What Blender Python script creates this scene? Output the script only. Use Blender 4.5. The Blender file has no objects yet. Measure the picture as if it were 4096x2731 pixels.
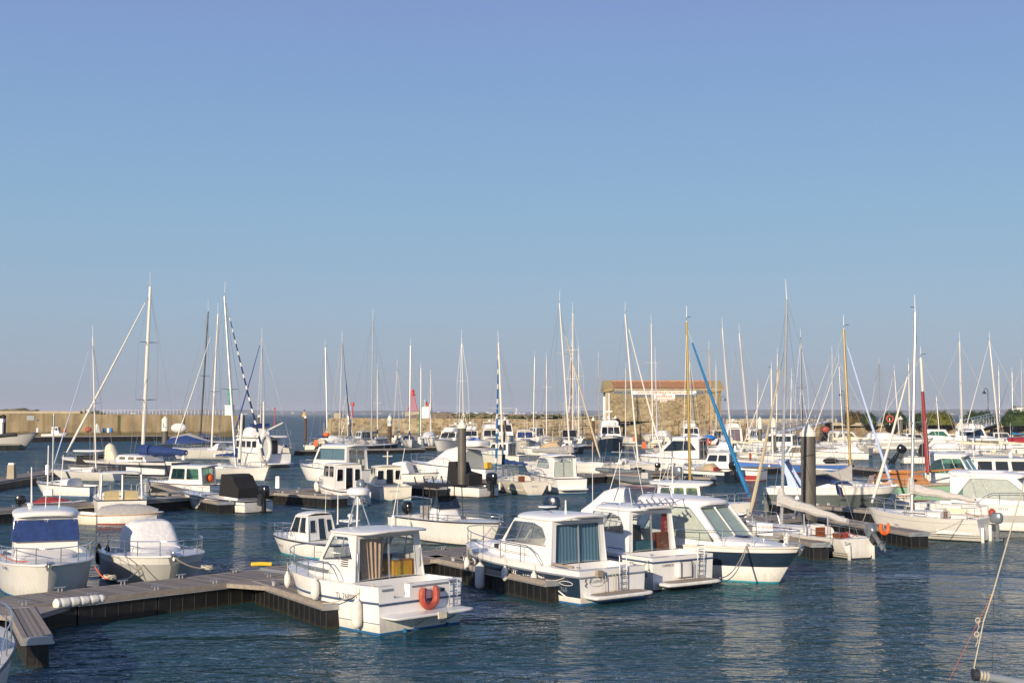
import bpy, bmesh, math, random
from mathutils import Vector, Matrix
from mathutils.geometry import tessellate_polygon
random.seed(11)
SC = bpy.context.scene
COL = SC.collection
PI = math.pi
R = math.radians

# ------------------------------------------------------------ camera
H = 6.0; FPX = 5200.0; HV = 1655.0
TILT = math.atan((HV - 1365.5) / FPX)
cam = bpy.data.cameras.new('camera'); cam_o = bpy.data.objects.new('camera', cam); COL.objects.link(cam_o)
cam.sensor_width = 36; cam.lens = FPX / 4096 * 36; cam.clip_start = .1; cam.clip_end = 60000
cam_o.location = (0, 0, H); cam_o.rotation_euler = (PI/2 + TILT, 0, 0)
SC.camera = cam_o

# ------------------------------------------------------------ sky and sun
SUN_EL, SUN_AZ = R(17), math.atan2(-.93, -.42)          # direction towards the sun (behind the camera, to the left)
world = bpy.data.worlds.new("World"); SC.world = world; world.use_nodes = True
wn = world.node_tree; bg = wn.nodes['Background']
sky = wn.nodes.new('ShaderNodeTexSky'); sky.sky_type = 'NISHITA'; sky.sun_disc = False
sky.sun_elevation = SUN_EL; sky.sun_rotation = PI/2 - SUN_AZ
sky.altitude = 0; sky.air_density = 1.0; sky.dust_density = 1.2; sky.ozone_density = 3.0
bg.inputs['Strength'].default_value = .1
# haze band of the low sky: the Nishita sky is blended into a mauve-grey layer that thins out with height
_t = wn.nodes.new('ShaderNodeTexCoord'); _s = wn.nodes.new('ShaderNodeSeparateXYZ'); wn.links.new(_t.outputs['Generated'], _s.inputs[0])
_r = ramp_ = wn.nodes.new('ShaderNodeValToRGB'); _e = _r.color_ramp.elements
SKY = [(0.0, (2.75, 3.05, 3.7)), (.03, (2.8, 3.3, 4.15)), (.08, (2.6, 3.55, 4.7)), (.15, (2.15, 3.5, 5.0)), (.25, (1.8, 2.92, 5.0)), (.34, (1.75, 2.4, 4.75)), (1.0, (.6, 1.1, 2.8))]
while len(_e) < len(SKY): _e.new(.5)
for _i, (_p, _c) in enumerate(SKY): _e[_i].position = _p; _e[_i].color = (*[q/8 for q in _c], 1)
wn.links.new(_s.outputs[2], _r.inputs[0])
_k = wn.nodes.new('ShaderNodeVectorMath'); _k.operation = 'SCALE'; _k.inputs[3].default_value = 8; wn.links.new(_r.outputs[0], _k.inputs[0])
_m = wn.nodes.new('ShaderNodeMixRGB'); _m.inputs[0].default_value = .88; wn.links.new(sky.outputs[0], _m.inputs[1]); wn.links.new(_k.outputs[0], _m.inputs[2])
wn.links.new(_m.outputs[0], bg.inputs['Color'])
sl = bpy.data.lights.new('sun', 'SUN'); sun_o = bpy.data.objects.new('sun', sl); COL.objects.link(sun_o)
sl.energy = 4.6; sl.angle = R(.5); sl.color = (1.0, .84, .63)
sd = Vector((math.cos(SUN_EL)*math.cos(SUN_AZ), math.cos(SUN_EL)*math.sin(SUN_AZ), math.sin(SUN_EL)))
sun_o.rotation_euler = sd.to_track_quat('Z', 'Y').to_euler(); sun_o.location = (-60, -130, 60)
SC.view_settings.view_transform = 'Standard'; SC.view_settings.look = 'None'
SC.view_settings.exposure = 0.34; SC.view_settings.gamma = 1
SC.cycles.max_bounces = 8; SC.cycles.transparent_max_bounces = 16; SC.cycles.volume_bounces = 0
SC.cycles.use_denoising = True
SC.cycles.caustics_reflective = False; SC.cycles.caustics_refractive = False

# ------------------------------------------------------------ measuring: a sight line met with a level z
def W(u, v, z=0.0):
    a = (u - 2048) / FPX; b = -(v - 1365.5) / FPX
    dy = math.cos(TILT) - b*math.sin(TILT); dz = math.sin(TILT) + b*math.cos(TILT)
    k = (z - H) / dz
    return Vector((a*k, dy*k, z))
def WD(u, v, D):                                        # the point of a sight line at distance D
    a = (u - 2048) / FPX; b = -(v - 1365.5) / FPX
    dy = math.cos(TILT) - b*math.sin(TILT); dz = math.sin(TILT) + b*math.cos(TILT)
    k = D / dy
    return Vector((a*k, D, H + dz*k))

# ------------------------------------------------------------ materials
MATS = {}
def nodemat(name):
    m = bpy.data.materials.new(name); m.use_nodes = True; MATS[name] = m
    nt = m.node_tree; return m, nt, nt.nodes['Principled BSDF'], nt.nodes.new, nt.links.new
def ramp(N, stops):
    r = N('ShaderNodeValToRGB'); e = r.color_ramp.elements
    while len(e) < len(stops): e.new(.5)
    for i, (p, c) in enumerate(stops): e[i].position = p; e[i].color = (*c, 1) if len(c) == 3 else c
    return r
def paint(name, c, rough=.35, metal=0, var=.12, scale=3.0, coat=0, bump=0, dirt=.0):
    if name in MATS: return MATS[name]
    m, nt, b, N, K = nodemat(name)
    tc = N('ShaderNodeTexCoord'); ns = N('ShaderNodeTexNoise'); ns.inputs['Scale'].default_value = scale
    ns.inputs['Detail'].default_value = 6
    K(tc.outputs['Object'], ns.inputs['Vector'])
    r = ramp(N, [(.3, tuple(x*(1-var) for x in c)), (.7, tuple(min(1, x*(1+var*.4)) for x in c))])
    K(ns.outputs[0], r.inputs[0])
    out = r.outputs[0]
    if dirt:
        mp = N('ShaderNodeMapping'); mp.inputs['Scale'].default_value = (5, 5, .55); K(tc.outputs['Object'], mp.inputs[0])
        n2 = N('ShaderNodeTexNoise'); n2.inputs['Scale'].default_value = 2.2; n2.inputs['Detail'].default_value = 8; K(mp.outputs[0], n2.inputs['Vector'])
        r2 = ramp(N, [(.5, (0, 0, 0)), (.78, (1, 1, 1))]); K(n2.outputs[0], r2.inputs[0])
        mu = N('ShaderNodeMath'); mu.operation = 'MULTIPLY'; mu.inputs[1].default_value = dirt; K(r2.outputs[0], mu.inputs[0])
        mx = N('ShaderNodeMixRGB'); mx.inputs[2].default_value = (.32, .25, .15, 1)
        K(mu.outputs[0], mx.inputs[0]); K(out, mx.inputs[1]); out = mx.outputs[0]
    if name.startswith('gel_'):                            # scum line and run-off streaks just above the water
        sz = N('ShaderNodeSeparateXYZ'); K(tc.outputs['Object'], sz.inputs[0]); mpz = N('ShaderNodeMapping'); mpz.inputs['Scale'].default_value = (3, 3, .8); K(tc.outputs['Object'], mpz.inputs[0])
        nz = N('ShaderNodeTexNoise'); nz.inputs['Scale'].default_value = 2.5; nz.inputs['Detail'].default_value = 6; K(mpz.outputs[0], nz.inputs['Vector'])
        az = N('ShaderNodeMath'); az.operation = 'MULTIPLY_ADD'; K(nz.outputs[0], az.inputs[0]); az.inputs[1].default_value = -.75; K(sz.outputs[2], az.inputs[2])
        mz = N('ShaderNodeMapRange'); mz.inputs[1].default_value = -.30; mz.inputs[2].default_value = .02; mz.inputs[3].default_value = .32; mz.inputs[4].default_value = 0; K(az.outputs[0], mz.inputs[0])
        xz = N('ShaderNodeMixRGB'); xz.inputs[2].default_value = (.30, .25, .14, 1); K(mz.outputs[0], xz.inputs[0]); K(out, xz.inputs[1]); out = xz.outputs[0]
    K(out, b.inputs['Base Color'])
    b.inputs['Roughness'].default_value = rough; b.inputs['Metallic'].default_value = metal
    b.inputs['Coat Weight'].default_value = coat; b.inputs['Coat Roughness'].default_value = .12
    if bump:
        bp = N('ShaderNodeBump'); bp.inputs['Strength'].default_value = bump; bp.inputs['Distance'].default_value = .05
        K(ns.outputs[0], bp.inputs['Height']); K(bp.outputs[0], b.inputs['Normal'])
    return m
paint('gel_white', (.77, .75, .71), .32, 0, .05, 1.4, .3, 0, .16)
paint('gel_bright', (.82, .80, .77), .3, 0, .04, 1.4, .3, 0, .08)
paint('gel_cream', (.72, .68, .58), .42, 0, .08, 2, .1, 0, .25)
paint('gel_grey', (.44, .44, .42), .4, 0, .06, 2, .2, 0, .12)
paint('gel_darkgrey', (.13, .14, .14), .35, 0, .1, 2, .3)
paint('gel_green_grey', (.085, .105, .1), .35, 0, .1, 2, .3)
paint('navy', (.016, .032, .06), .28, 0, .15, 2, .4)
paint('navy_faded', (.045, .055, .085), .5, 0, .35, 1.2, .1, 0, .2)
paint('hull_blue', (.09, .23, .62), .35, 0, .08, 2, .3)
paint('mint', (.36, .60, .42), .45, 0, .08, 2, .1)
paint('antifoul_blue', (.02, .13, .30), .7, 0, .25, 6)
paint('antifoul_teal', (.03, .30, .38), .7, 0, .2, 6)
paint('antifoul_red', (.32, .03, .02), .7, 0, .2, 6)
paint('antifoul_black', (.02, .022, .03), .7, 0, .3, 6)
paint('hull_red', (.33, .03, .03), .4, 0, .15, 3, .2)
paint('red_paint', (.62, .05, .03), .5, 0, .15, 3)
paint('trim_dark', (.03, .035, .045), .45, 0, .2)
paint('trim_blue', (.05, .09, .17), .4, 0, .2)
paint('trim_grey', (.22, .25, .28), .4, 0, .2)
paint('steel', (.72, .71, .69), .22, .95, .1)
paint('alu', (.62, .62, .61), .38, .75, .12, 2)
paint('mast_white', (.70, .67, .60), .4, .0, .06, 2)
paint('mast_grey', (.36, .37, .37), .4, .5, .15, 2)
paint('mast_dark', (.045, .05, .06), .4, .3, .3, 2)
paint('mast_gold', (.66, .45, .14), .36, .7, .1, 2)
paint('mast_red', (.26, .03, .035), .7, 0, .1, 2)
paint('wire', (.42, .42, .41), .4, .6, .1)
paint('canvas_white', (.72, .71, .69), .85, 0, .08, 6, 0, .5)
paint('canvas_pale', (.50, .48, .45), .85, 0, .12, 6, 0, .6)
paint('canvas_cream', (.66, .60, .45), .85, 0, .08, 6, 0, .5)
paint('canvas_grey', (.36, .35, .34), .9, 0, .14, 5, 0, .6)
paint('canvas_tan', (.48, .37, .22), .9, 0, .14, 5, 0, .6)
paint('canvas_navy', (.012, .04, .16), .85, 0, .3, 5, 0, .5)
paint('canvas_black', (.012, .012, .014), .85, 0, .3, 5, 0, .5)
paint('sail_blue', (.006, .16, .38), .75, 0, .2, 5, 0, .3)
paint('blue_furled', (.015, .05, .26), .75, 0, .2, 5, 0, .3)
paint('sail_white', (.70, .68, .63), .8, 0, .1, 7, 0, .4)
paint('sail_cream', (.50, .43, .30), .8, 0, .1, 7, 0, .4)
paint('sail_pale_blue', (.45, .55, .78), .8, 0, .1, 7, 0, .3)
paint('orange', (.75, .13, .02), .6, 0, .12, 6)
paint('buoy_red', (.40, .075, .045), .6, 0, .3, 9, 0, .2)
paint('yellow', (.80, .48, .02), .6, 0, .15, 6)
paint('blue_plastic', (.01, .17, .55), .5, 0, .15, 6)
paint('fender', (.74, .72, .66), .5, 0, .12, 7, 0, 0, .22)
paint('rope', (.50, .45, .36), .9, 0, .2, 30)
paint('rope_red', (.60, .12, .05), .9, 0, .2, 30)
paint('rope_teal', (.03, .38, .50), .9, 0, .2, 30)
paint('engine_black', (.01, .011, .014), .18, 0, .3, 2, .5)
paint('engine_grey', (.20, .23, .26), .3, .4, .15, 2, .3)
paint('engine_navy', (.012, .028, .06), .25, 0, .2, 2, .4)
paint('seam', (.045, .045, .04), .6, 0, .2)
paint('rubber', (.016, .016, .017), .7, 0, .3)
paint('tube_grey', (.13, .15, .17), .6, 0, .15)
paint('varnish', (.40, .12, .02), .25, 0, .35, 4, .6)
paint('varnish_light', (.46, .19, .05), .25, 0, .2, 4, .6)
paint('mahogany', (.20, .055, .02), .4, 0, .3, 5)
paint('galley_wood', (.85, .42, .04), .4, 0, .12, 5)
paint('seat_teal', (.03, .13, .16), .8, 0, .2)
paint('seat_tan', (.60, .46, .24), .8, 0, .15)
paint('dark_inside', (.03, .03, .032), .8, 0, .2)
paint('pile_paint', (.098, .088, .077), .55, 0, .2, .9, 0, 0, .2)
paint('pile_cap', (.80, .77, .66), .6, 0, .15, 3, 0, 0, .3)
paint('pile_rust', (.10, .06, .04), .8, 0, .5, 1.2, 0, .3)
paint('steel_weed', (.09, .085, .03), .9, 0, .4, 5, 0, .5)
paint('pane_green', (.01, .10, .07), .2, 0, .2, 2, .3)
paint('green_paint', (.02, .36, .20), .5, 0, .2)
paint('ink', (.03, .04, .06), .6)
paint('ink_blue', (.05, .12, .3), .6)
paint('ink_red', (.65, .06, .03), .6)
paint('ink_brown', (.42, .15, .05), .7)
paint('white_paint', (.80, .79, .76), .6, 0, .08, 2)
paint('solar', (.01, .012, .02), .2, 0, .2, 2, .6)
paint('teak', (.33, .27, .21), .8, 0, .3, 9)
paint('silt_wood', (.30, .26, .22), .85, 0, .25, 8)

def float_mat():
    m, nt, b, N, K = nodemat('float_black')
    tc = N('ShaderNodeTexCoord'); ns = N('ShaderNodeTexNoise'); ns.inputs['Scale'].default_value = 4; ns.inputs['Detail'].default_value = 8
    K(tc.outputs['Object'], ns.inputs['Vector'])
    r = ramp(N, [(.35, (.005, .005, .006)), (.62, (.011, .0105, .010)), (.82, (.035, .03, .025))]); K(ns.outputs[0], r.inputs[0])
    sp = N('ShaderNodeSeparateXYZ'); K(tc.outputs['Object'], sp.inputs[0])
    mr = N('ShaderNodeMapRange'); mr.inputs[1].default_value = .0; mr.inputs[2].default_value = .10; mr.inputs[3].default_value = 1; mr.inputs[4].default_value = 0; K(sp.outputs[2], mr.inputs[0])
    mu = N('ShaderNodeMath'); mu.operation = 'MULTIPLY'; K(mr.outputs[0], mu.inputs[0]); K(ns.outputs[0], mu.inputs[1])
    mx = N('ShaderNodeMixRGB'); mx.inputs[2].default_value = (.05, .04, .012, 1); K(mu.outputs[0], mx.inputs[0]); K(r.outputs[0], mx.inputs[1])
    K(mx.outputs[0], b.inputs['Base Color']); b.inputs['Roughness'].default_value = .5
float_mat()
def plank_mat(name, c1, c2, along, w=.14):
    m, nt, b, N, K = nodemat(name)
    tc = N('ShaderNodeTexCoord'); sp = N('ShaderNodeSeparateXYZ'); K(tc.outputs['Object'], sp.inputs[0])
    o = sp.outputs[0] if along == 'x' else sp.outputs[1]
    dv = N('ShaderNodeMath'); dv.operation = 'DIVIDE'; dv.inputs[1].default_value = w; K(o, dv.inputs[0])
    fr = N('ShaderNodeMath'); fr.operation = 'FRACT'; K(dv.outputs[0], fr.inputs[0])
    fl = N('ShaderNodeMath'); fl.operation = 'FLOOR'; K(dv.outputs[0], fl.inputs[0])
    wn_ = N('ShaderNodeTexWhiteNoise'); wn_.noise_dimensions = '1D'; K(fl.outputs[0], wn_.inputs['W'])
    gap = N('ShaderNodeMath'); gap.operation = 'LESS_THAN'; gap.inputs[1].default_value = .11; K(fr.outputs[0], gap.inputs[0])
    ns = N('ShaderNodeTexNoise'); ns.inputs['Scale'].default_value = 7; ns.inputs['Detail'].default_value = 8; K(tc.outputs['Object'], ns.inputs['Vector'])
    ad = N('ShaderNodeMath'); ad.operation = 'ADD'; K(wn_.outputs[0], ad.inputs[0]); K(ns.outputs[0], ad.inputs[1])
    r = ramp(N, [(.3, c1), (1, c2)]); hf = N('ShaderNodeMath'); hf.operation = 'MULTIPLY'; hf.inputs[1].default_value = .62; K(ad.outputs[0], hf.inputs[0]); K(hf.outputs[0], r.inputs[0])
    mx = N('ShaderNodeMixRGB'); mx.inputs[2].default_value = (.03, .028, .026, 1); K(gap.outputs[0], mx.inputs[0]); K(r.outputs[0], mx.inputs[1])
    K(mx.outputs[0], b.inputs['Base Color']); b.inputs['Roughness'].default_value = .85
plank_mat('planks', (.17, .145, .12), (.36, .31, .26), 'x')
plank_mat('boards_long', (.17, .145, .12), (.31, .265, .22), 'y', .12)

def glass_mat(name, tint, fac=.35):
    m = bpy.data.materials.new(name); m.use_nodes = True; MATS[name] = m; nt = m.node_tree; nt.nodes.clear()
    N = nt.nodes.new; K = nt.links.new
    out = N('ShaderNodeOutputMaterial'); tr = N('ShaderNodeBsdfTransparent'); tr.inputs[0].default_value = (*tint, 1)
    gl = N('ShaderNodeBsdfGlossy'); gl.inputs['Roughness'].default_value = .04; gl.inputs[0].default_value = (.9, .93, .95, 1)
    fr = N('ShaderNodeLayerWeight'); fr.inputs[0].default_value = .5; pw = N('ShaderNodeMath'); pw.operation = 'POWER'; pw.inputs[1].default_value = 4; K(fr.outputs['Facing'], pw.inputs[0])
    ad = N('ShaderNodeMath'); ad.operation = 'MULTIPLY_ADD'; ad.inputs[1].default_value = .85; ad.inputs[2].default_value = .03+fac*.16; ad.use_clamp = True; K(pw.outputs[0], ad.inputs[0])
    mx = N('ShaderNodeMixShader'); K(ad.outputs[0], mx.inputs[0]); K(tr.outputs[0], mx.inputs[1]); K(gl.outputs[0], mx.inputs[2]); K(mx.outputs[0], out.inputs[0])
glass_mat('glass', (.92, .94, .94), .12); glass_mat('glass_green', (.62, .80, .74), .5); glass_mat('glass_dark', (.13, .14, .16), .5)
glass_mat('glass_clear', (.93, .96, .95), .1); glass_mat('glass_lilac', (.36, .30, .34), .5)
paint('pane_dark', (.022, .026, .032), .08, 0, .4, 1.5, .3)
paint('pane_lilac', (.16, .12, .14), .12, 0, .2, 1.5, .3)
paint('pane_blue', (.02, .04, .12), .15, 0, .3, 1.5, .3)
paint('pane_tan', (.20, .17, .13), .12, 0, .35, 2, .3)
paint('curtain_white', (.62, .60, .55), .85, 0, .12, 5)
paint('curtain_green', (.50, .56, .48), .8, 0, .12, 5)
def curtain(name, c1, c2, ax, sc=9):  # dark and light bands paint the shading of folds onto flat cloth
    m, nt, b, N, K = nodemat(name)
    tc = N('ShaderNodeTexCoord'); wv = N('ShaderNodeTexWave'); wv.bands_direction = ax; wv.inputs['Scale'].default_value = sc
    wv.inputs['Distortion'].default_value = 1.2; wv.inputs['Detail'].default_value = 1; K(tc.outputs['Object'], wv.inputs['Vector'])
    r = ramp(N, [(.1, c1), (.8, c2)]); K(wv.outputs[0], r.inputs[0]); K(r.outputs[0], b.inputs['Base Color']); b.inputs['Roughness'].default_value = .85
paint('curtain_tan', (.74, .52, .37), .9, 0, .12, 4)
curtain('curtain_blue', (.09, .18, .26), (.19, .32, .42), 'Y', 2.2)
curtain('curtain_side', (.07, .15, .21), (.16, .27, .34), 'X', 2.2)
def stripes(name, c1, c2, scale):                        # spiral stripe round a furled sail
    m, nt, b, N, K = nodemat(name)
    tc = N('ShaderNodeTexCoord'); wv = N('ShaderNodeTexWave'); wv.bands_direction = 'Z'; wv.inputs['Scale'].default_value = scale
    K(tc.outputs['Object'], wv.inputs['Vector']); r = ramp(N, [(.2, c2), (.3, c1)]); K(wv.outputs[0], r.inputs[0])
    K(r.outputs[0], b.inputs['Base Color']); b.inputs['Roughness'].default_value = .8
stripes('sail_navy_stripe', (.012, .022, .07), (.7, .68, .62), .30)
stripes('sail_blue_stripe', (.01, .12, .32), (.72, .72, .68), .27)

# ------------------------------------------------------------ mesh building
class MB:
    def __init__(s): s.v = []; s.f = []; s.m = []; s.mats = []
    def mi(s, name):
        if name not in s.mats: s.mats.append(name)
        return s.mats.index(name)
    def add(s, vs, fs, mat):
        o = len(s.v); s.v += [tuple(p) for p in vs]
        for i, f in enumerate(fs):
            s.f.append([o + k for k in f]); s.m.append(s.mi(mat if isinstance(mat, str) else mat[i]))
        return s
    def box(s, x0, x1, y0, y1, z0, z1, mat, tx=0, ty=0):
        s.add([(x0, y0, z0), (x1, y0, z0), (x1, y1, z0), (x0, y1, z0), (x0+tx, y0+ty, z1), (x1-tx, y0+ty, z1), (x1-tx, y1-ty, z1), (x0+tx, y1-ty, z1)],
              [(0, 3, 2, 1), (4, 5, 6, 7), (0, 1, 5, 4), (1, 2, 6, 5), (2, 3, 7, 6), (3, 0, 4, 7)], mat); return s
    def tube(s, pts, r, mat, n=6, cap=True):
        pts = [Vector(p) for p in pts]; rs = r if isinstance(r, (list, tuple)) else [r]*len(pts)
        vs = []; prev = None
        for i, p in enumerate(pts):
            d = (pts[min(i+1, len(pts)-1)] - pts[max(i-1, 0)]).normalized()
            if prev is None:
                a = d.orthogonal().normalized()
            else:
                a = (prev - d*prev.dot(d)); a = a.normalized() if a.length > 1e-5 else d.orthogonal().normalized()
            prev = a; b = d.cross(a)
            for k in range(n):
                t = 2*PI*k/n; vs.append(p + (a*math.cos(t) + b*math.sin(t))*rs[i])
        fs = []
        for i in range(len(pts)-1):
            for k in range(n): fs.append((i*n+k, i*n+(k+1) % n, (i+1)*n+(k+1) % n, (i+1)*n+k))
        if cap: fs.append(tuple(range(n-1, -1, -1))); fs.append(tuple((len(pts)-1)*n+k for k in range(n)))
        s.add(vs, fs, mat); return s
    def lathe(s, prof, mat, c=(0, 0), n=16, axis=None):
        vs = []; fs = []
        for (r, z) in prof:
            for k in range(n): t = 2*PI*k/n; vs.append((c[0]+r*math.cos(t), c[1]+r*math.sin(t), z))
        for i in range(len(prof)-1):
            for k in range(n): fs.append((i*n+k, i*n+(k+1) % n, (i+1)*n+(k+1) % n, (i+1)*n+k))
        fs.append(tuple(range(n-1, -1, -1))); fs.append(tuple((len(prof)-1)*n+k for k in range(n)))
        ms = mat if isinstance(mat, str) else [mat[i // n] for i in range((len(prof)-1)*n)] + [mat[0], mat[-1]]
        s.add(vs, fs, ms); return s
    def rings(s, rings, mat, close=True, cap=(True, True), matfn=None):
        n = len(rings[0]); vs = [p for r_ in rings for p in r_]; fs = []; ms = []
        m_ = n if close else n-1
        for i in range(len(rings)-1):
            for k in range(m_):
                fs.append((i*n+k, i*n+(k+1) % n, (i+1)*n+(k+1) % n, (i+1)*n+k)); ms.append(matfn(i, k) if matfn else mat)
        if cap[0]: fs.append(tuple(range(n-1, -1, -1))); ms.append(mat)
        if cap[1]: fs.append(tuple((len(rings)-1)*n+k for k in range(n))); ms.append(mat)
        s.add(vs, fs, ms); return s
    def ellipsoid(s, c, r, mat, n=12, m=8):
        rg = []
        for i in range(1, m):
            a = PI*i/m; rg.append([(c[0]+r[0]*math.sin(a)*math.cos(2*PI*k/n), c[1]+r[1]*math.sin(a)*math.sin(2*PI*k/n), c[2]-r[2]*math.cos(a)) for k in range(n)])
        return s.rings(rg, mat)
    def slab(s, x0, x1, wr, wf, z, th, mat, camber=.06, n=4.5, K=28, curve=0, under=None, inset=.06):
        """rounded plan slab: x0 rear, x1 front, half widths wr (rear) wf (front), curve lowers the front edge"""
        xc = (x0+x1)/2; hx = (x1-x0)/2
        def ring(sc, dz):
            o = []
            for k in range(K):
                a = 2*PI*(k+.5)/K; ca, sa = math.cos(a), math.sin(a)
                x = xc + hx*math.copysign(abs(ca)**(2/n), ca)*(1-(1-sc)*min(1, wr/hx if hx > wr else 1)); f = (x-x0)/(x1-x0)
                w = (wr + (wf-wr)*f)*sc; y = w*math.copysign(abs(sa)**(2/n), sa)
                zz = z + dz - curve*max(0, (x-xc)/hx)**2 + camber*(1-(y/max(wr, wf))**2)
                o.append((x, y, zz))
            return o
        rg = [ring(1-inset*1.4, 0), ring(1-inset*.3, 0), ring(1, th*.4), ring(1-inset*.2, th*.75), ring(1-inset, th), ring(.6, th*1.02), ring(.2, th*1.03)]
        s.rings(rg, mat, matfn=(lambda i, k: under if (under and i == 0) else mat)); return s
    def arch(s, secs, mat, n=4, K=14, matfn=None, cap=(True, True)):
        """secs: (x, half width, z bottom, z top[, x shift of the top]) arched cross-sections along x"""
        rg = []
        for q in secs:
            x, w, zb, zt = q[:4]; sh = q[4] if len(q) > 4 else 0
            o = []
            for k in range(K+1):
                a = PI*k/K; ca, sa = math.cos(a), math.sin(a)
                f = abs(sa)**(2/n); o.append((x + sh*f, w*math.copysign(abs(ca)**(2/n), ca), zb + (zt-zb)*f))
            rg.append(o)
        return s.rings(rg, mat, close=True, cap=cap, matfn=matfn)
    def quadpanel(s, Q, outer, holes, th, mat, rim=None):
        """Q = 4 corners (u0v0, u1v0, u1v1, u0v1); outer and holes are uv loops; thickness goes inwards"""
        Q = [Vector(q) for q in Q]
        nrm = ((Q[1]-Q[0]).cross(Q[3]-Q[0])).normalized()
        def P(uv, d): u, v = uv; return (Q[0]*(1-u)+Q[1]*u)*(1-v) + (Q[3]*(1-u)+Q[2]*u)*v + nrm*d
        loops = [outer] + holes
        flat = [p for l in loops for p in l]
        a_ = (Q[1]-Q[0]).length; b_ = (Q[3]-Q[0]).length
        tris = tessellate_polygon([[Vector((p[0]*a_, p[1]*b_, 0)) for p in l] for l in loops])
        N = len(flat); vs = [P(p, 0) for p in flat] + [P(p, -th) for p in flat]; fs = []; ms = []
        for t in tris:
            a, b, c = t
            nn = (vs[b]-vs[a]).cross(vs[c]-vs[a])
            if nn.dot(nrm) < 0: b, c = c, b
            fs.append((a, b, c)); fs.append((a+N, c+N, b+N)); ms += [mat, mat]
        o = 0
        for l in loops:
            n = len(l)
            for k in range(n): fs.append((o+k, o+(k+1) % n, o+(k+1) % n+N, o+k+N)); ms.append(rim or mat)
            o += n
        s.add(vs, fs, ms); return s
    def xf(s, M, start=0):
        for i in range(start, len(s.v)): s.v[i] = tuple(M @ Vector(s.v[i]))
        return s
    def build(s, name, parent=None, label=None, loc=None, ang=38, smooth=True):
        me = bpy.data.meshes.new(name); me.from_pydata(s.v, [], s.f)
        for mt in s.mats: me.materials.append(MATS[mt])
        me.polygons.foreach_set('material_index', s.m)
        if smooth:
            me.polygons.foreach_set('use_smooth', [True]*len(s.f)); me.update()
            try: me.set_sharp_from_angle(angle=R(ang))
            except Exception: pass
        me.update()
        o = bpy.data.objects.new(name, me); COL.objects.link(o)
        if parent: o.parent = parent
        if label: o['label'] = label
        if loc is not None: o.location = loc
        return o
LABELS = {}
def thing(name, label, cat, loc=(0, 0, 0), rz=0, group=None):
    o = bpy.data.objects.new(name, None); COL.objects.link(o); o.empty_display_size = .2
    o.location = loc; o.rotation_euler = (0, 0, rz); o['label'] = label; o['category'] = cat
    if group: o['group'] = group
    return o
def tag(o, label, cat, group=None):
    o['label'] = label; o['category'] = cat
    if group: o['group'] = group
    return o
def struct(o): o['kind'] = 'structure'; return o
def frame(loc, rz): return Matrix.Translation(loc) @ Matrix.Rotation(rz, 4, 'Z')
def rpoly(pts, r, asp=1.0, seg=3):
    """polygon in uv with rounded corners; asp = width/height in metres"""
    out = []; n = len(pts)
    for i in range(n):
        p = Vector(pts[i]); a = Vector(pts[i-1]); b = Vector(pts[(i+1) % n])
        def sc(d): return math.hypot(d[0]*asp, d[1])
        da, db = a-p, b-p; la, lb = sc(da), sc(db); rr = min(r, la*.45, lb*.45)
        A = p + da*(rr/la); B = p + db*(rr/lb)
        for k in range(seg+1):
            t = k/seg; out.append(tuple((A*(1-t)+p*t)*(1-t) + (p*(1-t)+B*t)*t))
    return out
def rect(u0, v0, u1, v1): return [(u0, v0), (u1, v0), (u1, v1), (u0, v1)]
FULL = [(0, 0), (1, 0), (1, 1), (0, 1)]
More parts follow.
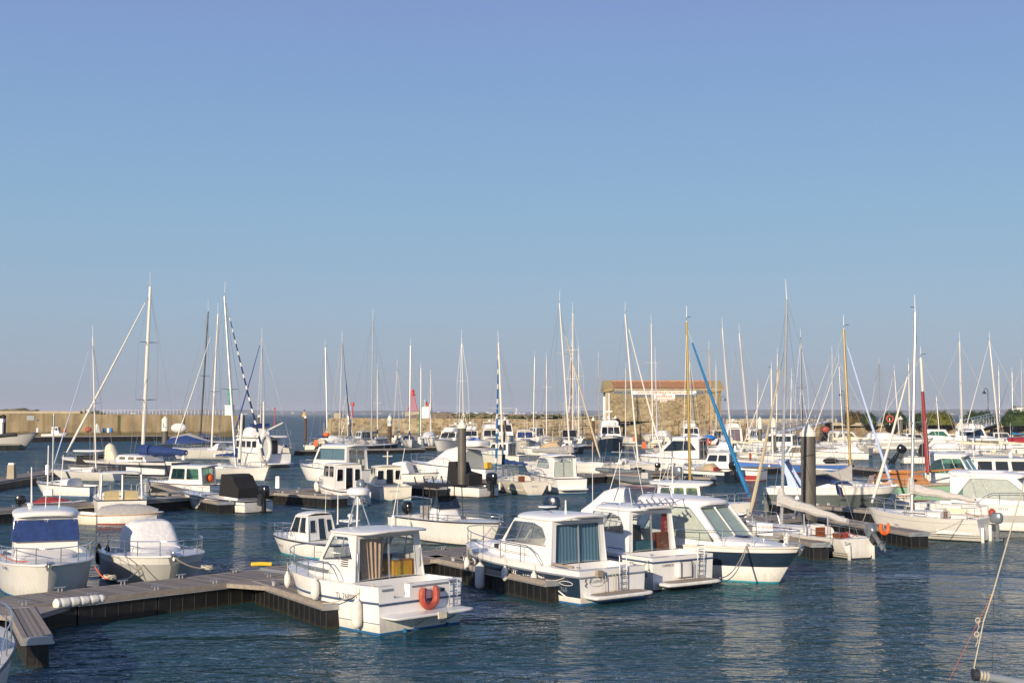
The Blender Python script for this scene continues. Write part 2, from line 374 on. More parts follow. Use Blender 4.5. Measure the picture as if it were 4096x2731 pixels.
# ------------------------------------------------------------ hulls
class Hull:
    """x forward from the transom, z up from the waterline"""
    def __init__(s, L, B, hs, hb, kind='motor', tw=.88, rake=None, sag=.0, trr=.0, sheer_pow=1.6, low=None):
        s.L, s.B, s.hs, s.hb, s.kind = L, B, hs, hb, kind
        s.tw = tw; s.rake = rake if rake is not None else (.9*hb if kind == 'motor' else .6*hb)
        s.sag = sag; s.trr = trr; s.sp = sheer_pow
        s.low = low if low is not None else (.94 if kind == 'motor' else .62)
        s.cut = None; s.mid = .42 if kind == 'motor' else .45; s.pw = 2.5 if kind == 'motor' else 2.0; s.qw = .62 if kind == 'motor' else .85
    def f(s, t):
        t = max(0, min(1, t))
        if t < s.mid: return s.tw + (1-s.tw)*math.sin(t/s.mid*PI/2)
        return max(0, 1-((t-s.mid)/(1-s.mid))**s.pw)**s.qw
    def zs(s, t): return s.hs + (s.hb-s.hs)*t**s.sp - s.sag*math.sin(PI*t)
    def half(s, t, z):
        zt = s.zs(t); q = max(0, min(1, (z+.35)/(zt+.35))); b = s.B/2*s.f(t)
        if s.kind == 'motor': k = s.low + (1-s.low)*q; k *= 1-(1-q)*.62*t**2.6
        else: k = s.low*q**.45 + (1-s.low)*q**.75; k *= 1-(1-q)*.45*t**2.2
        return b*k
    def X(s, t, z):
        zt = s.zs(t); q = (z+.35)/(zt+.35)
        return s.L*t - s.rake*(1-q)*t**5 + s.trr*(q-.5)*(1-t)**8
    def pt(s, t, z, sd=1, off=0): return (s.X(t, z), sd*(s.half(t, z)+off), z)
    def side(s, x, z):                                    # half breadth at x, z
        t = x/s.L
        for _ in range(6): t += (x-s.X(t, z))/s.L
        return s.half(max(0, min(1, t)), z)
    def sheer(s, t, sd=1, inset=0, dz=0):
        b = max(.0, s.half(t, s.zs(t))-inset); return (s.X(t, s.zs(t)), sd*b, s.zs(t)+dz)
    def mesh(s, root, col, bands=(), boot=None, anti='antifoul_blue', bh=.06, fr=(.25, .5, .7, .85, 1), transom=None, rub=None, rubr=.035, rubf=1.0, N=22, name='hull', tcol=None, stripe=()):
        """bands: {row index: material}; stripe: (fraction, material, radius) raised mouldings"""
        m = MB(); cols = []
        ts = [i/N for i in range(N)] + [.985, 1.0]
        bands = dict(bands)
        rows = []
        for t in ts:
            zt = s.zs(t); r = [-.35, -.1, bh, bh+.05] + [bh+.05 + (zt-bh-.05)*q for q in fr]; rows.append(r)
        nr = len(rows[0])
        def cm(k):
            if k < 2: return anti
            if k == 2: return boot or col
            return bands.get(k-3, col)
        for sd in (1, -1):
            vs = [s.pt(t, z, sd) for t, r in zip(ts, rows) for z in r]; fs = []; ms = []
            for i in range(len(ts)-1):
                for k in range(nr-1):
                    q = (i*nr+k, (i+1)*nr+k, (i+1)*nr+k+1, i*nr+k+1); fs.append(q if sd == -1 else q[::-1]); ms.append(cm(k))
            m.add(vs, fs, ms)
        # transom
        vs = []; 
        for z in rows[0]: vs += [s.pt(0, z, 1), s.pt(0, z, -1)]
        tm = lambda k: (anti if k < 2 else (boot or col) if k == 2 else (tcol or col))
        if s.cut:
            ya, yb, zc = s.cut
            for k in range(nr-1):
                a, b, c, d = [Vector(vs[j]) for j in (2*k, 2*k+1, 2*k+3, 2*k+2)]
                def at(p, q, y): return p+(q-p)*((p.y-y)/(p.y-q.y))
                a1, a2, d1, d2 = at(a, b, ya), at(a, b, yb), at(d, c, ya), at(d, c, yb)
                m.add([a, a1, d1, d], [(0, 1, 2, 3)], tm(k)); m.add([a2, b, c, d2], [(0, 1, 2, 3)], tm(k))
                if rows[0][k] < zc-.02: m.add([a1, a2, d2, d1], [(0, 1, 2, 3)], tm(k))
        else:
            fs = [(2*k, 2*k+1, 2*k+3, 2*k+2) for k in range(nr-1)]
            m.add(vs, fs, [tm(k) for k in range(nr-1)])
        o = m.build(name, root)
        if rub:
            r = MB()
            for sd in (1, -1): r.tube([s.sheer(t*.999, sd, -.005, -.03) if rubf == 1 else s.pt(t*.999, bh+.05+(s.zs(t)-bh-.05)*rubf, sd, .006) for t in ts], rubr, rub, 6)
            r.tube([s.pt(0, s.zs(0)*rubf-.03*(rubf == 1), 1), s.pt(0, s.zs(0)*rubf-.03*(rubf == 1), -1)], rubr, rub, 6)
            r.build('rub_rail', root)
        for (q, mt, rr) in stripe:
            r = MB()
            for sd in (1, -1): r.tube([s.pt(t*.996, bh+.05+(s.zs(t)-bh-.05)*q, sd, .002) for t in ts], rr, mt, 4)
            r.build('side_moulding', root)
        return o
    def deck(s, root, mat, c0, c1, fz, g=.16, camber=.06, floor=None, cut=None, innermat=None):
        """c0..c1: open cockpit as fraction of length; fz: its floor level; cut: (y0, y1, z) notch in the transom"""
        m = MB(); inner = innermat or mat
        def gun(t): return s.half(t, s.zs(t))
        # aft part and side decks
        n = 10; ts = [c0 + (c1-c0)*i/n for i in range(n+1)]
        for sd in (1, -1):
            A = [s.sheer(t, sd) for t in ts]; Bp = [(p[0], sd*max(.05, abs(p[1])-g), p[2]+.012) for p in A]
            C_ = [(p[0], p[1]-sd*.03, fz) for p in Bp]
            vs = A+Bp+C_; k = n+1; fs = []
            for i in range(n):
                fs.append((i, i+1, k+i+1, k+i)[::(-1 if sd == 1 else 1)]); fs.append((k+i, k+i+1, 2*k+i+1, 2*k+i)[::(-1 if sd == 1 else 1)])
            m.add(vs, fs, [mat if j % 2 == 0 else inner for j in range(len(fs))])
        fl = [(s.X(t, s.zs(t)), max(.05, gun(t)-g-.03)) for t in ts]
        vs = [(x, y, fz) for x, y in fl]+[(x, -y, fz) for x, y in fl]
        m.add(vs, [(i, i+n+1, i+n+2, i+1) for i in range(n)], floor or inner)
        # aft deck strip c=0..c0
        x0 = s.X(0, s.zs(0)); t0 = c0; x1 = s.X(t0, s.zs(t0)); y0 = gun(0); y1 = gun(t0); z0 = s.zs(0); z1 = s.zs(t0)
        yi = y1-g
        if s.cut:
            ya, yb, zc = s.cut
            for (p, q, pi, qi) in ((y0, ya, y1, ya), (yb, -y0, yb, -y1)):
                m.add([(x0, p, z0), (x0, q, z0), (x1, qi, z1), (x1, pi, z1)], [(0, 1, 2, 3)], mat)
            m.add([(x1, yi, z1), (x1, ya, z1), (x1, ya, fz), (x1, yi, fz)], [(0, 1, 2, 3)], inner); m.add([(x1, yb, z1), (x1, -yi, z1), (x1, -yi, fz), (x1, yb, fz)], [(0, 1, 2, 3)], inner)
            m.add([(x0, ya, zc), (x0, yb, zc), (x1, yb, zc), (x1, ya, zc), (x1, yb, fz), (x1, ya, fz)], [(0, 1, 2, 3), (3, 2, 4, 5)], mat)
            for y in (ya, yb): m.add([(x0, y, zc), (x1, y, zc), (x1, y, z1), (x0, y, z0)], [(0, 1, 2, 3)], mat)
        else:
            m.add([(x0, y0, z0), (x0, -y0, z0), (x1, -y1, z1), (x1, y1, z1)], [(0, 1, 2, 3)], mat)
            m.add([(x1, yi, z1), (x1, -yi, z1), (x1, -yi, fz), (x1, yi, fz)], [(0, 1, 2, 3)], inner)
        # bulkhead at c1 and foredeck
        x1 = s.X(c1, s.zs(c1)); yi = gun(c1)-g; z1 = s.zs(c1)
        m.add([(x1, yi, z1+.012), (x1, -yi, z1+.012), (x1, -yi, fz), (x1, yi, fz)], [(0, 3, 2, 1)], inner)
        n = 12; ts = [c1 + (1-c1)*i/n for i in range(n+1)]; J = 7; vs = []
        for t in ts:
            p = s.sheer(t, 1); b = p[1]
            for j in range(J): y = b*(1-2*j/(J-1)); vs.append((p[0], y, p[2] + camber*(1-(y/max(b, .01))**2)*min(1, b/.5)))
        fs = [(i*J+j, i*J+j+1, (i+1)*J+j+1, (i+1)*J+j) for i in range(n) for j in range(J-1)]
        m.add(vs, fs, mat)
        return m.build('deck', root)
    def rail(s, root, t0, t1, h=.5, inset=.06, mat='steel', r=.017, posts=5, sides=(1, -1), close=True, mid=True, name='guard_rail', lean=0):
        m = MB()
        n = 14; L_ = {}
        for sd in sides:
            pts = []
            for i in range(n+1):
                t = t0+(t1-t0)*i/n; p = Vector(s.sheer(t, sd, inset)); up = h*min(1, (i+.0)/1.5) if i < 2 else h
                pts.append(p+Vector((lean*up, 0, up)))
            L_[sd] = pts; m.tube(pts, r, mat)
            if mid: m.tube([p-Vector((0, 0, h*.48)) for p in pts[2:]], r*.6, mat, 4)
            for k in range(posts):
                t = t0+(t1-t0)*(k+1)/(posts); p = Vector(s.sheer(min(t, .995), sd, inset)); m.tube([p, p+Vector((lean*h, 0, h))], r*.9, mat, 5)
        if close and len(sides) == 2:
            a, b = L_[1][-1], L_[-1][-1]; c = (a+b)/2+Vector((.18, 0, 0)); m.tube([a, (a*.6+c*.4)+Vector((.06, 0, 0)), c, (b*.6+c*.4)+Vector((.06, 0, 0)), b], r, mat)
        return m.build(name, root)
    def text(s, root, txt, x, z, size, mat, sd=1, name='lettering', rev=False):
        """lettering wrapped on the hull side; x = where the text starts (aft end on port side reads towards the bow when sd=-1)"""
        me = textmesh(txt, size)
        vs = []
        for v in me[0]:
            xx = x - v[0] if sd == 1 else x + v[0]; zz = z+v[1]; vs.append((xx, sd*(s.side(xx, zz)+.008), zz))
        MB().add(vs, me[1], mat).build(name, root, smooth=False)

_tc = {}
def textmesh(txt, size, align='LEFT', bold=0):
    cu = bpy.data.curves.new('t', 'FONT'); cu.body = txt; cu.size = size; cu.resolution_u = 2; cu.align_x = align; cu.fill_mode = 'FRONT'; cu.offset = bold*size
    o = bpy.data.objects.new('t', cu); COL.objects.link(o)
    dg = bpy.context.evaluated_depsgraph_get(); me = bpy.data.meshes.new_from_object(o.evaluated_get(dg))
    vs = [tuple(v.co) for v in me.vertices]; fs = [tuple(p.vertices) for p in me.polygons]
    bpy.data.objects.remove(o); bpy.data.curves.remove(cu); bpy.data.meshes.remove(me)
    return vs, fs
def flattext(parent, txt, size, mat, O, U, V, name='lettering', align='LEFT', bold=0):
    """text on a plane: origin O, reading direction U, up V"""
    vs, fs = textmesh(txt, size, align, bold); O, U, V = Vector(O), Vector(U).normalized(), Vector(V).normalized()
    return MB().add([O+U*v[0]+V*v[1] for v in vs], fs, mat).build(name, parent, smooth=False)

# ------------------------------------------------------------ boat fittings (parts)
def glasspane(root, Q, loop, mat, d=-.012, name='window', label=None):
    m = MB(); Q = [Vector(q) for q in Q]; nrm = ((Q[1]-Q[0]).cross(Q[3]-Q[0])).normalized(); Q = [q+nrm*d for q in Q]
    return m.quadpanel(Q, loop, [], .006, mat).build(name, root, smooth=False)
def outboard(root, x, y, z, s=1.0, mat='engine_black', tilt=0.0, steer=0, name='outboard_motor'):
    """motor clamped at the transom top (x,y,z); tilt lifts the leg aft"""
    M = Matrix.Translation((x, y, z)) @ Matrix.Rotation(steer, 4, 'Z') @ Matrix.Rotation(tilt, 4, 'Y') @ Matrix.Scale(s, 4)
    leg = MB(); leg.box(-.42, -.20, -.07, .07, -.95, .12, mat, .03, 0); leg.box(-.5, -.12, -.10, .10, -.62, -.58, mat); leg.box(-.24, .06, -.13, .13, -.30, .06, 'trim_dark')
    leg.tube([(-.62, 0, -.82), (-.5, 0, -.82), (-.2, 0, -.82), (-.1, 0, -.82)], [.05, .07, .065, .02], mat, 8)
    leg.box(-.42, -.26, -.015, .015, -1.12, -.85, mat, .04, 0)
    leg.xf(M); lo = leg.build(name, root)
    c = MB(); rg = []
    for (z_, a, b, dx) in [(.10, .26, .15, 0), (.16, .32, .20, 0), (.34, .36, .22, 0), (.52, .35, .215, -.01), (.64, .29, .18, -.02), (.69, .18, .11, -.03)]:
        rg.append([(-.26+dx+a*math.copysign(abs(math.cos(t))**.7, math.cos(t)), b*math.copysign(abs(math.sin(t))**.7, math.sin(t)), z_) for t in [2*PI*k/16 for k in range(16)]])
    c.rings(rg, mat).xf(M); c.build('cowling', lo)
    p = MB(); p.tube([(-.66, 0, -.82), (-.60, 0, -.82)], .04, 'trim_dark', 8)
    for k in range(3):
        a = 2*PI*k/3; ca, sa = math.cos(a), math.sin(a)
        p.add([(-.60, .03*ca-.02*sa, -.82+.03*sa+.02*ca), (-.66, .14*ca-.06*sa, -.82+.14*sa+.06*ca), (-.60, .15*ca+.06*sa, -.82+.15*sa-.06*ca), (-.65, .03*ca+.02*sa, -.82+.03*sa-.02*ca)], [(0, 1, 2, 3)], 'trim_dark')
    p.xf(M); p.build('propeller', lo)
    return lo
def antenna(root, x, y, z, h, r=.012, mat='white_paint', lean=(0, 0), name='antenna'):
    MB().tube([(x, y, z), (x+lean[0]*.1*h, y+lean[1]*.1*h, z+h*.1), (x+lean[0]*h, y+lean[1]*h, z+h)], [r*1.6, r, r*.6], mat, 5).build(name, root)
def radar(root, x, y, z, r=.3, mat='white_paint'):
    m = MB(); m.lathe([(r*.6, z), (r*.95, z+.03), (r, z+.10), (r*.97, z+.17), (r*.7, z+.22), (r*.1, z+.235)], mat, (x, y), 20); return m.build('radar_dome', root)
def ladder(root, x, y, z0, z1, w=.3, lean=.0, n=4, mat='steel', r=.016, name='ladder'):
    m = MB()
    for sy in (-w/2, w/2): m.tube([(x, y+sy, z0), (x-lean, y+sy, z1-.05), (x-lean+.04, y+sy, z1)], r, mat)
    m.tube([(x-lean+.04, y-w/2, z1), (x-lean+.04, y+w/2, z1)], r, mat)
    for k in range(n): f = (k+.3)/n; m.tube([(x-lean*f, y-w/2, z0+(z1-z0)*f), (x-lean*f, y+w/2, z0+(z1-z0)*f)], r, mat)
    return m.build(name, root)
def cleats(root, pts):
    for p in pts:
        m = MB(); m.tube([(p[0]-.1, p[1], p[2]+.06), (p[0]+.1, p[1], p[2]+.06)], .014, 'steel', 5)
        for d in (-.04, .04): m.tube([(p[0]+d, p[1], p[2]), (p[0]+d, p[1], p[2]+.06)], .013, 'steel', 5)
        m.build('cleat', root)
def bowgear(root, h, s=1.0):
    p = h.sheer(.99, 1); m = MB(); x, z = p[0], h.zs(1)
    m.box(x-.35*s, x+.12*s, -.07*s, .07*s, z+.01, z+.07*s, 'steel'); m.tube([(x+.1*s, -.06*s, z+.03), (x+.1*s, .06*s, z+.03)], .05*s, 'steel', 8)
    m.build('bow_roller', root)
    a = MB(); a.tube([(x-.3*s, 0, z+.1*s), (x+.08*s, 0, z+.08*s), (x+.14*s, 0, z-.10*s)], .02*s, 'alu', 6)
    a.add([(x+.14*s, -.13*s, z-.02*s), (x+.14*s, .13*s, z-.02*s), (x+.04*s, .05*s, z-.24*s), (x+.04*s, -.05*s, z-.24*s)], [(0, 1, 2, 3)], 'alu')
    a.build('anchor', root)

def cabin(root, x0, x1, zb, zt, wb, wt, wf=None, rf=.7, rb=.15, mat='gel_white', sill=.42, side='two', front=2, back='door', glass='glass', frame_mat=None, solid=False,
          roof=(.35, .25), roofth=.10, camber=.06, roof_mat=None, wfb=None, curtain_m=None, head=.07, open_back=False, doorw=.62, zback=None, roofcurve=.05, back_frac=(.12, .88), name='cabin', dark=True, thick=.035):
    """wheelhouse: x0 rear, x1 front at the base; wb/wt half width low/high; rf windscreen rake; roof=(aft, fore) overhang"""
    wf = wf if wf is not None else wt; wfb = wfb if wfb is not None else wb
    fm = frame_mat or mat; zf = zback if zback is not None else zb
    h = zt-zb; body = MB(); winds = []
    S = [(x0, -wb, zb), (x1, -wfb, zb), (x1-rf, -wf, zt), (x0+rb, -wt, zt)]
    Pq = [(x1, wfb, zb), (x0, wb, zb), (x0+rb, wt, zt), (x1-rf, wf, zt)]
    F = [(x1, -wfb, zb), (x1, wfb, zb), (x1-rf, wf, zt), (x1-rf, -wf, zt)]
    Bq = [(x0, wb, zf), (x0, -wb, zf), (x0+rb, -wt, zt), (x0+rb, wt, zt)]
    asp = (x1-x0)/h; s0, s1 = sill, 1-head
    if side == 'arch':                                    # rounded aft end, sloping fore end
        a = [(.08+.14, s0), (.93, s0), (.90, s1), (.50, s1)]; a = [(.10, s0), (.985-.05, s0), (.97, s1), (.45, s1), (.22, s1-.10), (.12, s1-.32)]
        sw = [rpoly(a, .07, asp, 4)]; mull = [.45, .72]
    elif side == 'two': sw = [rpoly(rect(.10, s0, .47, s1), .06, asp), rpoly([(.53, s0), (.94, s0), (.93, s1), (.53, s1)], .06, asp)]; mull = []
    elif side == 'three': sw = [rpoly(rect(a_, s0, b_, s1), .05, asp) for a_, b_ in ((.07, .33), (.39, .62), (.68, .94))]; mull = []
    elif side == 'full': sw = [rpoly([(.05, s0), (.95, s0), (.93, s1), (.05, s1)], .05, asp)]; mull = [.5]
    elif side == 'fore': sw = [rpoly([(.5, s0), (.96, s0), (.93, s1), (.5, s1)], .05, asp)]; mull = [.72]
    elif side == 'wedge': sw = [rpoly([(.06, s0+.1), (.93, s0), (.86, s1), (.3, s1)], .08, asp, 4)]; mull = [.45]
    else: sw = []; mull = []
    def mirror(l): return [(1-u, v) for u, v in l][::-1]
    # keep window corners on the panels: the side quad is a trapezium in world but uv follows it
    body.quadpanel(S, FULL, [] if solid else sw, thick, mat); body.quadpanel(Pq, FULL, [] if solid else [mirror(l) for l in sw], thick, mat)
    fa = 2*wfb/h
    fw = []
    if front:
        e = .05; wd = (1-2*e-(front-1)*.03)/front
        fw = [rpoly(rect(e+i*(wd+.03), max(s0-.02, .02), e+i*(wd+.03)+wd, s1), .05, fa) for i in range(front)]
    body.quadpanel(F, FULL, [] if solid else fw, thick, mat)
    ba = 2*wb/(zt-zf); b0, b1 = back_frac
    bw = []
    if back == 'door': bw = [rpoly(rect(b0, .04, b1, .94), .03, ba)]
    elif back == 'windows': bw = [rpoly(rect(.07, .5, .30, .86), .04, ba), rpoly(rect(.40, .06, .66, .9), .04, ba), rpoly(rect(.74, .5, .94, .86), .04, ba)]
    if back != 'open': body.quadpanel(Bq, FULL, [] if solid else bw, thick, mat)
    body.build(name, root)
    d = .006 if solid else -.012
    for l in sw: glasspane(root, S, l, glass, d); glasspane(root, Pq, mirror(l), glass, d)
    for l in fw: glasspane(root, F, l, glass, d, 'windscreen')
    if back in ('door', 'windows'):
        for l in bw: glasspane(root, Bq, l, glass, d, 'door_glass' if back == 'door' else 'window')
    # frames and mullions
    fr = MB()
    def bil(Q, u, v, o=.0):
        Q = [Vector(q) for q in Q]; n_ = ((Q[1]-Q[0]).cross(Q[3]-Q[0])).normalized(); return (Q[0]*(1-u)+Q[1]*u)*(1-v)+(Q[3]*(1-u)+Q[2]*u)*v+n_*o
    for l, Q in [(l, S) for l in sw]+[(mirror(l), Pq) for l in sw]+[(l, F) for l in fw]+[(l, Bq) for l in bw]:
        fr.tube([bil(Q, u, v, .006) for u, v in l+[l[0]]], .014, frame_mat or 'alu', 4, False)
    for u in mull:
        fr.tube([bil(S, u, s0+.0, .0), bil(S, u, s1-.0, .0)], .018, frame_mat or 'alu', 4); fr.tube([bil(Pq, 1-u, s0+.0, .0), bil(Pq, 1-u, s1-.0, .0)], .018, frame_mat or 'alu', 4)
    if back == 'door': fr.tube([bil(Bq, .5, .04), bil(Bq, .5, .94)], .025, 'alu', 4)
    fr.build('window_frames', root)
    # roof
    rfm = roof_mat or mat; r = MB(); r.slab(x0+rb-roof[0], x1-rf+roof[1], wt+.08, wf+.06, zt-.012, roofth, rfm, camber, curve=roofcurve); r.build('roof', root)
    if curtain_m and not solid:
        c = MB(); i_ = .10
        c.quadpanel([(x0+i_, wb-i_, zf+.05), (x0+i_, -wb+i_, zf+.05), (x0+rb+i_, -wt+i_, zt-.1), (x0+rb+i_, wt-i_, zt-.1)], FULL, [], .01, curtain_m); c.build('curtain', root)
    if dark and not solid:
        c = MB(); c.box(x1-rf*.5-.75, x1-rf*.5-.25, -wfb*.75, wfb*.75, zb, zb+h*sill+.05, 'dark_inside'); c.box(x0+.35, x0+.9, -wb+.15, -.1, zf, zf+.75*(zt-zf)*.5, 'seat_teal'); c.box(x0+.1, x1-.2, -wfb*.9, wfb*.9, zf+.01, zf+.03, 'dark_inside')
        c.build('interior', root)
    return dict(S=S, P=Pq, F=F, B=Bq, bil=bil)

def cuddy(root, h, x0, x1, w0, w1, z0, top0, top1, mat='gel_white', n=3.2, name='cuddy', win=None, winmat='pane_dark', wr=(2, 5), nx=7):
    """low trunk cabin from x0 (aft, high) to x1 (fore, low)"""
    m = MB(); secs = []
    for i in range(nx+1):
        f = i/nx; x = x0+(x1-x0)*f; e = f**2.2
        zb = h.zs(x/h.L)-.02 if h else z0; secs.append((x, w0+(w1-w0)*f**1.3, zb, zb+.03+(top0+(top1-top0)*f**1.25)*(1-e*.25)))
    q = secs[-1]; secs.append((x1+.14, q[1]*.75, q[2], q[2]+.03))
    K = 14
    mf = (lambda i, k: winmat if (wr[0] <= i < wr[1] and k in (1, 12)) else mat) if win else None
    m.arch(secs, mat, n, K, matfn=mf); return m.build(name, root)

def canopy(root, secs, mat, name='canopy', n=3.5, matfn=None, K=14): return MB().arch(secs, mat, n, K, matfn=matfn).build(name, root)

# ------------------------------------------------------------ placing a boat
BOATS = []
def place(name, label, cat, S, T=None, hb=1.2, head=None, L=None, anchor='s', group=None, Lfix=None):
    """S: sight (u,v) of the stern centre at the waterline; T: sight of the stem top at height hb; or head (degrees) and length"""
    if T is not None:
        a = W(*S); b = W(*T, hb); d = b-a; d.z = 0; L0 = d.length; hd = math.atan2(d.y, d.x)
        if Lfix:
            if anchor == 't': a = Vector((b.x, b.y, 0)) - d.normalized()*Lfix
            L0 = Lfix
        loc = Vector((a.x, a.y, 0)); L = L0
    else:
        hd = R(head); dv = Vector((math.cos(hd), math.sin(hd), 0)); p = W(*S)
        loc = p if anchor == 's' else p - dv*L*(.94 if anchor == 't' else .5)
    r = thing(name, label, cat, loc, hd, group)
    BOATS.append((label[:50], round(loc.x, 1), round(loc.y, 1), round(math.degrees(hd)), round(L, 1)))
    return r, L, frame(loc, hd)

# ------------------------------------------------------------ loose things hung on boats
def fender(M, x, y, z, L=.55, r=.11, label='', rope=.5, group=None, mat='fender'):
    p = M @ Vector((x, y, z)); o = thing('fender', label, 'fender', p, 0, group)
    MB().lathe([(.02, -L/2-.03), (r*.5, -L/2), (r*.92, -L/2+.07), (r, -L/2+.16), (r, L/2-.16), (r*.92, L/2-.07), (r*.45, L/2), (.03, L/2+.05)], mat, n=12).build('body', o)
    MB().tube([(0, 0, L/2+.03), (0, 0, L/2+rope)], .012, 'rope', 4).build('lanyard', o)
    return o
def sag(a, b, s, n=10): return [Vector(a)*(1-i/n)+Vector(b)*(i/n)-Vector((0, 0, s*4*(i/n)*(1-i/n))) for i in range(n+1)]
def rope(a, b, label, s=.15, r=.016, mat='rope', name='mooring_rope', group='mooring lines'):
    o = MB().tube(sag(a, b, s), r, mat, 5).build(name); tag(o, label, 'rope', group); return o
def horseshoe(M, x, y, z, sz, label, mat='orange', rot=None, cat='lifebuoy'):
    m = MB(); pts = [(0, .72, .95), (0, .80, .55), (0, .84, .1)]+[(0, .84*math.cos(a), .05+.86*math.sin(a)) for a in [-PI*k/8 for k in range(1, 8)]]+[(0, -.84, .1), (0, -.80, .55), (0, -.72, .95)]
    pts = [(p[0], p[1]*sz, p[2]*sz) for p in pts]; m.tube(pts, [sz*.2]+[sz*.33]*(len(pts)-2)+[sz*.2], mat, 8)
    if rot: m.xf(rot)
    m.xf(M.to_3x3().to_4x4()); o = m.build('horseshoe_buoy', loc=M @ Vector((x, y, z))); tag(o, label, cat); return o
def ringbuoy(M, x, y, z, sz, label, mat='orange', nrm='x'):
    m = MB(); pts = [((0, sz*math.cos(a), sz*math.sin(a)) if nrm == 'x' else (sz*math.cos(a), 0, sz*math.sin(a))) for a in [2*PI*k/18 for k in range(19)]]
    m.tube(pts, sz*.27, mat, 8, False).xf(M.to_3x3().to_4x4()); o = m.build('ring_buoy', loc=M @ Vector((x, y, z))); tag(o, label, 'lifebuoy'); return o
# ------------------------------------------------------------ generic boat kinds
def motorboat(label, S, T=None, hb=1.2, B=2.5, hs=.9, head=None, L=None, anchor='s', col='gel_white', anti='antifoul_blue', bands=(), rub='trim_dark', cab=None, cud=None, ck=(.05, .45), fz=.45,
              rail=(.4, 1.0, .5), ob=None, boot=None, platform=None, ants=(), radar_=None, name='motorboat', stripe=(), deckmat=None, cat='motorboat', sag_=0, tw=.9, extras=None, Lfix=None, rubf=1.0, gear=True, tcol=None, rake=None, group=None, fr=(.25, .5, .7, .85, 1), cut=None):
    root, L, M = place(name, label, cat, S, T, hb, head, L, anchor, group, Lfix)
    h = Hull(L, B, hs, hb, 'motor', tw=tw, sag=sag_, rake=rake); h.cut = cut
    h.mesh(root, col, bands, boot, anti, rub=rub, stripe=stripe, rubf=rubf, tcol=tcol, fr=fr); dm = deckmat or (col if col.startswith('gel_w') or col in ('gel_cream', 'gel_bright') else 'gel_white')
    h.deck(root, dm, ck[0], ck[1], fz)
    c = None
    if cab:
        cab = dict(cab); a = cab.pop('x0')*L; b = cab.pop('x1')*L; zb = cab.pop('zb', None)
        if zb is None: zb = h.zs((a+b)/2/L)-.02
        wmax = h.half(a/L, h.zs(a/L))-.10; wb = min(cab.pop('wb', wmax), wmax); wt = cab.pop('wt', wb-.14)
        wfb = min(cab.pop('wfb', 9), wb, h.half(b/L, h.zs(b/L))-.04)
        cab.setdefault('zback', fz)
        c = cabin(root, a, b, zb, cab.pop('zt'), wb, wt, wf=cab.pop('wf', min(wt, wfb)), wfb=wfb, **cab)
    if cud:
        x0, x1, w0, w1, t0, t1 = cud[:6]; cuddy(root, h, x0*L, x1*L, w0, w1, 0, t0, t1, dm, win=len(cud) > 6)
    if rail: h.rail(root, rail[0], min(rail[1], .97), rail[2])
    if gear: bowgear(root, h, .9)
    if ob:
        for k, o in enumerate(ob if isinstance(ob, list) else [ob]): outboard(root, o.get('x', -.02), o.get('y', 0), o.get('z', hs*.8), o.get('s', 1), o.get('mat', 'engine_black'), R(o.get('tilt', 0)), R(o.get('steer', 0)))
    if platform:
        d, z = platform[:2]; MB().slab(-d, .05, B/2*tw*.92, B/2*tw*.96, z, .07, dm, 0, n=7).build('swim_platform', root)
    for a in ants: antenna(root, *a)
    if radar_: radar(root, *radar_)
    if extras: extras(root, h, M, L)
    return root, h, M, L

def proj(p):
    ct, st = math.cos(TILT), math.sin(TILT); y, z = p[1], p[2]-H
    dep = y*ct+z*st; up = -y*st+z*ct
    return 2048+p[0]/dep*FPX, 1365.5-up/dep*FPX

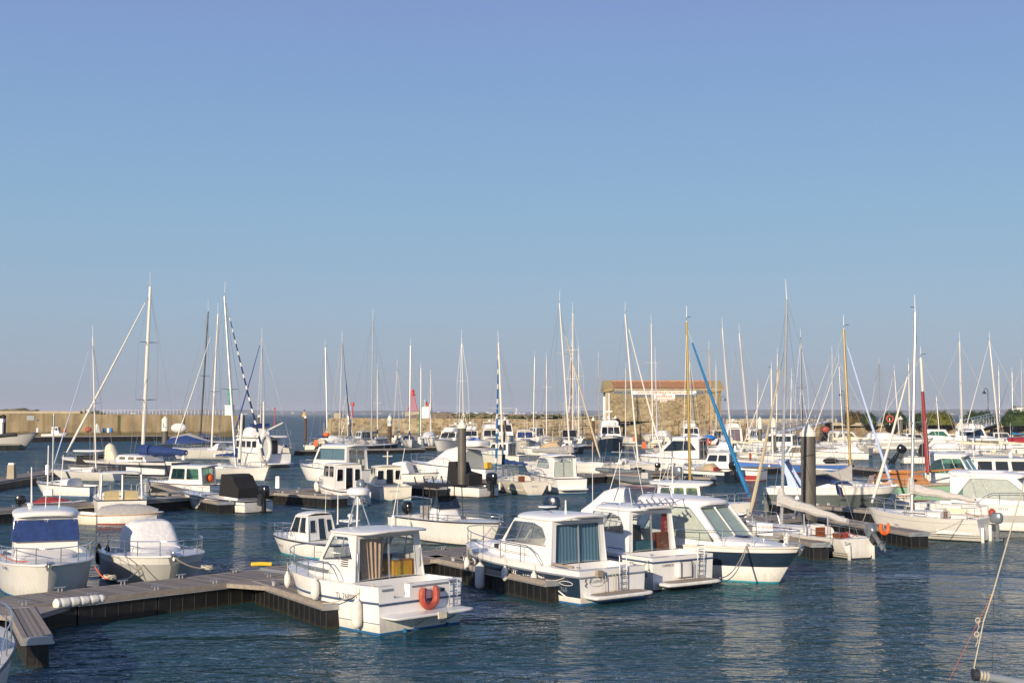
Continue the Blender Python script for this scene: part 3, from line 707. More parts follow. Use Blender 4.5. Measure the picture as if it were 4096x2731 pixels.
def sailboat(label, S, T=None, hb=1.1, B=2.6, hs=.9, head=None, L=None, anchor='s', col='gel_white', anti='antifoul_blue', bands=(), mast=None, mr=.08, mmat='alu', boom=None, gen=None, genm='sail_white',
             genr=.07, spr=(.5,), cover='canvas_pale', roofh=.4, boot=None, Lfix=None, deckmat=None, sprayhood=None, ob=None, back=True, name='sailboat', extras=None, ck=(.06, .34), tw=.7, mx=.56, fore=1.0,
             boomdir=None, stripe=(), rake=None, rails=True, trr=.0, dodger=None, roofmat=None, group=None, cat='sailboat', winmat='pane_dark', dark=False, rub=None, mb=None, shift=False, droop=0, coverr=.2):
    """mast: sight (u,v) of the mast head; gen: fraction of mast height where the furled sail starts (None = bare stay)"""
    root, L, M = place(name, label, cat, S, T, hb, head, L, anchor, group, Lfix)
    if mb and shift:
        w = M @ Vector((mx*L, 0, hs+.3)); dx = (mb-proj(w)[0])*w.y/FPX; root.location.x += dx; M = Matrix.Translation((dx, 0, 0)) @ M
    elif mb:
        mx = min((abs(proj(M @ Vector((q*L, 0, hs+.3)))[0]-mb), q) for q in [.25+.01*i for i in range(56)])[1]
    h = Hull(L, B, hs, hb, 'sail', tw=tw, sag=.06, rake=rake, trr=trr)
    h.mesh(root, col, bands, boot, anti, stripe=stripe, rub=rub, rubr=.025); dm = deckmat or 'gel_white'
    h.deck(root, dm, ck[0], ck[1], .35, g=.28)
    cuddy(root, h, (ck[1]-.02)*L, .80*L, B*.30, B*.14, 0, roofh, .08, roofmat or dm, n=3, name='coachroof', win=True, winmat=winmat)
    # hatch and washboard
    x = (ck[1]-.02)*L; z = h.zs(ck[1]); hm = MB(); hm.box(x-.02, x+.02, -.25, .25, .45, z+roofh-.05, 'mahogany'); hm.box(x+.02, x+.55, -.28, .28, z+roofh-.0, z+roofh+.06, dm); hm.build('companionway', root)
    Mi = M.inverted(); bx = mx*L; bz = h.zs(mx)+roofh*.55; base = Vector((bx, 0, bz)); wb = M @ base
    if mast:
        top = Mi @ WD(mast[0], mast[1], wb.y)
        mm = MB(); mm.tube([base-Vector((0, 0, .3)), base, base.lerp(top, .6), top], [mr, mr, mr*.95, mr*.75], mmat, 8); mo = mm.build('mast', root)
        hh = (top-base).length; sp = MB(); ww = MB()
        y_at = {}
        tips = {1: [], -1: []}
        for f in spr:
            c = base.lerp(top, f); w = min(B*.36, hh*.1)*(1.15-.35*f)
            for sd in (1, -1):
                e = c+Vector((-.12, sd*w, .05)); sp.tube([c, e], [max(.02, mr*.32), max(.014, mr*.22)], mmat, 5); tips[sd].append(e)
        if spr: sp.build('spreaders', mo)
        wr = .006+.00005*wb.y
        for sd in (1, -1):
            ch = Vector((bx-.15, sd*(h.half(mx, h.zs(mx))-.08), h.zs(mx))); ww.tube([ch]+tips[sd]+[base.lerp(top, .97)], wr, 'wire', 4)
            if tips[sd]: ww.tube([ch-Vector((.3, 0, 0)), base.lerp(top, spr[0])], wr, 'wire', 4)
        stem = Vector(h.sheer(.975, 1)); stem.y = 0; ft = base.lerp(top, fore)
        if back: ww.tube([Vector((.05, 0, h.hs)), top], wr, 'wire', 4)
        if gen is None: ww.tube([stem, ft], wr, 'wire', 4)
        ww.build('rigging', root)
        if gen is not None:
            a = stem.lerp(ft, .03); b = stem.lerp(ft, gen); k = 9; pts = [a.lerp(b, i/k)+Vector((-.03*math.sin(PI*i/k)*hh*.15, 0, 0)) for i in range(k+1)]
            g = MB(); g.tube(pts, [genr*(.55 if i == 0 else 1.15-.75*i/k) for i in range(k+1)], genm, 7); g.build('furled_sail', root); MB().tube([b, ft], wr*1.5, 'wire', 4).build('forestay', root)
        an = MB(); an.tube([top, top+Vector((0, .06, .09*hh))], [.014+wr, .006+wr*.6], 'white_paint', 4); an.tube([top, top+Vector((.0, -.0, .25)), top+Vector((.3, -.2, .3))], .012+wr*.6, 'trim_dark', 4); an.build('masthead_aerial', mo)
    if boom:
        bl = boom*L; bzz = bz+.85; bd = R(boomdir or 0); e = Vector((-bl*math.cos(bd), bl*math.sin(bd), -bl*droop))
        a = Vector((bx-.05, 0, bzz)); MB().tube([a, a+e], max(.05, mr*.7), 'alu', 6).build('boom', root)
        if cover:
            k = 9; pts = [a+e*(.0+.97*i/k)+Vector((0, 0, .14*(1-i/k)+.04+.03*math.sin(i*2.1))) for i in range(k+1)]; rr = [coverr-coverr*.6*(i/k) + .014*math.sin(i*1.7) for i in range(k+1)]
            cv = MB(); cv.tube(pts, rr, cover, 9); cv.tube([a+Vector((.03, 0, -.05)), a+Vector((.05, 0, .35)), a+Vector((.05, 0, .75))], [coverr*.9, coverr*.75, mr*1.3], cover, 9); cv.build('sail_cover', root)
    if rails:
        h.rail(root, .80, .97, .52, posts=2, r=.014+.00006*wb.y); m = MB()
        for sd in (1, -1):
            pts = [Vector(h.sheer(t, sd, .06)) for t in (.08, .25, .42, .6, .8)]
            for p in pts: m.tube([p, p+Vector((0, 0, .52))], .012+.00005*wb.y, 'steel', 4)
            m.tube([p+Vector((0, 0, .5)) for p in pts], .007+.00004*wb.y, 'wire', 4); m.tube([p+Vector((0, 0, .26)) for p in pts], .006+.00003*wb.y, 'wire', 4)
        a, b = Vector(h.sheer(.02, 1, .08)), Vector(h.sheer(.02, -1, .08)); u = Vector((0, 0, .55))
        m.tube([Vector(h.sheer(.12, 1, .06))+u, a+u, (a+b)/2+u+Vector((-.05, 0, 0)), b+u, Vector(h.sheer(.12, -1, .06))+u], .014+.00005*wb.y, 'steel', 5)
        for p in (a, b): m.tube([p, p+u], .014, 'steel', 4)
        m.build('lifelines', root)
    if sprayhood:
        x = (ck[1]+.03)*L; z = h.zs(ck[1])+roofh*.8
        MB().arch([(x-.75, B*.31, z-.12, z+.62), (x-.2, B*.31, z-.1, z+.60), (x+.35, B*.26, z, z+.05)], sprayhood, 3, 12, matfn=lambda i, k: ('pane_dark' if i == 1 and 3 < k < 8 else sprayhood)).build('sprayhood', root)
    ti = MB(); ti.tube([(.15, 0, hs+.08), (.9, 0, hs+.22)], .022, 'varnish', 5); ti.build('tiller', root)
    if ob: outboard(root, ob.get('x', -.05), ob.get('y', -.4), ob.get('z', hs*.7), ob.get('s', .7), ob.get('mat', 'engine_grey'), R(ob.get('tilt', 0)))
    if extras: extras(root, h, M, L)
    return root, h, M, L
# ------------------------------------------------------------ water
def water_mat():
    m, nt, b, N, K = nodemat('water')
    tc = N('ShaderNodeTexCoord')
    def wave(sc, rot, st, det, dist=0):
        mp = N('ShaderNodeMapping'); mp.inputs['Rotation'].default_value = (0, 0, R(rot)); mp.inputs['Scale'].default_value = (sc, sc*st, 1); K(tc.outputs['Object'], mp.inputs[0])
        n = N('ShaderNodeTexNoise'); n.inputs['Scale'].default_value = 1; n.inputs['Detail'].default_value = det; n.inputs['Roughness'].default_value = .55; n.inputs['Distortion'].default_value = dist; K(mp.outputs[0], n.inputs['Vector']); return n.outputs[0]
    a = wave(.75, -24, 1.7, 2, .5); c = wave(2.4, -10, 1.5, 3, .6); d = wave(.2, -20, 2.2, 2)
    patch = wave(.05, 12, 2.4, 2); pr = N('ShaderNodeMapRange'); pr.inputs[1].default_value = .36; pr.inputs[2].default_value = .6; pr.inputs[3].default_value = .28; pr.inputs[4].default_value = 1.3; K(patch, pr.inputs[0])
    def mul(x, k): q = N('ShaderNodeMath'); q.operation = 'MULTIPLY'; K(x, q.inputs[0]); q.inputs[1].default_value = k; return q.outputs[0]
    def add(x, y): q = N('ShaderNodeMath'); q.operation = 'ADD'; K(x, q.inputs[0]); K(y, q.inputs[1]); return q.outputs[0]
    s = add(add(mul(a, .72), mul(c, .24)), mul(d, .6))
    q = N('ShaderNodeMath'); q.operation = 'MULTIPLY'; K(s, q.inputs[0]); K(pr.outputs[0], q.inputs[1])
    bp = N('ShaderNodeBump'); bp.inputs['Strength'].default_value = 1; bp.inputs['Distance'].default_value = WAVE; K(q.outputs[0], bp.inputs['Height'])
    r = ramp(N, [(.3, (.018, .062, .072)), (.7, (.030, .092, .106))]); K(patch, r.inputs[0])
    # wind-ruffled water: body colour under a mirror whose strength levels off at grazing angles, as wave facets turn towards the viewer
    nt.nodes.remove(b); df = N('ShaderNodeBsdfDiffuse'); K(r.outputs[0], df.inputs[0])
    gl = N('ShaderNodeBsdfGlossy'); gl.inputs['Roughness'].default_value = .05; K(bp.outputs[0], gl.inputs['Normal'])
    lw = N('ShaderNodeLayerWeight'); lw.inputs[0].default_value = .5; K(bp.outputs[0], lw.inputs['Normal'])
    pw = N('ShaderNodeMath'); pw.operation = 'POWER'; pw.inputs[1].default_value = 2.0; K(lw.outputs['Facing'], pw.inputs[0])
    mr = ramp(N, [(0, (.02,)*3), (.55, (.18,)*3), (.80, (.58,)*3), (.91, (.52,)*3), (1, (.06,)*3)]); K(lw.outputs['Facing'], mr.inputs[0])
    ms = N('ShaderNodeMixShader'); K(mr.outputs[0], ms.inputs[0]); K(df.outputs[0], ms.inputs[1]); K(gl.outputs[0], ms.inputs[2]); K(ms.outputs[0], nt.nodes['Material Output'].inputs[0])
WAVE = .95; WMIR = .66
water_mat()
w = MB(); xs = [-24000, -2000, -300, 0, 300, 2000, 24000]; ys = [-400, 0, 300, 2000, 9000, 30000]
w.add([(x, y, 0) for y in ys for x in xs], [(j*7+i, j*7+i+1, (j+1)*7+i+1, (j+1)*7+i) for j in range(5) for i in range(6)], 'water')
struct(w.build('water', smooth=False))

# ------------------------------------------------------------ stone, concrete and roof materials
def wall_mat(name, stops, sc=1.2, streak=0, weed=None, kind='noise', bump=.3, zc=None, vsc=1.0):
    m, nt, b, N, K = nodemat(name); tc = N('ShaderNodeTexCoord')
    mp = N('ShaderNodeMapping'); mp.inputs['Scale'].default_value = (1, 1, 1.35 if kind == 'stone' else 1); K(tc.outputs['Object'], mp.inputs[0])
    if kind == 'stone':
        v = N('ShaderNodeTexVoronoi'); v.inputs['Scale'].default_value = sc; K(mp.outputs[0], v.inputs['Vector'])
        sp = N('ShaderNodeSeparateColor'); K(v.outputs['Color'], sp.inputs[0]); r = ramp(N, stops); K(sp.outputs[0], r.inputs[0]); out = r.outputs[0]
        v2 = N('ShaderNodeTexVoronoi'); v2.feature = 'DISTANCE_TO_EDGE'; v2.inputs['Scale'].default_value = sc; K(mp.outputs[0], v2.inputs['Vector'])
        lt = N('ShaderNodeMath'); lt.operation = 'LESS_THAN'; lt.inputs[1].default_value = .05; K(v2.outputs[0], lt.inputs[0])
        mx = N('ShaderNodeMixRGB'); mx.inputs[2].default_value = (.36, .29, .19, 1); K(lt.outputs[0], mx.inputs[0]); K(out, mx.inputs[1]); out = mx.outputs[0]; hgt = v2.outputs[0]
        n0 = N('ShaderNodeTexNoise'); n0.inputs['Scale'].default_value = .35; n0.inputs['Detail'].default_value = 6; K(tc.outputs['Object'], n0.inputs['Vector'])
        r0 = ramp(N, [(.35, (.72, .72, .72)), (.65, (1.1, 1.08, 1.02))]); K(n0.outputs[0], r0.inputs[0])
        m0 = N('ShaderNodeMixRGB'); m0.blend_type = 'MULTIPLY'; m0.inputs[0].default_value = 1; K(out, m0.inputs[1]); K(r0.outputs[0], m0.inputs[2]); out = m0.outputs[0]
    else:
        n = N('ShaderNodeTexNoise'); n.inputs['Scale'].default_value = sc; n.inputs['Detail'].default_value = 9; n.inputs['Roughness'].default_value = .65; K(mp.outputs[0], n.inputs['Vector'])
        r = ramp(N, stops); K(n.outputs[0], r.inputs[0]); out = r.outputs[0]; hgt = n.outputs[0]
    if streak:
        m2 = N('ShaderNodeMapping'); m2.inputs['Scale'].default_value = (.55, .55, .05); K(tc.outputs['Object'], m2.inputs[0])
        n2 = N('ShaderNodeTexNoise'); n2.inputs['Scale'].default_value = 1.6; n2.inputs['Detail'].default_value = 7; K(m2.outputs[0], n2.inputs['Vector'])
        r2 = ramp(N, [(.42, (1, 1, 1)), (.7, (1-streak,)*3)]); K(n2.outputs[0], r2.inputs[0])
        mx = N('ShaderNodeMixRGB'); mx.blend_type = 'MULTIPLY'; mx.inputs[0].default_value = 1; K(out, mx.inputs[1]); K(r2.outputs[0], mx.inputs[2]); out = mx.outputs[0]
    if weed is not None:                                   # tide line growth below a level
        sp = N('ShaderNodeSeparateXYZ'); K(tc.outputs['Object'], sp.inputs[0]); n3 = N('ShaderNodeTexNoise'); n3.inputs['Scale'].default_value = .5; n3.inputs['Detail'].default_value = 6; K(tc.outputs['Object'], n3.inputs['Vector'])
        a = N('ShaderNodeMath'); a.operation = 'MULTIPLY_ADD'; K(n3.outputs[0], a.inputs[0]); a.inputs[1].default_value = 1.6; K(sp.outputs[2], a.inputs[2])
        mr = N('ShaderNodeMapRange'); mr.inputs[1].default_value = weed+.6; mr.inputs[2].default_value = weed+1.1; mr.inputs[3].default_value = .85; mr.inputs[4].default_value = 0; K(a.outputs[0], mr.inputs[0])
        mx = N('ShaderNodeMixRGB'); mx.inputs[2].default_value = (.085, .065, .025, 1); K(mr.outputs[0], mx.inputs[0]); K(out, mx.inputs[1]); out = mx.outputs[0]
    K(out, b.inputs['Base Color']); b.inputs['Roughness'].default_value = .9
    bp = N('ShaderNodeBump'); bp.inputs['Strength'].default_value = bump; bp.inputs['Distance'].default_value = .3; K(hgt, bp.inputs['Height']); K(bp.outputs[0], b.inputs['Normal'])
wall_mat('concrete', [(.25, (.17, .125, .065)), (.5, (.27, .21, .12)), (.75, (.34, .27, .17))], .25, .35, 1.2)
wall_mat('concrete_pale', [(.25, (.34, .29, .21)), (.75, (.48, .42, .31))], .5, .15)
wall_mat('stone_wall', [(0, (.14, .10, .055)), (.4, (.24, .19, .11)), (.75, (.32, .265, .17)), (1, (.38, .32, .21))], 1.05, .1, 1.3, 'stone')
wall_mat('rubble', [(0, (.17, .13, .08)), (.5, (.30, .24, .16)), (1, (.42, .35, .25))], .9, 0, 1.0, 'stone', .6)
wall_mat('house_stone', [(0, (.15, .10, .05)), (.35, (.26, .205, .11)), (.7, (.32, .26, .15)), (1, (.40, .34, .23))], 2.4, .1, None, 'stone')
wall_mat('lichen_stone', [(.3, (.34, .24, .04)), (.5, (.34, .27, .13)), (.8, (.33, .28, .18))], .35)
wall_mat('rock', [(.25, (.12, .095, .06)), (.55, (.26, .20, .13)), (.8, (.38, .31, .21))], .9, 0, .4, 'noise', .8)
wall_mat('soil_grass', [(.3, (.12, .10, .04)), (.5, (.16, .17, .05)), (.62, (.28, .19, .11)), (.8, (.30, .26, .17))], .5, 0, None, 'noise', .6)
wall_mat('leaves', [(.3, (.015, .035, .012)), (.55, (.035, .065, .02)), (.8, (.09, .10, .03))], 1.2)
wall_mat('leaves_yellow', [(.3, (.04, .06, .015)), (.55, (.12, .12, .02)), (.8, (.25, .2, .04))], 1.2)
wall_mat('leaves_brown', [(.3, (.03, .04, .015)), (.55, (.10, .07, .03)), (.8, (.16, .11, .05))], 1.2)
wall_mat('far_land', [(.3, (.05, .07, .05)), (.6, (.12, .12, .09)), (.8, (.3, .28, .24))], .004)
wall_mat('roof_tile', [(.3, (.34, .17, .09)), (.6, (.46, .25, .14)), (.8, (.52, .33, .20))], 1.5, 0, None, 'noise', .3)

# ------------------------------------------------------------ breakwaters and quay
def wallrun(name, pts, zt, z0, th, mat, cap=None, capmat=None, caph=.25, over=.12):
    """vertical wall along plan points (x, y, top)"""
    m = MB(); n = len(pts); vs = []
    for (x, y, t) in pts: vs += [(x, y, z0), (x, y, t), (x, y+th, t), (x, y+th, z0)]
    fs = []
    for i in range(n-1):
        for k in range(3): fs.append((4*i+k, 4*i+4+k, 4*i+5+k, 4*i+1+k))
    fs += [(0, 1, 2, 3), (4*n-1, 4*n-2, 4*n-3, 4*n-4)]
    m.add(vs, fs, mat); return m.build(name, smooth=False)
D1 = 345
pL = [(WD(u, v, D1).x, D1, WD(u, v, D1).z) for u, v in ((-250, 1652), (330, 1653), (370, 1656), (958, 1661))]
o = wallrun('breakwater_wall', pL, 0, -.6, 7, 'concrete'); tag(o, 'long tan concrete breakwater wall behind the left pontoons', 'wall')
# parapet ridge, joints, plate, opening
for (a, b, lab) in ((-250, 325, 0),):
    q0, q1 = WD(a, 1652, D1+1.5), WD(b, 1652, D1+1.5); m = MB(); m.box(q0.x, q1.x, D1+.6, D1+4.5, 6.0, 6.75, 'concrete_pale'); m.build('parapet', o)
for u in (213, 476, 735): q = WD(u, 1700, D1); MB().box(q.x-.35, q.x+.35, D1-.12, D1+.02, .2, 5.6, 'steel_weed').build('joint', o)
q = WD(122, 1671, D1); MB().box(q.x-1, q.x+1, D1-.08, D1+.02, q.z-.6, q.z+.6, 'trim_grey').build('plate', o)
q = WD(151, 1680, D1); MB().box(q.x-.3, q.x+.3, D1-.08, D1+.02, q.z-.35, q.z+.35, 'trim_dark').build('opening', o)
# mound with dry scrub behind the left wall
m = MB(); rg = []
for i in range(40):
    x = WD(-300+700*i/39, 1650, D1+20).x; hh = 6.3 + .9*math.sin(i*.35+.8)*max(0, math.sin(i/39*PI)) + .25*math.sin(i*1.9)
    rg.append([(x, D1+12, 5.2), (x, D1+16, hh), (x, D1+24, hh+.35+.2*math.sin(i*2.7)), (x, D1+32, 4.6)])
m.rings(rg, 'soil_grass', close=False, cap=(False, False)); m.build('mound')['kind'] = 'structure'
# railing on the left wall
rl = MB()
x0, x1 = WD(400, 1650, D1+5).x, WD(905, 1650, D1+5).x; n = 36
for i in range(n+1): x = x0+(x1-x0)*i/n; rl.tube([(x, D1+5, 5.6), (x, D1+5, 7.0)], .045, 'white_paint', 4)
rl.tube([(x0, D1+5, 6.95), (x1, D1+5, 6.95)], .025, 'white_paint', 4); rl.tube([(x0, D1+5, 6.4), (x1, D1+5, 6.4)], .025, 'white_paint', 4)
tag(rl.build('railing'), 'thin pale railing along the top of the left breakwater', 'railing')
# gate posts on the left wall
q = WD(336, 1640, D1+2); g = thing('stone_gatepost', 'square stone post with a small fence on the left breakwater top', 'post', (q.x, D1+2, 5.7)); MB().box(-.35, .35, -.35, .35, 0, 1.6, 'concrete_pale', .03, .03).build('post', g)
f = MB(); f.tube([(.4, 0, 1.3), (1.6, 0, 1.3)], .04, 'alu', 4); f.tube([(1.6, 0, 0), (1.6, 0, 1.35)], .05, 'alu', 4); f.tube([(.4, 0, .6), (1.6, 0, .6)], .03, 'alu', 4); f.build('fence', g)
# green harbour light
q = WD(918, 1661, D1+4); g = thing('green_beacon', 'white harbour hut with green lattice light on the end of the left breakwater', 'beacon', (q.x, D1+4, 5.6))
m = MB(); m.box(-1.05, 1.05, -1, 1, 0, 2.6, 'white_paint'); m.box(-1.2, 1.2, -1.15, 1.15, 2.6, 2.75, 'white_paint'); m.build('hut', g)
m = MB(); m.tube([(0, 0, 2.7), (0, 0, 7.2)], .28, 'green_paint', 8); m.lathe([(.75, 5.6), (.8, 5.7), (.8, 5.8), (.7, 5.85)], 'green_paint', n=10)
for k in range(6): a = k*PI/3; m.tube([(.75*math.cos(a), .75*math.sin(a), 5.8), (.75*math.cos(a), .75*math.sin(a), 6.8)], .05, 'green_paint', 4)
m.lathe([(.78, 6.75), (.8, 6.85), (.7, 6.9)], 'green_paint', n=10); m.build('light_tower', g); MB().lathe([(.3, 7.2), (.34, 7.9), (.1, 8.3)], 'green_paint', n=8).build('lantern', g)
MB().tube([(0, 0, 8.2), (0, 0, 10.4)], .04, 'white_paint', 4).build('mast', g)

# right breakwater
def prof(u, v, D): p = WD(u, v, D); return (p.x, D, p.z)
pR = [prof(1316, 1673, 332), prof(1600, 1673, 326), prof(2000, 1674, 316), prof(2420, 1679, 306), prof(2890, 1683, 292)]
o = wallrun('stone_breakwater', pR, 0, -.6, 6, 'stone_wall'); tag(o, 'rubble stone breakwater running from the harbour mouth to the lifeboat house', 'wall')
m = MB(); a = pR[0]; m.add([(a[0]-1.6, a[1]-.1, -.6), (a[0]+3, a[1]-.25, -.6), (a[0]+11, a[1]-.6, -.6), (a[0]+11, a[1]-.6, a[2]+.1), (a[0], a[1]-.1, a[2]+.1), (a[0]-1.6, a[1]+6.2, -.6), (a[0], a[1]+6.2, a[2]+.1), (a[0]+11, a[1]+5.5, a[2]+.1)],
      [(0, 1, 2, 3, 4), (0, 4, 6, 5), (4, 3, 7, 6)], 'lichen_stone'); m.build('wall_end', o, smooth=False)
q = WD(1351, 1665, 335); MB().box(q.x-.9, q.x+.9, 334.5, 336, 4.5, WD(1351, 1651, 335).z, 'concrete_pale').build('block', o)
m = MB()                                                   # rough footing and weed
for i in range(160):
    u = 1480+1400*random.random(); D = 329-(u-1480)*.026; q = WD(u, 1700, D); s = random.uniform(.4, 1.1)
    m.ellipsoid((q.x, D-random.uniform(0, 1.3), random.uniform(-.3, .5)), (s*1.3, s, s*.7), 'rock', 7, 5)
m.build('footing_rocks')['kind'] = 'stuff'
# heath and rocks on the breakwater top
m = MB(); rg = []
for i in range(60):
    f = i/59; u = 1810+620*f; D = 327-20*f+6; x = WD(u, 1660, D).x; hh = 5.3 + .5*math.sin(f*9)+.3*math.sin(i*1.3)+random.uniform(-.15, .2)
    if f > .75: hh -= (f-.75)*5
    rg.append([(x, D-1, 4.4), (x, D+4, hh), (x+.5, D+12, hh+.4), (x, D+22, 3.8)])
m.rings(rg, 'soil_grass', close=False, cap=(False, False)); m.build('heath_bank')['kind'] = 'structure'
m = MB()
for i in range(420):
    f = random.random(); u = 1815+560*f; D = 333-20*f+random.uniform(0, 8); q = WD(u, 1660, D); s = random.uniform(.15, .5)
    m.ellipsoid((q.x, D, 5.3+random.uniform(-.3, .4)-(max(0, f-.8)*4)), (s*1.6, s, s*.7), random.choice(['rock', 'leaves', 'leaves_brown', 'soil_grass']), 6, 4)
o = m.build('heath_plants'); o['kind'] = 'stuff'
m = MB(); rg = []
for i in range(14):
    f = i/13; x = WD(1620+230*f, 1660, 345).x; hh = 5.2+1.4*math.sin(PI*f)**.6*(.4+.6*f); rg.append([(x, 342, 3.8), (x, 345, hh), (x, 350, hh+.2), (x, 356, 3.8)])
m.rings(rg, 'rock', close=False, cap=(False, False)); m.build('rock_bank')['kind'] = 'structure'
# red lattice light tower
q = WD(1651, 1655, 352); g = thing('lattice_tower', 'red lattice light tower on a stone base at the breakwater', 'beacon', (q.x, 352, 5.0))
zt = WD(1651, 1580, 352).z-5.0; m = MB(); m.box(-1.9, 1.9, -1.9, 1.9, 0, 1.6, 'concrete_pale'); m.build('base', g)
m = MB(); wd = lambda z: 1.75*(1-z/zt)+.45*(z/zt)
for sx in (-1, 1):
    for sy in (-1, 1): m.tube([(sx*wd(1.6), sy*wd(1.6), 1.6), (sx*wd(zt*.5)*.9, sy*wd(zt*.5)*.9, zt*.5), (sx*.42, sy*.42, zt)], .08, 'red_paint', 4)
lv = [1.6+(zt-1.6)*k/7 for k in range(8)]
for k in range(7):
    a, b = lv[k], lv[k+1]; wa, wb_ = wd(a)*.95, wd(b)*.93
    for (sx, sy, tx, ty) in ((-1, -1, 1, -1), (1, -1, 1, 1), (1, 1, -1, 1), (-1, 1, -1, -1)):
        m.tube([(sx*wa, sy*wa, a), (tx*wb_, ty*wb_, b)], .035, 'red_paint', 4); m.tube([(tx*wa, ty*wa, a), (sx*wb_, sy*wb_, b)], .035, 'red_paint', 4); m.tube([(sx*wb_, sy*wb_, b), (tx*wb_, ty*wb_, b)], .035, 'red_paint', 4)
m.build('lattice', g)
m = MB(); m.lathe([(.75, zt), (.8, zt+.1), (.8, zt+.2), (.45, zt+.25), (.42, zt+1.0), (.6, zt+1.05), (.1, zt+1.6)], 'red_paint', n=10); m.build('lantern', g)
# white tripod beacon with red lantern
q = WD(1706, 1683, 330); zb = 4.9; zt = WD(1706, 1622, 330).z-zb; k = 330/5200
g = thing('white_beacon', 'white open legged beacon with a red lantern on the stone breakwater', 'beacon', (q.x, 331, zb))
m = MB(); m.lathe([(1.35, 0), (1.35, 2.6), (1.25, 2.75), (1.25, 2.85)], 'white_paint', n=14); m.build('drum', g)
m = MB()
for a in (0, 2*PI/3, 4*PI/3): c_, s_ = math.cos(a+.1), math.sin(a+.1); m.tube([(1.2*c_, 1.2*s_, 2.8), (1.15*c_, 1.15*s_, 4.6), (.35*c_, .35*s_, zt-1.0)], .13, 'white_paint', 6)
m.build('legs', g)
MB().lathe([(.42, zt-1.3), (.5, zt-1.2), (.45, zt-.2), (.55, zt-.1), (.3, zt+.6), (.08, zt+1.1)], ['white_paint', 'white_paint', 'red_paint', 'red_paint', 'red_paint'], n=12).build('lantern', g)
# leaning red posts at sea, yellow buoy
def seamark(u0, v0, u1, v1, D, lab, mat, r=.3, top=True):
    a = WD(u0, v0, D); b = WD(u1, v1, D); g = thing('sea_mark', lab, 'sea mark', (a.x, D, -.1)); t = (b.x-a.x, 0, b.z+.1)
    MB().tube([(0, 0, 0), t], [r, r*.8], mat, 7).build('post', g)
    if top: m = MB(); m.lathe([(r*1.8, t[2]-r*1.8), (r*1.9, t[2]+r*2.8)], mat, (t[0], 0), 10); m.build('topmark', g)
seamark(1097, 1690, 1099, 1635, 640, 'thin upright red sea mark post beyond the harbour mouth', 'red_paint', .22)
seamark(1405, 1680, 1411, 1618, 480, 'leaning red sea mark post above the end of the stone breakwater', 'red_paint', .3)
seamark(1630, 1676, 1632, 1640, 360, 'short red post beside the lattice tower', 'red_paint', .2, False)
q = WD(1217, 1657, 3000); g = thing('yellow_buoy', 'yellow and black buoy far out at sea', 'buoy', (q.x, 3000, -.5))
MB().lathe([(5, 0), (5, 4), (2.2, 6), (1.6, 12)], ['yellow', 'yellow', 'yellow'], n=10).build('body', g); MB().lathe([(1.6, 12), (1.4, 16), (.2, 18)], 'trim_dark', n=10).build('topmark', g)

# far coast and its town
m = MB(); rg = []; random.seed(5)
for i in range(121):
    f = i/120; x = -7000+14500*f; hh = 13+6*math.sin(f*23)+4*math.sin(f*61+1)+random.uniform(-2, 4) + (14 if .62 < f < .9 else 0)*math.sin((f-.62)/.28*PI)
    if f > .93: hh *= max(.15, (1-f)/.07)
    rg.append([(x, 9300, -1), (x, 9350, 5), (x, 9700, hh+4), (x, 10300, hh+16), (x, 11000, 0)])
m.rings(rg, 'far_land', close=False, cap=(False, False)); m.build('hills')['kind'] = 'structure'
m = MB()
for i in range(520):
    f = random.random(); x = -5200+11000*f; y = 9350+random.random()*500; s = random.uniform(5, 13); zz = 2+ (y-9350)*.025
    m.box(x-s, x+s, y, y+12, zz-4, zz+s*.55, 'white_paint'); m.add([(x-s, y, zz+s*.55), (x+s, y, zz+s*.55), (x+s, y+6, zz+s*.95), (x-s, y+6, zz+s*.95)], [(0, 1, 2, 3)], 'trim_grey')
o = m.build('far_town'); o['kind'] = 'stuff'; o['label'] = 'pale seaside houses strung along the far coast'
q = WD(2066, 1655, 9300); m = MB().lathe([(8, 0), (7, 34), (10, 36), (10, 44), (2, 48)], 'white_paint', (0, 0), 10); tag(m.build('water_tower', loc=(q.x, 9300, 0)), 'pale water tower on the far coast', 'tower')

# ------------------------------------------------------------ lifeboat house
DB = 300; A = WD(2426, 1680, DB); Bv = WD(2882, 1680, DB); zb = 4.3; bx0, bx1 = A.x, Bv.x; zE = WD(2650, 1553, DB).z; zR = WD(2650, 1526, DB+5).z
g = thing('lifeboat_house', 'stone lifeboat house with orange tiled roof and a painted name band', 'building', (bx0, DB, zb)); Lb = bx1-bx0; he = zE-zb; hr = zR-zb; dp = 10.5
m = MB(); m.box(0, Lb, 0, dp, 0, he, 'house_stone'); m.add([(0, 0, he), (0, dp, he), (0, dp/2, hr-.15)], [(0, 2, 1)], 'house_stone'); m.add([(Lb, 0, he), (Lb, dp, he), (Lb, dp/2, hr-.15)], [(0, 1, 2)], 'house_stone'); m.build('wall', g, smooth=False)
rf = MB(); nt_ = 110
x0, x1 = 1.6, Lb-2.0
for i in range(nt_):                                       # rounded tiles in courses
    xa = x0+(x1-x0)*i/nt_; xb = xa+(x1-x0)/nt_; xm = (xa+xb)/2
    for sgn in (1, -1):
        ya, yb = (-.35, dp/2) if sgn == 1 else (dp+.35, dp/2)
        P0 = [(xa, ya, he-.02), (xm, ya, he+.14), (xb, ya, he-.02), (xb, yb, hr), (xm, yb, hr+.16), (xa, yb, hr)]
        rf.add(P0, [(0, 1, 4, 5), (1, 2, 3, 4)], 'roof_tile')
rf.tube([(x0, dp/2, hr+.1), (x1, dp/2, hr+.1)], .22, 'roof_tile', 8); ro = rf.build('roof', g, smooth=False)
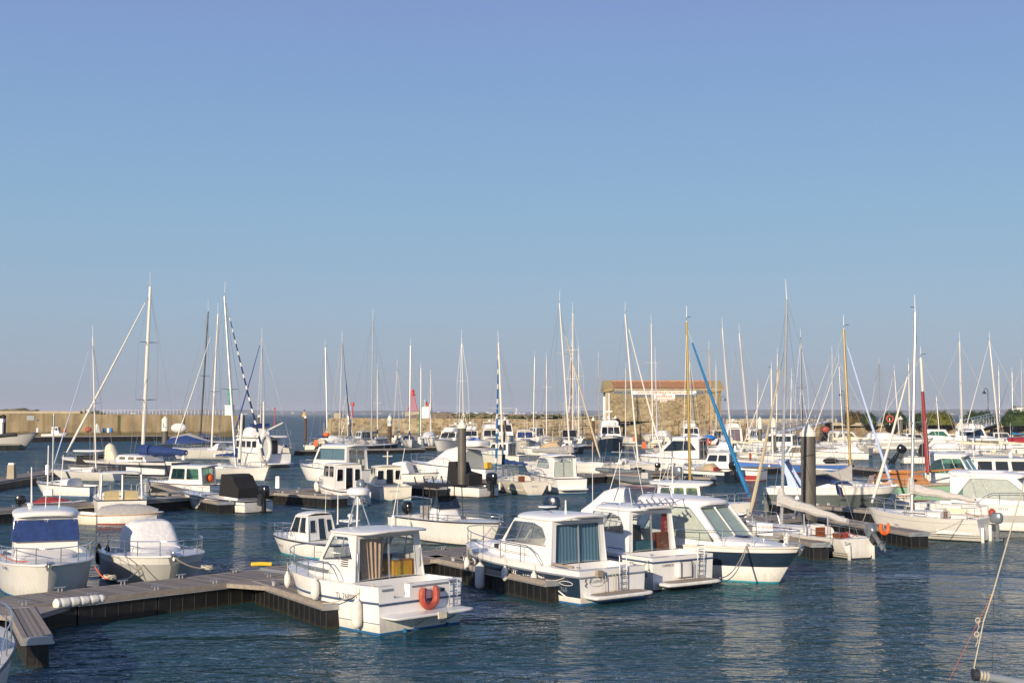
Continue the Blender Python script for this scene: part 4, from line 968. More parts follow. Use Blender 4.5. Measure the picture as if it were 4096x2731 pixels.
for (xa, xb, nm) in ((-.55, 1.6, 'gable_coping'), (Lb-2.0, Lb+.9, 'gable_coping')):
    c = MB(); c.add([(xa, -.5, he-.5), (xb, -.4, he-.1), (xb, dp/2, hr+.3), (xa, dp/2, hr+.3), (xa, dp+.5, he-.5), (xb, dp+.4, he-.1), (xa, -.5, he-.9), (xb, -.4, he-.45), (xa, dp+.5, he-.9), (xb, dp+.4, he-.45)],
          [(0, 1, 2, 3), (3, 2, 5, 4), (0, 6, 7, 1), (4, 5, 9, 8), (0, 3, 4, 8, 6), (1, 7, 9, 5, 2)], 'lichen_stone'); c.build(nm, g, smooth=False)
k = DB/5200
def bx(u): return (u-2426)*k
def bz(v): return WD(2650, v, DB).z-zb
c = MB(); c.box(-.25, .55, -.06, .02, 0, he-.4, 'concrete_pale'); c.box(Lb-.6, Lb+.2, -.06, .02, 0, he-.4, 'concrete'); c.build('corner_stones', g)
MB().box(.4, Lb-.4, -.10, .02, he-.35, he-.05, 'concrete_pale').build('eaves_band', g)
w_ = MB()
def band(u0, v0, u1, v1, mat, d): w_.box(bx(u0), bx(u1), -d, .02, bz(v1), bz(v0), mat)
w_ = MB(); band(2525, 1563, 2785, 1578, 'white_paint', .05); band(2615, 1578, 2700, 1600, 'white_paint', .05); band(2641, 1600, 2668, 1608, 'white_paint', .05); nb = w_.build('name_band', g)
for (u0, v0, u1, v1) in ((2455, 1564, 2492, 1573), (2497, 1564, 2525, 1573), (2524, 1578, 2612, 1586), (2702, 1578, 2772, 1586), (2786, 1564, 2814, 1573), (2827, 1564, 2856, 1573), (2776, 1574, 2787, 1586)):
    w_ = MB(); band(u0, v0, u1, v1, 'pane_blue', .07); nn = max(2, round((u1-u0)/6)); fo = w_.build('window', g)
    fm = MB(); xa, xb = bx(u0), bx(u1)
    for i in range(nn+1): x = xa+(xb-xa)*i/nn; fm.box(x-.05, x+.05, -.10, -.06, bz(v1), bz(v0), 'trim_grey')
    for z in (bz(v0), bz(v1), (bz(v0)+bz(v1))/2): fm.box(xa-.06, xb+.06, -.11, -.05, z-.045, z+.045, 'trim_grey')
    fm.build('frame', fo)
for (tx, u, v, s) in (('SOCIETE CENTRALE DE SAUVETAGE', 2655, 1574.5, 9.5), ('DES', 2656, 1581.5, 6), ('NAUFRAGES', 2656, 1589.5, 9), ('1 RUE DE BOURGOGNE', 2657, 1599, 6.2), ('PARIS', 2655, 1607.5, 7)):
    flattext(g, tx, s*k*1.35, 'ink_brown', (bx(u), -.075, bz(v)), (1, 0, 0), (0, 0, 1), 'wall_lettering', 'CENTER', .022)
MB().box(-.75, -.15, .2, .8, -.1, he-1.9, 'white_paint').build('white_post', g)
m = MB(); m.tube([(.35, -.12, he-.3), (.35, -.12, .2)], .06, 'trim_grey', 5); m.build('downpipe', g)
def wall_lamp(parent, x, y, z): m = MB(); m.tube([(x, y, z), (x, y-.0, z+.9), (x+.5, y, z+1.2), (x+.9, y, z+.8), (x+.9, y, z+.5)], .05, 'trim_dark', 5); m.lathe([(.28, z+.0), (.22, z+.45), (.05, z+.55)], 'trim_dark', (x+.9, y), 8); m.build('wall_lamp', parent)
wall_lamp(g, Lb+.15, -.1, he-2.9)

# quay east of the house: parapet, riprap, hedges
pQ = [prof(2890, 1686, 290), prof(3340, 1688, 272), prof(3560, 1690, 262), prof(4300, 1696, 236)]
o = wallrun('quay_wall', [(x, y, z-.2) for x, y, z in pQ], 0, -.6, 60, 'rubble'); o['kind'] = 'structure'
m = MB()
for i in range(21):
    f = i/20; u = 2895+430*f; D = 290-18*f; q = WD(u, 1688, D)
    if i % 3 != 2: m.box(q.x-.05, q.x+.95, D-.25, D+.2, q.z-.2, q.z+.55, 'concrete_pale')
    m.box(q.x-.1, q.x+1.3, D+.3, D+.8, q.z-.2, q.z+.75, 'concrete_pale')
tag(m.build('parapet_wall'), 'low pale parapet with openings along the quay beside the lifeboat house', 'wall')
m = MB()
q0, q1 = WD(3320, 1692, 271), WD(4250, 1699, 238); m.add([(q0.x, q0.y-.3, q0.z-.5), (q1.x, q1.y-.3, q1.z-.5), (q1.x, q1.y-.3, q1.z+.12), (q0.x, q0.y-.3, q0.z+.12), (q1.x, q1.y+1, q1.z+.12), (q0.x, q0.y+1, q0.z+.12)], [(0, 1, 2, 3), (3, 2, 4, 5)], 'concrete_pale'); m.build('quay_edge')['kind'] = 'structure'
m = MB()
for i in range(560):
    u = 2760+1500*random.random(); f = (u-2890)/1400; D = 290-54*f; q = WD(u, 1700, D); s = random.uniform(.5, 1.15); t = random.random()
    st = len(m.v); m.ellipsoid((0, 0, 0), (s*1.2, s, s*.8), 'rock', 8, 5)
    for j in range(st, len(m.v)): v = m.v[j]; kk = 1+random.uniform(-.16, .16); m.v[j] = (v[0]*kk, v[1]*kk, v[2]*kk)
    m.xf(Matrix.Translation((q.x, D-.4-3.6*t, 2.9-2.9*t)) @ Matrix.Rotation(random.random()*6, 4, 'Z'), st)
o = m.build('riprap_rocks'); o['kind'] = 'stuff'
def hedge(u0, u1, vt, D, lab, mat='leaves', vb=1692):
    a, b = WD(u0, vb, D), WD(u1, vb, D); z1 = WD(u0, vt, D).z; zb_ = a.z-.3; cx = (a.x+b.x)/2; w2 = (b.x-a.x)/2; hh = z1-zb_
    g = thing('hedge', lab, 'hedge', (cx, D, zb_), 0, 'hedges on the quay'); m = MB(); random.seed(int(u0))
    n = int(260*w2/3)
    core = MB(); core.arch([(-w2*.93, .9, 0, hh*.5), (-w2*.75, 1.2, 0, hh*.82), (0, 1.3, 0, hh*.9), (w2*.75, 1.2, 0, hh*.8), (w2*.93, .9, 0, hh*.5)], mat, 3, 10); core.build('inner_growth', g)
    for i in range(n):
        x = random.uniform(-1, 1); e = (1-abs(x)**4)**.5; a_ = random.uniform(0, PI); r_ = random.uniform(.85, 1.06); lump = 1+.07*math.sin(x*7+u0)+.05*math.sin(x*17)
        p = Vector((x*w2, -1.5*math.cos(a_)*r_, .2+(hh*e*lump-.2)*math.sin(a_)**.45*r_))
        for j in range(5):
            c = p+Vector((random.gauss(0, .16), random.gauss(0, .16), random.gauss(0, .14))); d1 = Vector((random.gauss(0, 1), random.gauss(0, 1), random.gauss(0, 1))).normalized()*.17; d2 = d1.orthogonal().normalized()*.09
            m.add([c-d1, c+d2, c+d1, c-d2], [(0, 1, 2, 3)], mat)
    m.build('foliage', g, smooth=False)
for a in ((3372, 3455, 1650, 268, 'left end hedge turning brown on the quay behind the gangway', 'leaves_brown', 1688), (3450, 3500, 1652, 262, 'small dark green hedge beside the brown one', 'leaves', 1689), (3530, 3625, 1651, 258, 'dark green hedge behind the life ring post', 'leaves', 1691),
          (3657, 3715, 1654, 254, 'narrow green hedge left of the yellowish one', 'leaves', 1692), (3700, 3810, 1649, 251, 'yellowish green hedge in the middle of the row', 'leaves_yellow', 1693), (3850, 3985, 1648, 246, 'long green hedge behind the grey gangway', 'leaves', 1694), (4008, 4180, 1640, 240, 'tall dark hedge at the right edge of the photo', 'leaves', 1696)): hedge(*a)
def street_lamp(u, vt, vb, D, lab):
    a = WD(u, vb, D); zt = WD(u, vt, D).z-a.z; g = thing('street_lamp', lab, 'street lamp', (a.x, D, a.z), 0, 'street lamps on the quay')
    m = MB(); m.tube([(0, 0, 0), (0, 0, zt*.9), (-.15, 0, zt*.98), (-.45, 0, zt), (-.7, 0, zt*.96), (-.7, 0, zt*.9)], .07, 'trim_dark', 6); m.build('post', g)
    MB().lathe([(.42, zt*.84), (.3, zt*.88), (.1, zt*.92), (.06, zt*.94)], 'trim_dark', (-.7, 0), 10).build('lamp_shade', g)
street_lamp(3378, 1562, 1690, 262, 'left hooked lamp post rising behind the brown hedge'); street_lamp(3954, 1552, 1695, 243, 'right hooked lamp post rising behind the long hedge')
# life ring on a post, small shed roof at the right edge
q = WD(3553, 1692, 256); g = thing('ring_post', 'pale post holding a pink ring in front of the hedges', 'post', (q.x, 255, q.z)); MB().tube([(0, 0, -.3), (0, 0, 1.0)], .09, 'white_paint', 6).build('post', g)
o = MB().tube([(.62*math.cos(a), 0, .62*math.sin(a)) for a in [2*PI*k/16 for k in range(17)]], .2, 'buoy_red', 8, False).build('ring_buoy', loc=(q.x, 254.8, q.z+.85)); tag(o, 'faded pink ring on a post in front of the hedges', 'lifebuoy')
q = WD(4085, 1640, 262); g = thing('rooftop_sign', 'pale boxy hut top showing above the tall hedge', 'hut', (q.x, 262, 3.5)); MB().box(-1, 2.2, 0, 2, 0, WD(4085, 1628, 262).z-3.5, 'white_paint').build('wall', g); MB().box(-1.2, 2.4, -.2, 2.2, WD(4085, 1628, 262).z-3.5, WD(4085, 1624, 262).z-3.4, 'trim_grey').build('roof', g)

# ------------------------------------------------------------ pontoons, piles, gangways
def pontoon(label, P0, P1, width=2.0, z=.7, pos='c', cleat_n=0, name='pontoon', nf=None, zf=.0, planks='planks', seams=True):
    a, b = (W(*P0, z), W(*P1, z)) if len(P0) == 2 else (Vector(P0), Vector(P1))
    d = b-a; L = math.hypot(d.x, d.y); rz = math.atan2(d.y, d.x)
    g = thing(name, label, 'pontoon', (a.x, a.y, 0), rz, 'marina pontoons'); y0, y1 = {'c': (-width/2, width/2), 'l': (0, width), 'r': (-width, 0)}[pos]
    MB().box(0, L, y0+.10, y1-.10, z-.10, z, planks).build('deck', g)
    for (ya, yb) in ((y0-.02, y0+.10), (y1-.10, y1+.02)):
        m = MB(); m.box(0, L, ya, yb, z-.13, z+.015, 'silt_wood'); m.box(0, L, ya-.03*(ya < 0)+(.0), yb+.03*(ya >= 0 or yb > 0)*1, z-.17, z-.135, 'alu'); m.build('edge_rail', g)
    for xa in (-.03, L-.05): MB().box(xa, xa+.08, y0, y1, z-.17, z+.012, 'alu').build('end_beam', g)
    if planks == 'boards_long' and L > 3.5:                 # splayed root plates where a finger meets its walkway
        for (ya, sg) in ((y1-.02, 1), (y0+.02, -1)):
            m = MB(); P = [(0, ya), (1.5, ya), (0, ya+sg*1.0)]; m.add([(x, y, z-.006) for x, y in P]+[(x, y, z-.14) for x, y in P], [(0, 1, 2)[::sg], (3, 4, 5)[::-sg], (0, 3, 4, 1), (1, 4, 5, 2), (2, 5, 3, 0)], 'silt_wood'); m.build('root_plate', g, smooth=False)
    nf = nf or max(1, round(L/2.6))
    for i in range(nf):
        xa = L*i/nf+.04; xb = L*(i+1)/nf-.04; m = MB(); m.box(xa, xb, y0+.08, y1-.08, -.25, z-.18, 'float_black')
        if seams:
            ns = max(2, round((xb-xa)/.42))
            for k in range(ns+1):
                x = xa+(xb-xa)*k/ns
                for yy in (y0+.08, y1-.08): m.box(x-.01, x+.01, yy-.012, yy+.012, -.2, z-.2, 'seam')
            nsy = max(2, round((y1-y0)/.42))
            for x_ in ((xa,) if i == 0 else ()) + ((xb,) if i == nf-1 else ()):
                for k in range(nsy+1): y = y0+.08+(y1-y0-.16)*k/nsy; m.box(x_-.012, x_+.012, y-.01, y+.01, -.2, z-.2, 'seam')
        m.build('float', g, smooth=False)
    for k in range(cleat_n):
        x = L*(k+.5)/cleat_n
        for yy in (y0+.14, y1-.14):
            m = MB(); m.tube([(x-.17, yy, z+.13), (x+.17, yy, z+.13)], .024, 'alu', 6)
            for dx in (-.06, .06): m.tube([(x+dx, yy, z), (x+dx, yy, z+.13)], .022, 'alu', 6)
            m.build('cleat', g)
    return g, a, rz, L
def pile(u, vt, D=None, vb=None, r=.3, label='', mat='pile_paint', cap='pile_cap', letter=None, caph=.55, capband=0):
    if D is None: D = W(u, vb).y
    t = WD(u, vt, D); g = thing('mooring_pile', label, 'mooring pile', (t.x, D, -.5), 0, 'mooring piles'); h = t.z+.5
    m = MB(); m.lathe([(r, 0), (r, h-caph-capband)], mat, n=20); m.build('shaft', g)
    m = MB(); m.lathe([(r*.97, h-caph-capband), (r*1.12, h-caph-capband-.12*(caph > .3)), (r*1.12, h-caph+.06), (r*.99, h-caph+.1), (.02, h)], cap, n=20); m.build('cap', g)
    if letter: flattext(g, letter, r*2.3 if len(letter) < 2 else r*.9, 'ink_blue', (-.0, -r*1.12-.01, h-caph-capband*.75), (1, 0, 0), (0, 0, 1), 'pile_letter', 'CENTER')
    return g
# near walkway and its fingers
gW, aW, rW, LW = pontoon('near walkway pontoon with weathered planks leading away to the right', (-40, 2440), (1190, 2298), 2.15, .7, 'l', 5)
pontoon('far half of the near walkway behind the navy and white boats', (1195, 2292), (3300, 2062), 2.15, .7, 'l', 6)
pontoon('finger pontoon beside the white cabin boat with the red horseshoe', (1012, 2322), (1297, 2416), 1.0, .7, 'l', 2, planks='boards_long')
pontoon('narrow finger pontoon along the navy hulled cabin boat', (1690, 2222), (2183, 2324), .75, .7, 'l', 2, planks='boards_long')
pontoon('short dark finger pontoon end behind the bow of the big navy and white cruiser', (2940, 2092), (3247, 2172), .8, .7, 'l', 1, planks='boards_long')
pontoon('long finger pontoon ending below the light grey sailboat', (3215, 2060), (3640, 2130), 1.0, .7, 'l', 2, planks='boards_long')
pontoon('pontoon stub under the dark grey express cruiser', (3050, 2002), (3500, 2044), 1.1, .7, 'l', 1)
pontoon('splayed pontoon piece at the lower left corner with pale edges', (30, 2432), (92, 2552), .66, .7, 'l', 0, planks='boards_long')
# middle walkway (behind the first water lane)
pontoon('left part of the middle walkway with grey planks', (-260, 2062), (700, 1994), 2.1, .7, 'l', 4)
pontoon('middle walkway between the black covered boat and the white wheelhouse boat', (704, 1993), (1480, 1948), 2.1, .7, 'l', 5)
pontoon('middle walkway behind the ivory sailboat and the rigid inflatable', (1484, 1947), (2420, 1898), 2.1, .7, 'l', 5)
pontoon('right part of the middle walkway behind the tall grey pile', (2424, 1897), (3420, 1852), 2.1, .7, 'l', 5)
pontoon('finger pontoon ending at the white wheelhouse boat with grey outboard', (1060, 1968), (1322, 1986), 1.5, .7, 'l', 2)
pontoon('finger pontoon beside the bow of the black covered motorboat', (640, 1968), (872, 2008), 1.0, .7, 'l', 1, planks='boards_long')
pontoon('small finger pontoon right of the cream wheelhouse boat', (1520, 1930), (1742, 1949), 1.0, .7, 'l', 1)
pontoon('wide finger pontoon behind the grey inflatables', (2300, 1893), (2840, 1910), 1.2, .7, 'l', 1)
pontoon('empty finger pontoon end right of the gold mast', (3395, 1868), (3510, 1878), 1.6, .7, 'l', 1)
pontoon('finger pontoon between the middle walkway and the small white cuddy boat', (600, 1933), (700, 1962), 1.0, .7, 'l', 0, planks='boards_long')
# left mid pontoon
pontoon('left pontoon curving past the post stump', (-160, 1952), (262, 1882), 2.2, .7, 'l', 3)
q = W(20, 1915, .7); g = thing('bollard_post', 'square pale post standing on the left pontoon', 'post', (q.x+.3, q.y+.6, .7)); m = MB(); m.box(-.3, .3, -.3, .3, 0, 1.15, 'concrete_pale', .04, .04); m.build('post', g); MB().box(-.2, .2, -.2, .2, 1.15, 1.28, 'alu').build('cap', g)
q = W(577, 1985, .7); g = thing('service_pedestal', 'grey service pedestal with coiled hose on the middle walkway', 'pedestal', (q.x, q.y+.5, .7)); m = MB(); m.lathe([(.26, 0), (.26, .85), (.2, .95), (.12, 1.15)], 'trim_grey', n=12); m.build('body', g); m = MB(); m.tube([(.28*math.cos(a), -.28, .55+.28*math.sin(a)) for a in [k*.5 for k in range(14)]], .03, 'canvas_grey', 5, False); m.build('hose', g)
for (u, v, lab) in ((1106, 1953, 'slim pale post on the middle walkway left of the wheelhouse boat'), (183, 1898, 'slim pale post on the left pontoon')): q = W(u, v, .7); MBo = MB().box(-.14, .14, -.14, .14, 0, .85, 'alu', .02, .02).build('post', loc=(q.x, q.y+.4, .7)); tag(MBo, lab, 'post')
# far row pontoon
pontoon('far pontoon at the harbour mouth left of the pile marked N', (1105, 1802), (1700, 1793), 2.4, .7, 'l', 0, nf=12, seams=False)
pontoon('far pontoon below the row of cruisers in the middle', (1704, 1786), (2500, 1778), 2.4, .7, 'l', 0, nf=14, seams=False)
pontoon('far pontoon below the lifeboat house', (2504, 1778), (3100, 1782), 2.4, .7, 'l', 0, nf=12, seams=False)
pontoon('far right pontoon below the dark hulled speedboat', (3840, 1850), (4250, 1868), 2.2, .7, 'l', 0, nf=8)
pontoon('landing pontoon along the foot of the left breakwater', (60, 1746), (690, 1741), 3.5, 1.2, 'l', 0, nf=16, seams=False)
pontoon('work pontoon beside the patrol boat at the far left', (-160, 1778), (78, 1776), 3.0, 1.0, 'l', 0, nf=5, seams=False)

pile(3231, 1690, vb=2150, r=.36, label='tall thick grey mooring pile with a white cone cap right of centre')
pile(1848, 1676, vb=1985, r=.31, label='tall grey mooring pile with white cone cap behind the black canopy')
pile(1222, 1660, vb=1772, r=.27, label='thin rusty mooring pile at the harbour mouth', mat='pile_rust', caph=.5)
pile(1397, 1658, vb=1772, r=.36, label='mooring pile lettered M behind the far sailboats', letter='M', capband=1.3)
pile(1559, 1659, vb=1790, r=.36, label='dark mooring pile lettered N on the far pontoon', mat='pile_rust', letter='N', capband=1.3)
pile(2019, 1666, vb=1800, r=.25, label='rusty mooring pile behind the blue striped furled sail', mat='pile_rust', caph=.5)
pile(2373, 1666, vb=1812, r=.23, label='slim rusty mooring pile left of the navy trawler', mat='pile_rust', caph=.5)
pile(2462, 1661, vb=1760, r=.36, label='rusty mooring pile with stone coloured cap behind the navy trawler', mat='pile_rust')
pile(3039, 1666, vb=1812, r=.32, label='grey mooring pile with white cap left of the pile marked E', capband=1.2)
pile(3094, 1670, vb=1838, r=.33, label='grey mooring pile marked E in front of the white gangway', letter='E', capband=1.6)
pile(3262, 1661, vb=1745, r=.2, label='thin dark mooring pile behind the white gangway', mat='pile_rust', caph=.4)
pile(3602, 1663, vb=1780, r=.38, label='grey mooring pile in front of the hedges')
pile(3881, 1662, vb=1745, r=.2, label='thin mooring pile behind the grey gangway', caph=.5)
pile(661, 1663, vb=1815, r=.45, label='squat white capped mooring pile behind the covered ketch', letter='L', capband=1.6)
pile(736, 1662, vb=1745, r=.36, label='rusty mooring pile in front of the left breakwater', mat='pile_rust')
pile(1037, 1656, vb=1760, r=.33, label='rusty mooring pile behind the white motor yacht', mat='pile_rust')
for i, u in enumerate((-8, 13)):
    pile(u, 1657, vb=1785, r=.5 if i else .42, label=['thick black steel pile at the far left edge, left one of two', 'thick black steel pile at the far left edge, right one of two'][i], mat='rubber', cap='rubber', caph=.3)

def gangway(u0, v0, D0, u1, v1, D1_, w, mat, lab, bays=12, hgt=1.2):
    a, b = WD(u0, v0, D0), WD(u1, v1, D1_); d = b-a; L = d.length; rz = math.atan2(d.y, d.x); pt = math.asin(d.z/L)
    g = thing('gangway', lab, 'gangway', a, rz); Mx = Matrix.Rotation(-pt, 4, 'Y')
    m = MB(); m.box(0, L, -w/2, w/2, -.15, 0, mat); m.xf(Mx); m.build('deck', g)
    for sy in (-w/2, w/2):
        m = MB(); m.tube([(0, sy, 0), (L, sy, 0)], .09, mat, 5); m.tube([(0, sy, hgt), (L, sy, hgt)], .09, mat, 5); m.tube([(0, sy, hgt*.5), (L, sy, hgt*.5)], .05, mat, 4)
        for k in range(bays+1): x = L*k/bays; m.tube([(x, sy, 0), (x, sy, hgt)], .055, mat, 4)
        for k in range(bays): x = L*k/bays; xb = L*(k+1)/bays; m.tube([(x, sy, 0), (xb, sy, hgt)] if k % 2 else [(x, sy, hgt), (xb, sy, 0)], .05, mat, 4)
        m.xf(Mx); m.build('truss', g)
gangway(3010, 1753, 215, 3315, 1683, 272, 2.0, 'white_paint', 'long white truss gangway sloping down behind the pile marked E', 16, 1.5)
gangway(3868, 1722, 205, 3978, 1690, 243, 1.8, 'alu', 'grey truss gangway sloping down from the hedges', 9, 1.6)
m = MB(); a, b = WD(2075, 1712, 310), WD(2424, 1678, 298)          # ramp railing
for k in range(15): p = a.lerp(b, k/14); m.tube([p-Vector((0, 0, .4)), p+Vector((0, 0, 1.1))], .07, 'concrete_pale', 4)
for dz in (1.1, .5): m.tube([a+Vector((0, 0, dz)), b+Vector((0, 0, dz))], .07, 'concrete_pale', 4)
tag(m.build('ramp_railing'), 'pale railing climbing the stone breakwater towards the lifeboat house', 'railing')
# drums and boxes on the landing pontoon
for (u, mat, nm, lab, cat) in ((259, 'orange', 'marker_float', 'orange marker float on the landing pontoon', 'float'), (353, 'buoy_red', 'mooring_buoy', 'pink red buoy on the landing pontoon', 'buoy'), (417, 'blue_plastic', 'drum', 'left blue drum on the landing pontoon', 'drum'), (434, 'white_paint', 'drum', 'white drum between the two blue ones', 'drum'), (445, 'blue_plastic', 'drum', 'right blue drum on the landing pontoon', 'drum'), (151, 'white_paint', 'drum', 'white post shaped drum left of the small boat on the landing pontoon', 'drum')):
    q = WD(u, 1727, 336); r = .75 if nm == 'mooring_buoy' else .36
    if nm == 'mooring_buoy': o = MB().ellipsoid((0, 0, r), (r*1.15, r, r), mat).build(nm, loc=(q.x, 336, 1.2))
    else: o = MB().lathe([(r*.9, 0), (r, .1), (r, 1.0), (r*.9, 1.15), (r*.3, 1.2)], mat, n=12).build(nm, loc=(q.x, 336, 1.2))
    tag(o, lab, cat)
m = MB(); q = WD(388, 1725, 334); m.lathe([(.9, 0), (.75, .4), (.45, 1.8), (.12, 2.3)], 'white_paint', n=4); tag(m.build('channel_marker', loc=(q.x, 334, 1.2)), 'white pyramid shaped marker on the landing pontoon', 'marker')
# ============================================================ boats, near row
random.seed(3)
# ---- white cabin boat with red horseshoe
def x_main(root, h, M, L):
    radar(root, 2.55, .25, 3.62, .34)
    m = MB(); m.tube([(2.35, .45, 2.72), (2.5, .3, 3.6)], .028, 'steel'); m.tube([(2.75, .45, 2.72), (2.6, .3, 3.6)], .02, 'steel'); m.tube([(2.45, -.1, 2.72), (2.55, .2, 3.6)], .02, 'steel'); m.build('radar_mast', root)
    antenna(root, 2.0, -.55, 2.7, 2.3, .012, lean=(-.12, -.12)); antenna(root, 3.2, .5, 2.75, .9, .02, lean=(0, 0))
    m = MB(); m.lathe([(.05, 2.76), (.06, 2.95), (.09, 2.96), (.09, 3.02), (.03, 3.05)], 'white_paint', (3.1, .1), 10); m.build('roof_light', root)
    MB().slab(3.0, 3.55, .25, .25, 2.80, .05, 'gel_white', .0).build('roof_hatch', root)
    # door interior: galley cupboard, stripes
    m = MB(); m.box(1.70, 2.2, -1.1, -.40, .55, 1.72, 'galley_wood'); m.box(1.68, 2.22, -1.12, -.38, 1.72, 1.76, 'varnish_light'); m.box(1.685, 1.70, -1.0, -.5, .9, 1.55, 'yellow'); m.box(2.6, 3.1, -.9, .9, .5, 1.75, 'dark_inside'); m.build('galley', root)
    # aft bulwark top rail and details
    s = h.hs
    MB().slab(-.66, .05, 1.50, 1.48, .46, .07, 'gel_white', 0, n=7).build('swim_platform', root)
    m = MB(); m.box(-.69, -.655, -.35, -.05, .36, .54, 'canvas_cream'); m.build('platform_cloth', root)
    for sy in (-.75, .3): MB().tube([(0, sy, .12), (-.5, sy-.1, .38)], .022, 'steel').build('platform_strut', root)
    ladder(root, -.10, -1.12, .56, 1.28, .3, .0, 4)
    for sy in (-1, 1): MB().tube([(1.43, sy*1.12, 1.45), (1.40, sy*1.16, 1.6), (1.42, sy*1.14, 2.05), (1.5, sy*1.1, 2.2)], .022, 'steel', 6).build('grab_handle', root)
    # stripes on the cabin side and hull lettering
    h.text(root, 'TL 768883', 1.85, .86, .22, 'ink', 1)
    flattext(root, 'VIKA A  EL', .11, 'trim_grey', (-.025, .12, 1.04), (0, -1, 0), (0, 0, 1), 'stern_name')
    for k in range(4):
        m = MB(); z = 1.70+k*.055; m.box(1.72, 2.02, 1.262-.010*k, 1.285-.010*k, z, z+.02, 'ink'); m.build('side_vent', root)
    m = MB()
    for sd in (1, -1): pts = [(x, sd*(h.side(x, 1.36)-.17), 1.52+.05*(x/L)) for x in (2.6, 3.3, 4.0, 4.6)]; m.tube(pts, .06, 'trim_grey', 4)
    m.build('cabin_side_stripe', root)
    m = MB(); m.box(-.02, .03, -1.42, 1.42, .79, .83, 'trim_blue'); m.build('transom_stripe', root)
    m = MB(); m.box(-.03, .02, 1.02, 1.42, 1.18, 1.23, 'trim_grey'); m.box(-.03, .02, -1.4, .36, 1.20, 1.24, 'trim_grey'); m.build('transom_trim', root)
    m = MB(); m.box(-.015, .02, -.86, -.72, .98, 1.08, 'trim_dark'); m.build('stern_plate', root)
    for sy in (.62, -.95): m = MB(); m.box(-.10, .02, sy-.03, sy+.03, -.12, .1, 'antifoul_blue'); m.build('trim_tab', root)
    # cushion-like seat in the cockpit
    MB().box(.15, .6, -1.0, -.5, .45, .85, 'gel_white').build('cockpit_seat', root)
r1, h1, M1, L1 = motorboat('white cabin boat with tan curtain, radar dome and a red horseshoe on its stern', (1684, 2516), (1204, 2241), 1.45, B=3.2, hs=1.30, col='gel_bright', anti='antifoul_blue', rub='trim_blue', rubf=.62, ck=(.04, .235), fz=.5,
    cab=dict(x0=.235, x1=.62, zt=2.60, wb=1.30, wt=1.16, wfb=1.16, rf=.95, rb=.12, sill=.40, side='wedge', front=2, roof=(.62, .40), roofth=.08, camber=.07, glass='glass', zback=.5, curtain_m=None, back_frac=(.05, .90)),
    cud=(.60, .93, 1.15, .35, .42, .04), rail=(.30, .97, .52), platform=None, extras=x_main, stripe=((.16, 'trim_blue', .012),), sag_=.06, name='cabin_boat', tw=.96, cut=(.98, .42, .94))
m = MB(); rg = []
for i in range(13):                                        # gathered curtain with folds
    f = i/12; z = .64+1.80*f; ya = .62+.46*f**.7; yb = .16-.10*f
    rg.append([(1.60+.045*math.sin(j*1.25), yb+(ya-yb)*j/30, z) for j in range(31)])
m.rings(rg, 'curtain_tan', close=False, cap=(False, False)); m.build('curtain', r1, ang=80)
horseshoe(M1, -.10, -.22, .88, .31, 'faded red horseshoe buoy hanging on the white transom of the boat with the tan curtain', 'buoy_red')
fender(M1, .75, 1.68, .52, .75, .14, 'long white fender nearest the stern of the boat with the tan curtain', .35)
fender(M1, 2.6, 1.74, 1.02, .55, .12, 'white fender amidships on the boat with the tan curtain', .3)
fender(M1, 4.3, 1.50, 1.12, .4, .09, 'small white fender near the bow of the boat with the tan curtain', .3)
rope(M1 @ Vector((.35, 1.4, 1.35)), W(1290, 2412, .72), 'mooring rope from the stern of the boat with the tan curtain to the pontoon', .12)
rope(M1 @ Vector((5.5, .5, 1.5)), W(1235, 2380, .72), 'mooring rope from the bow of the boat with the tan curtain', .25)

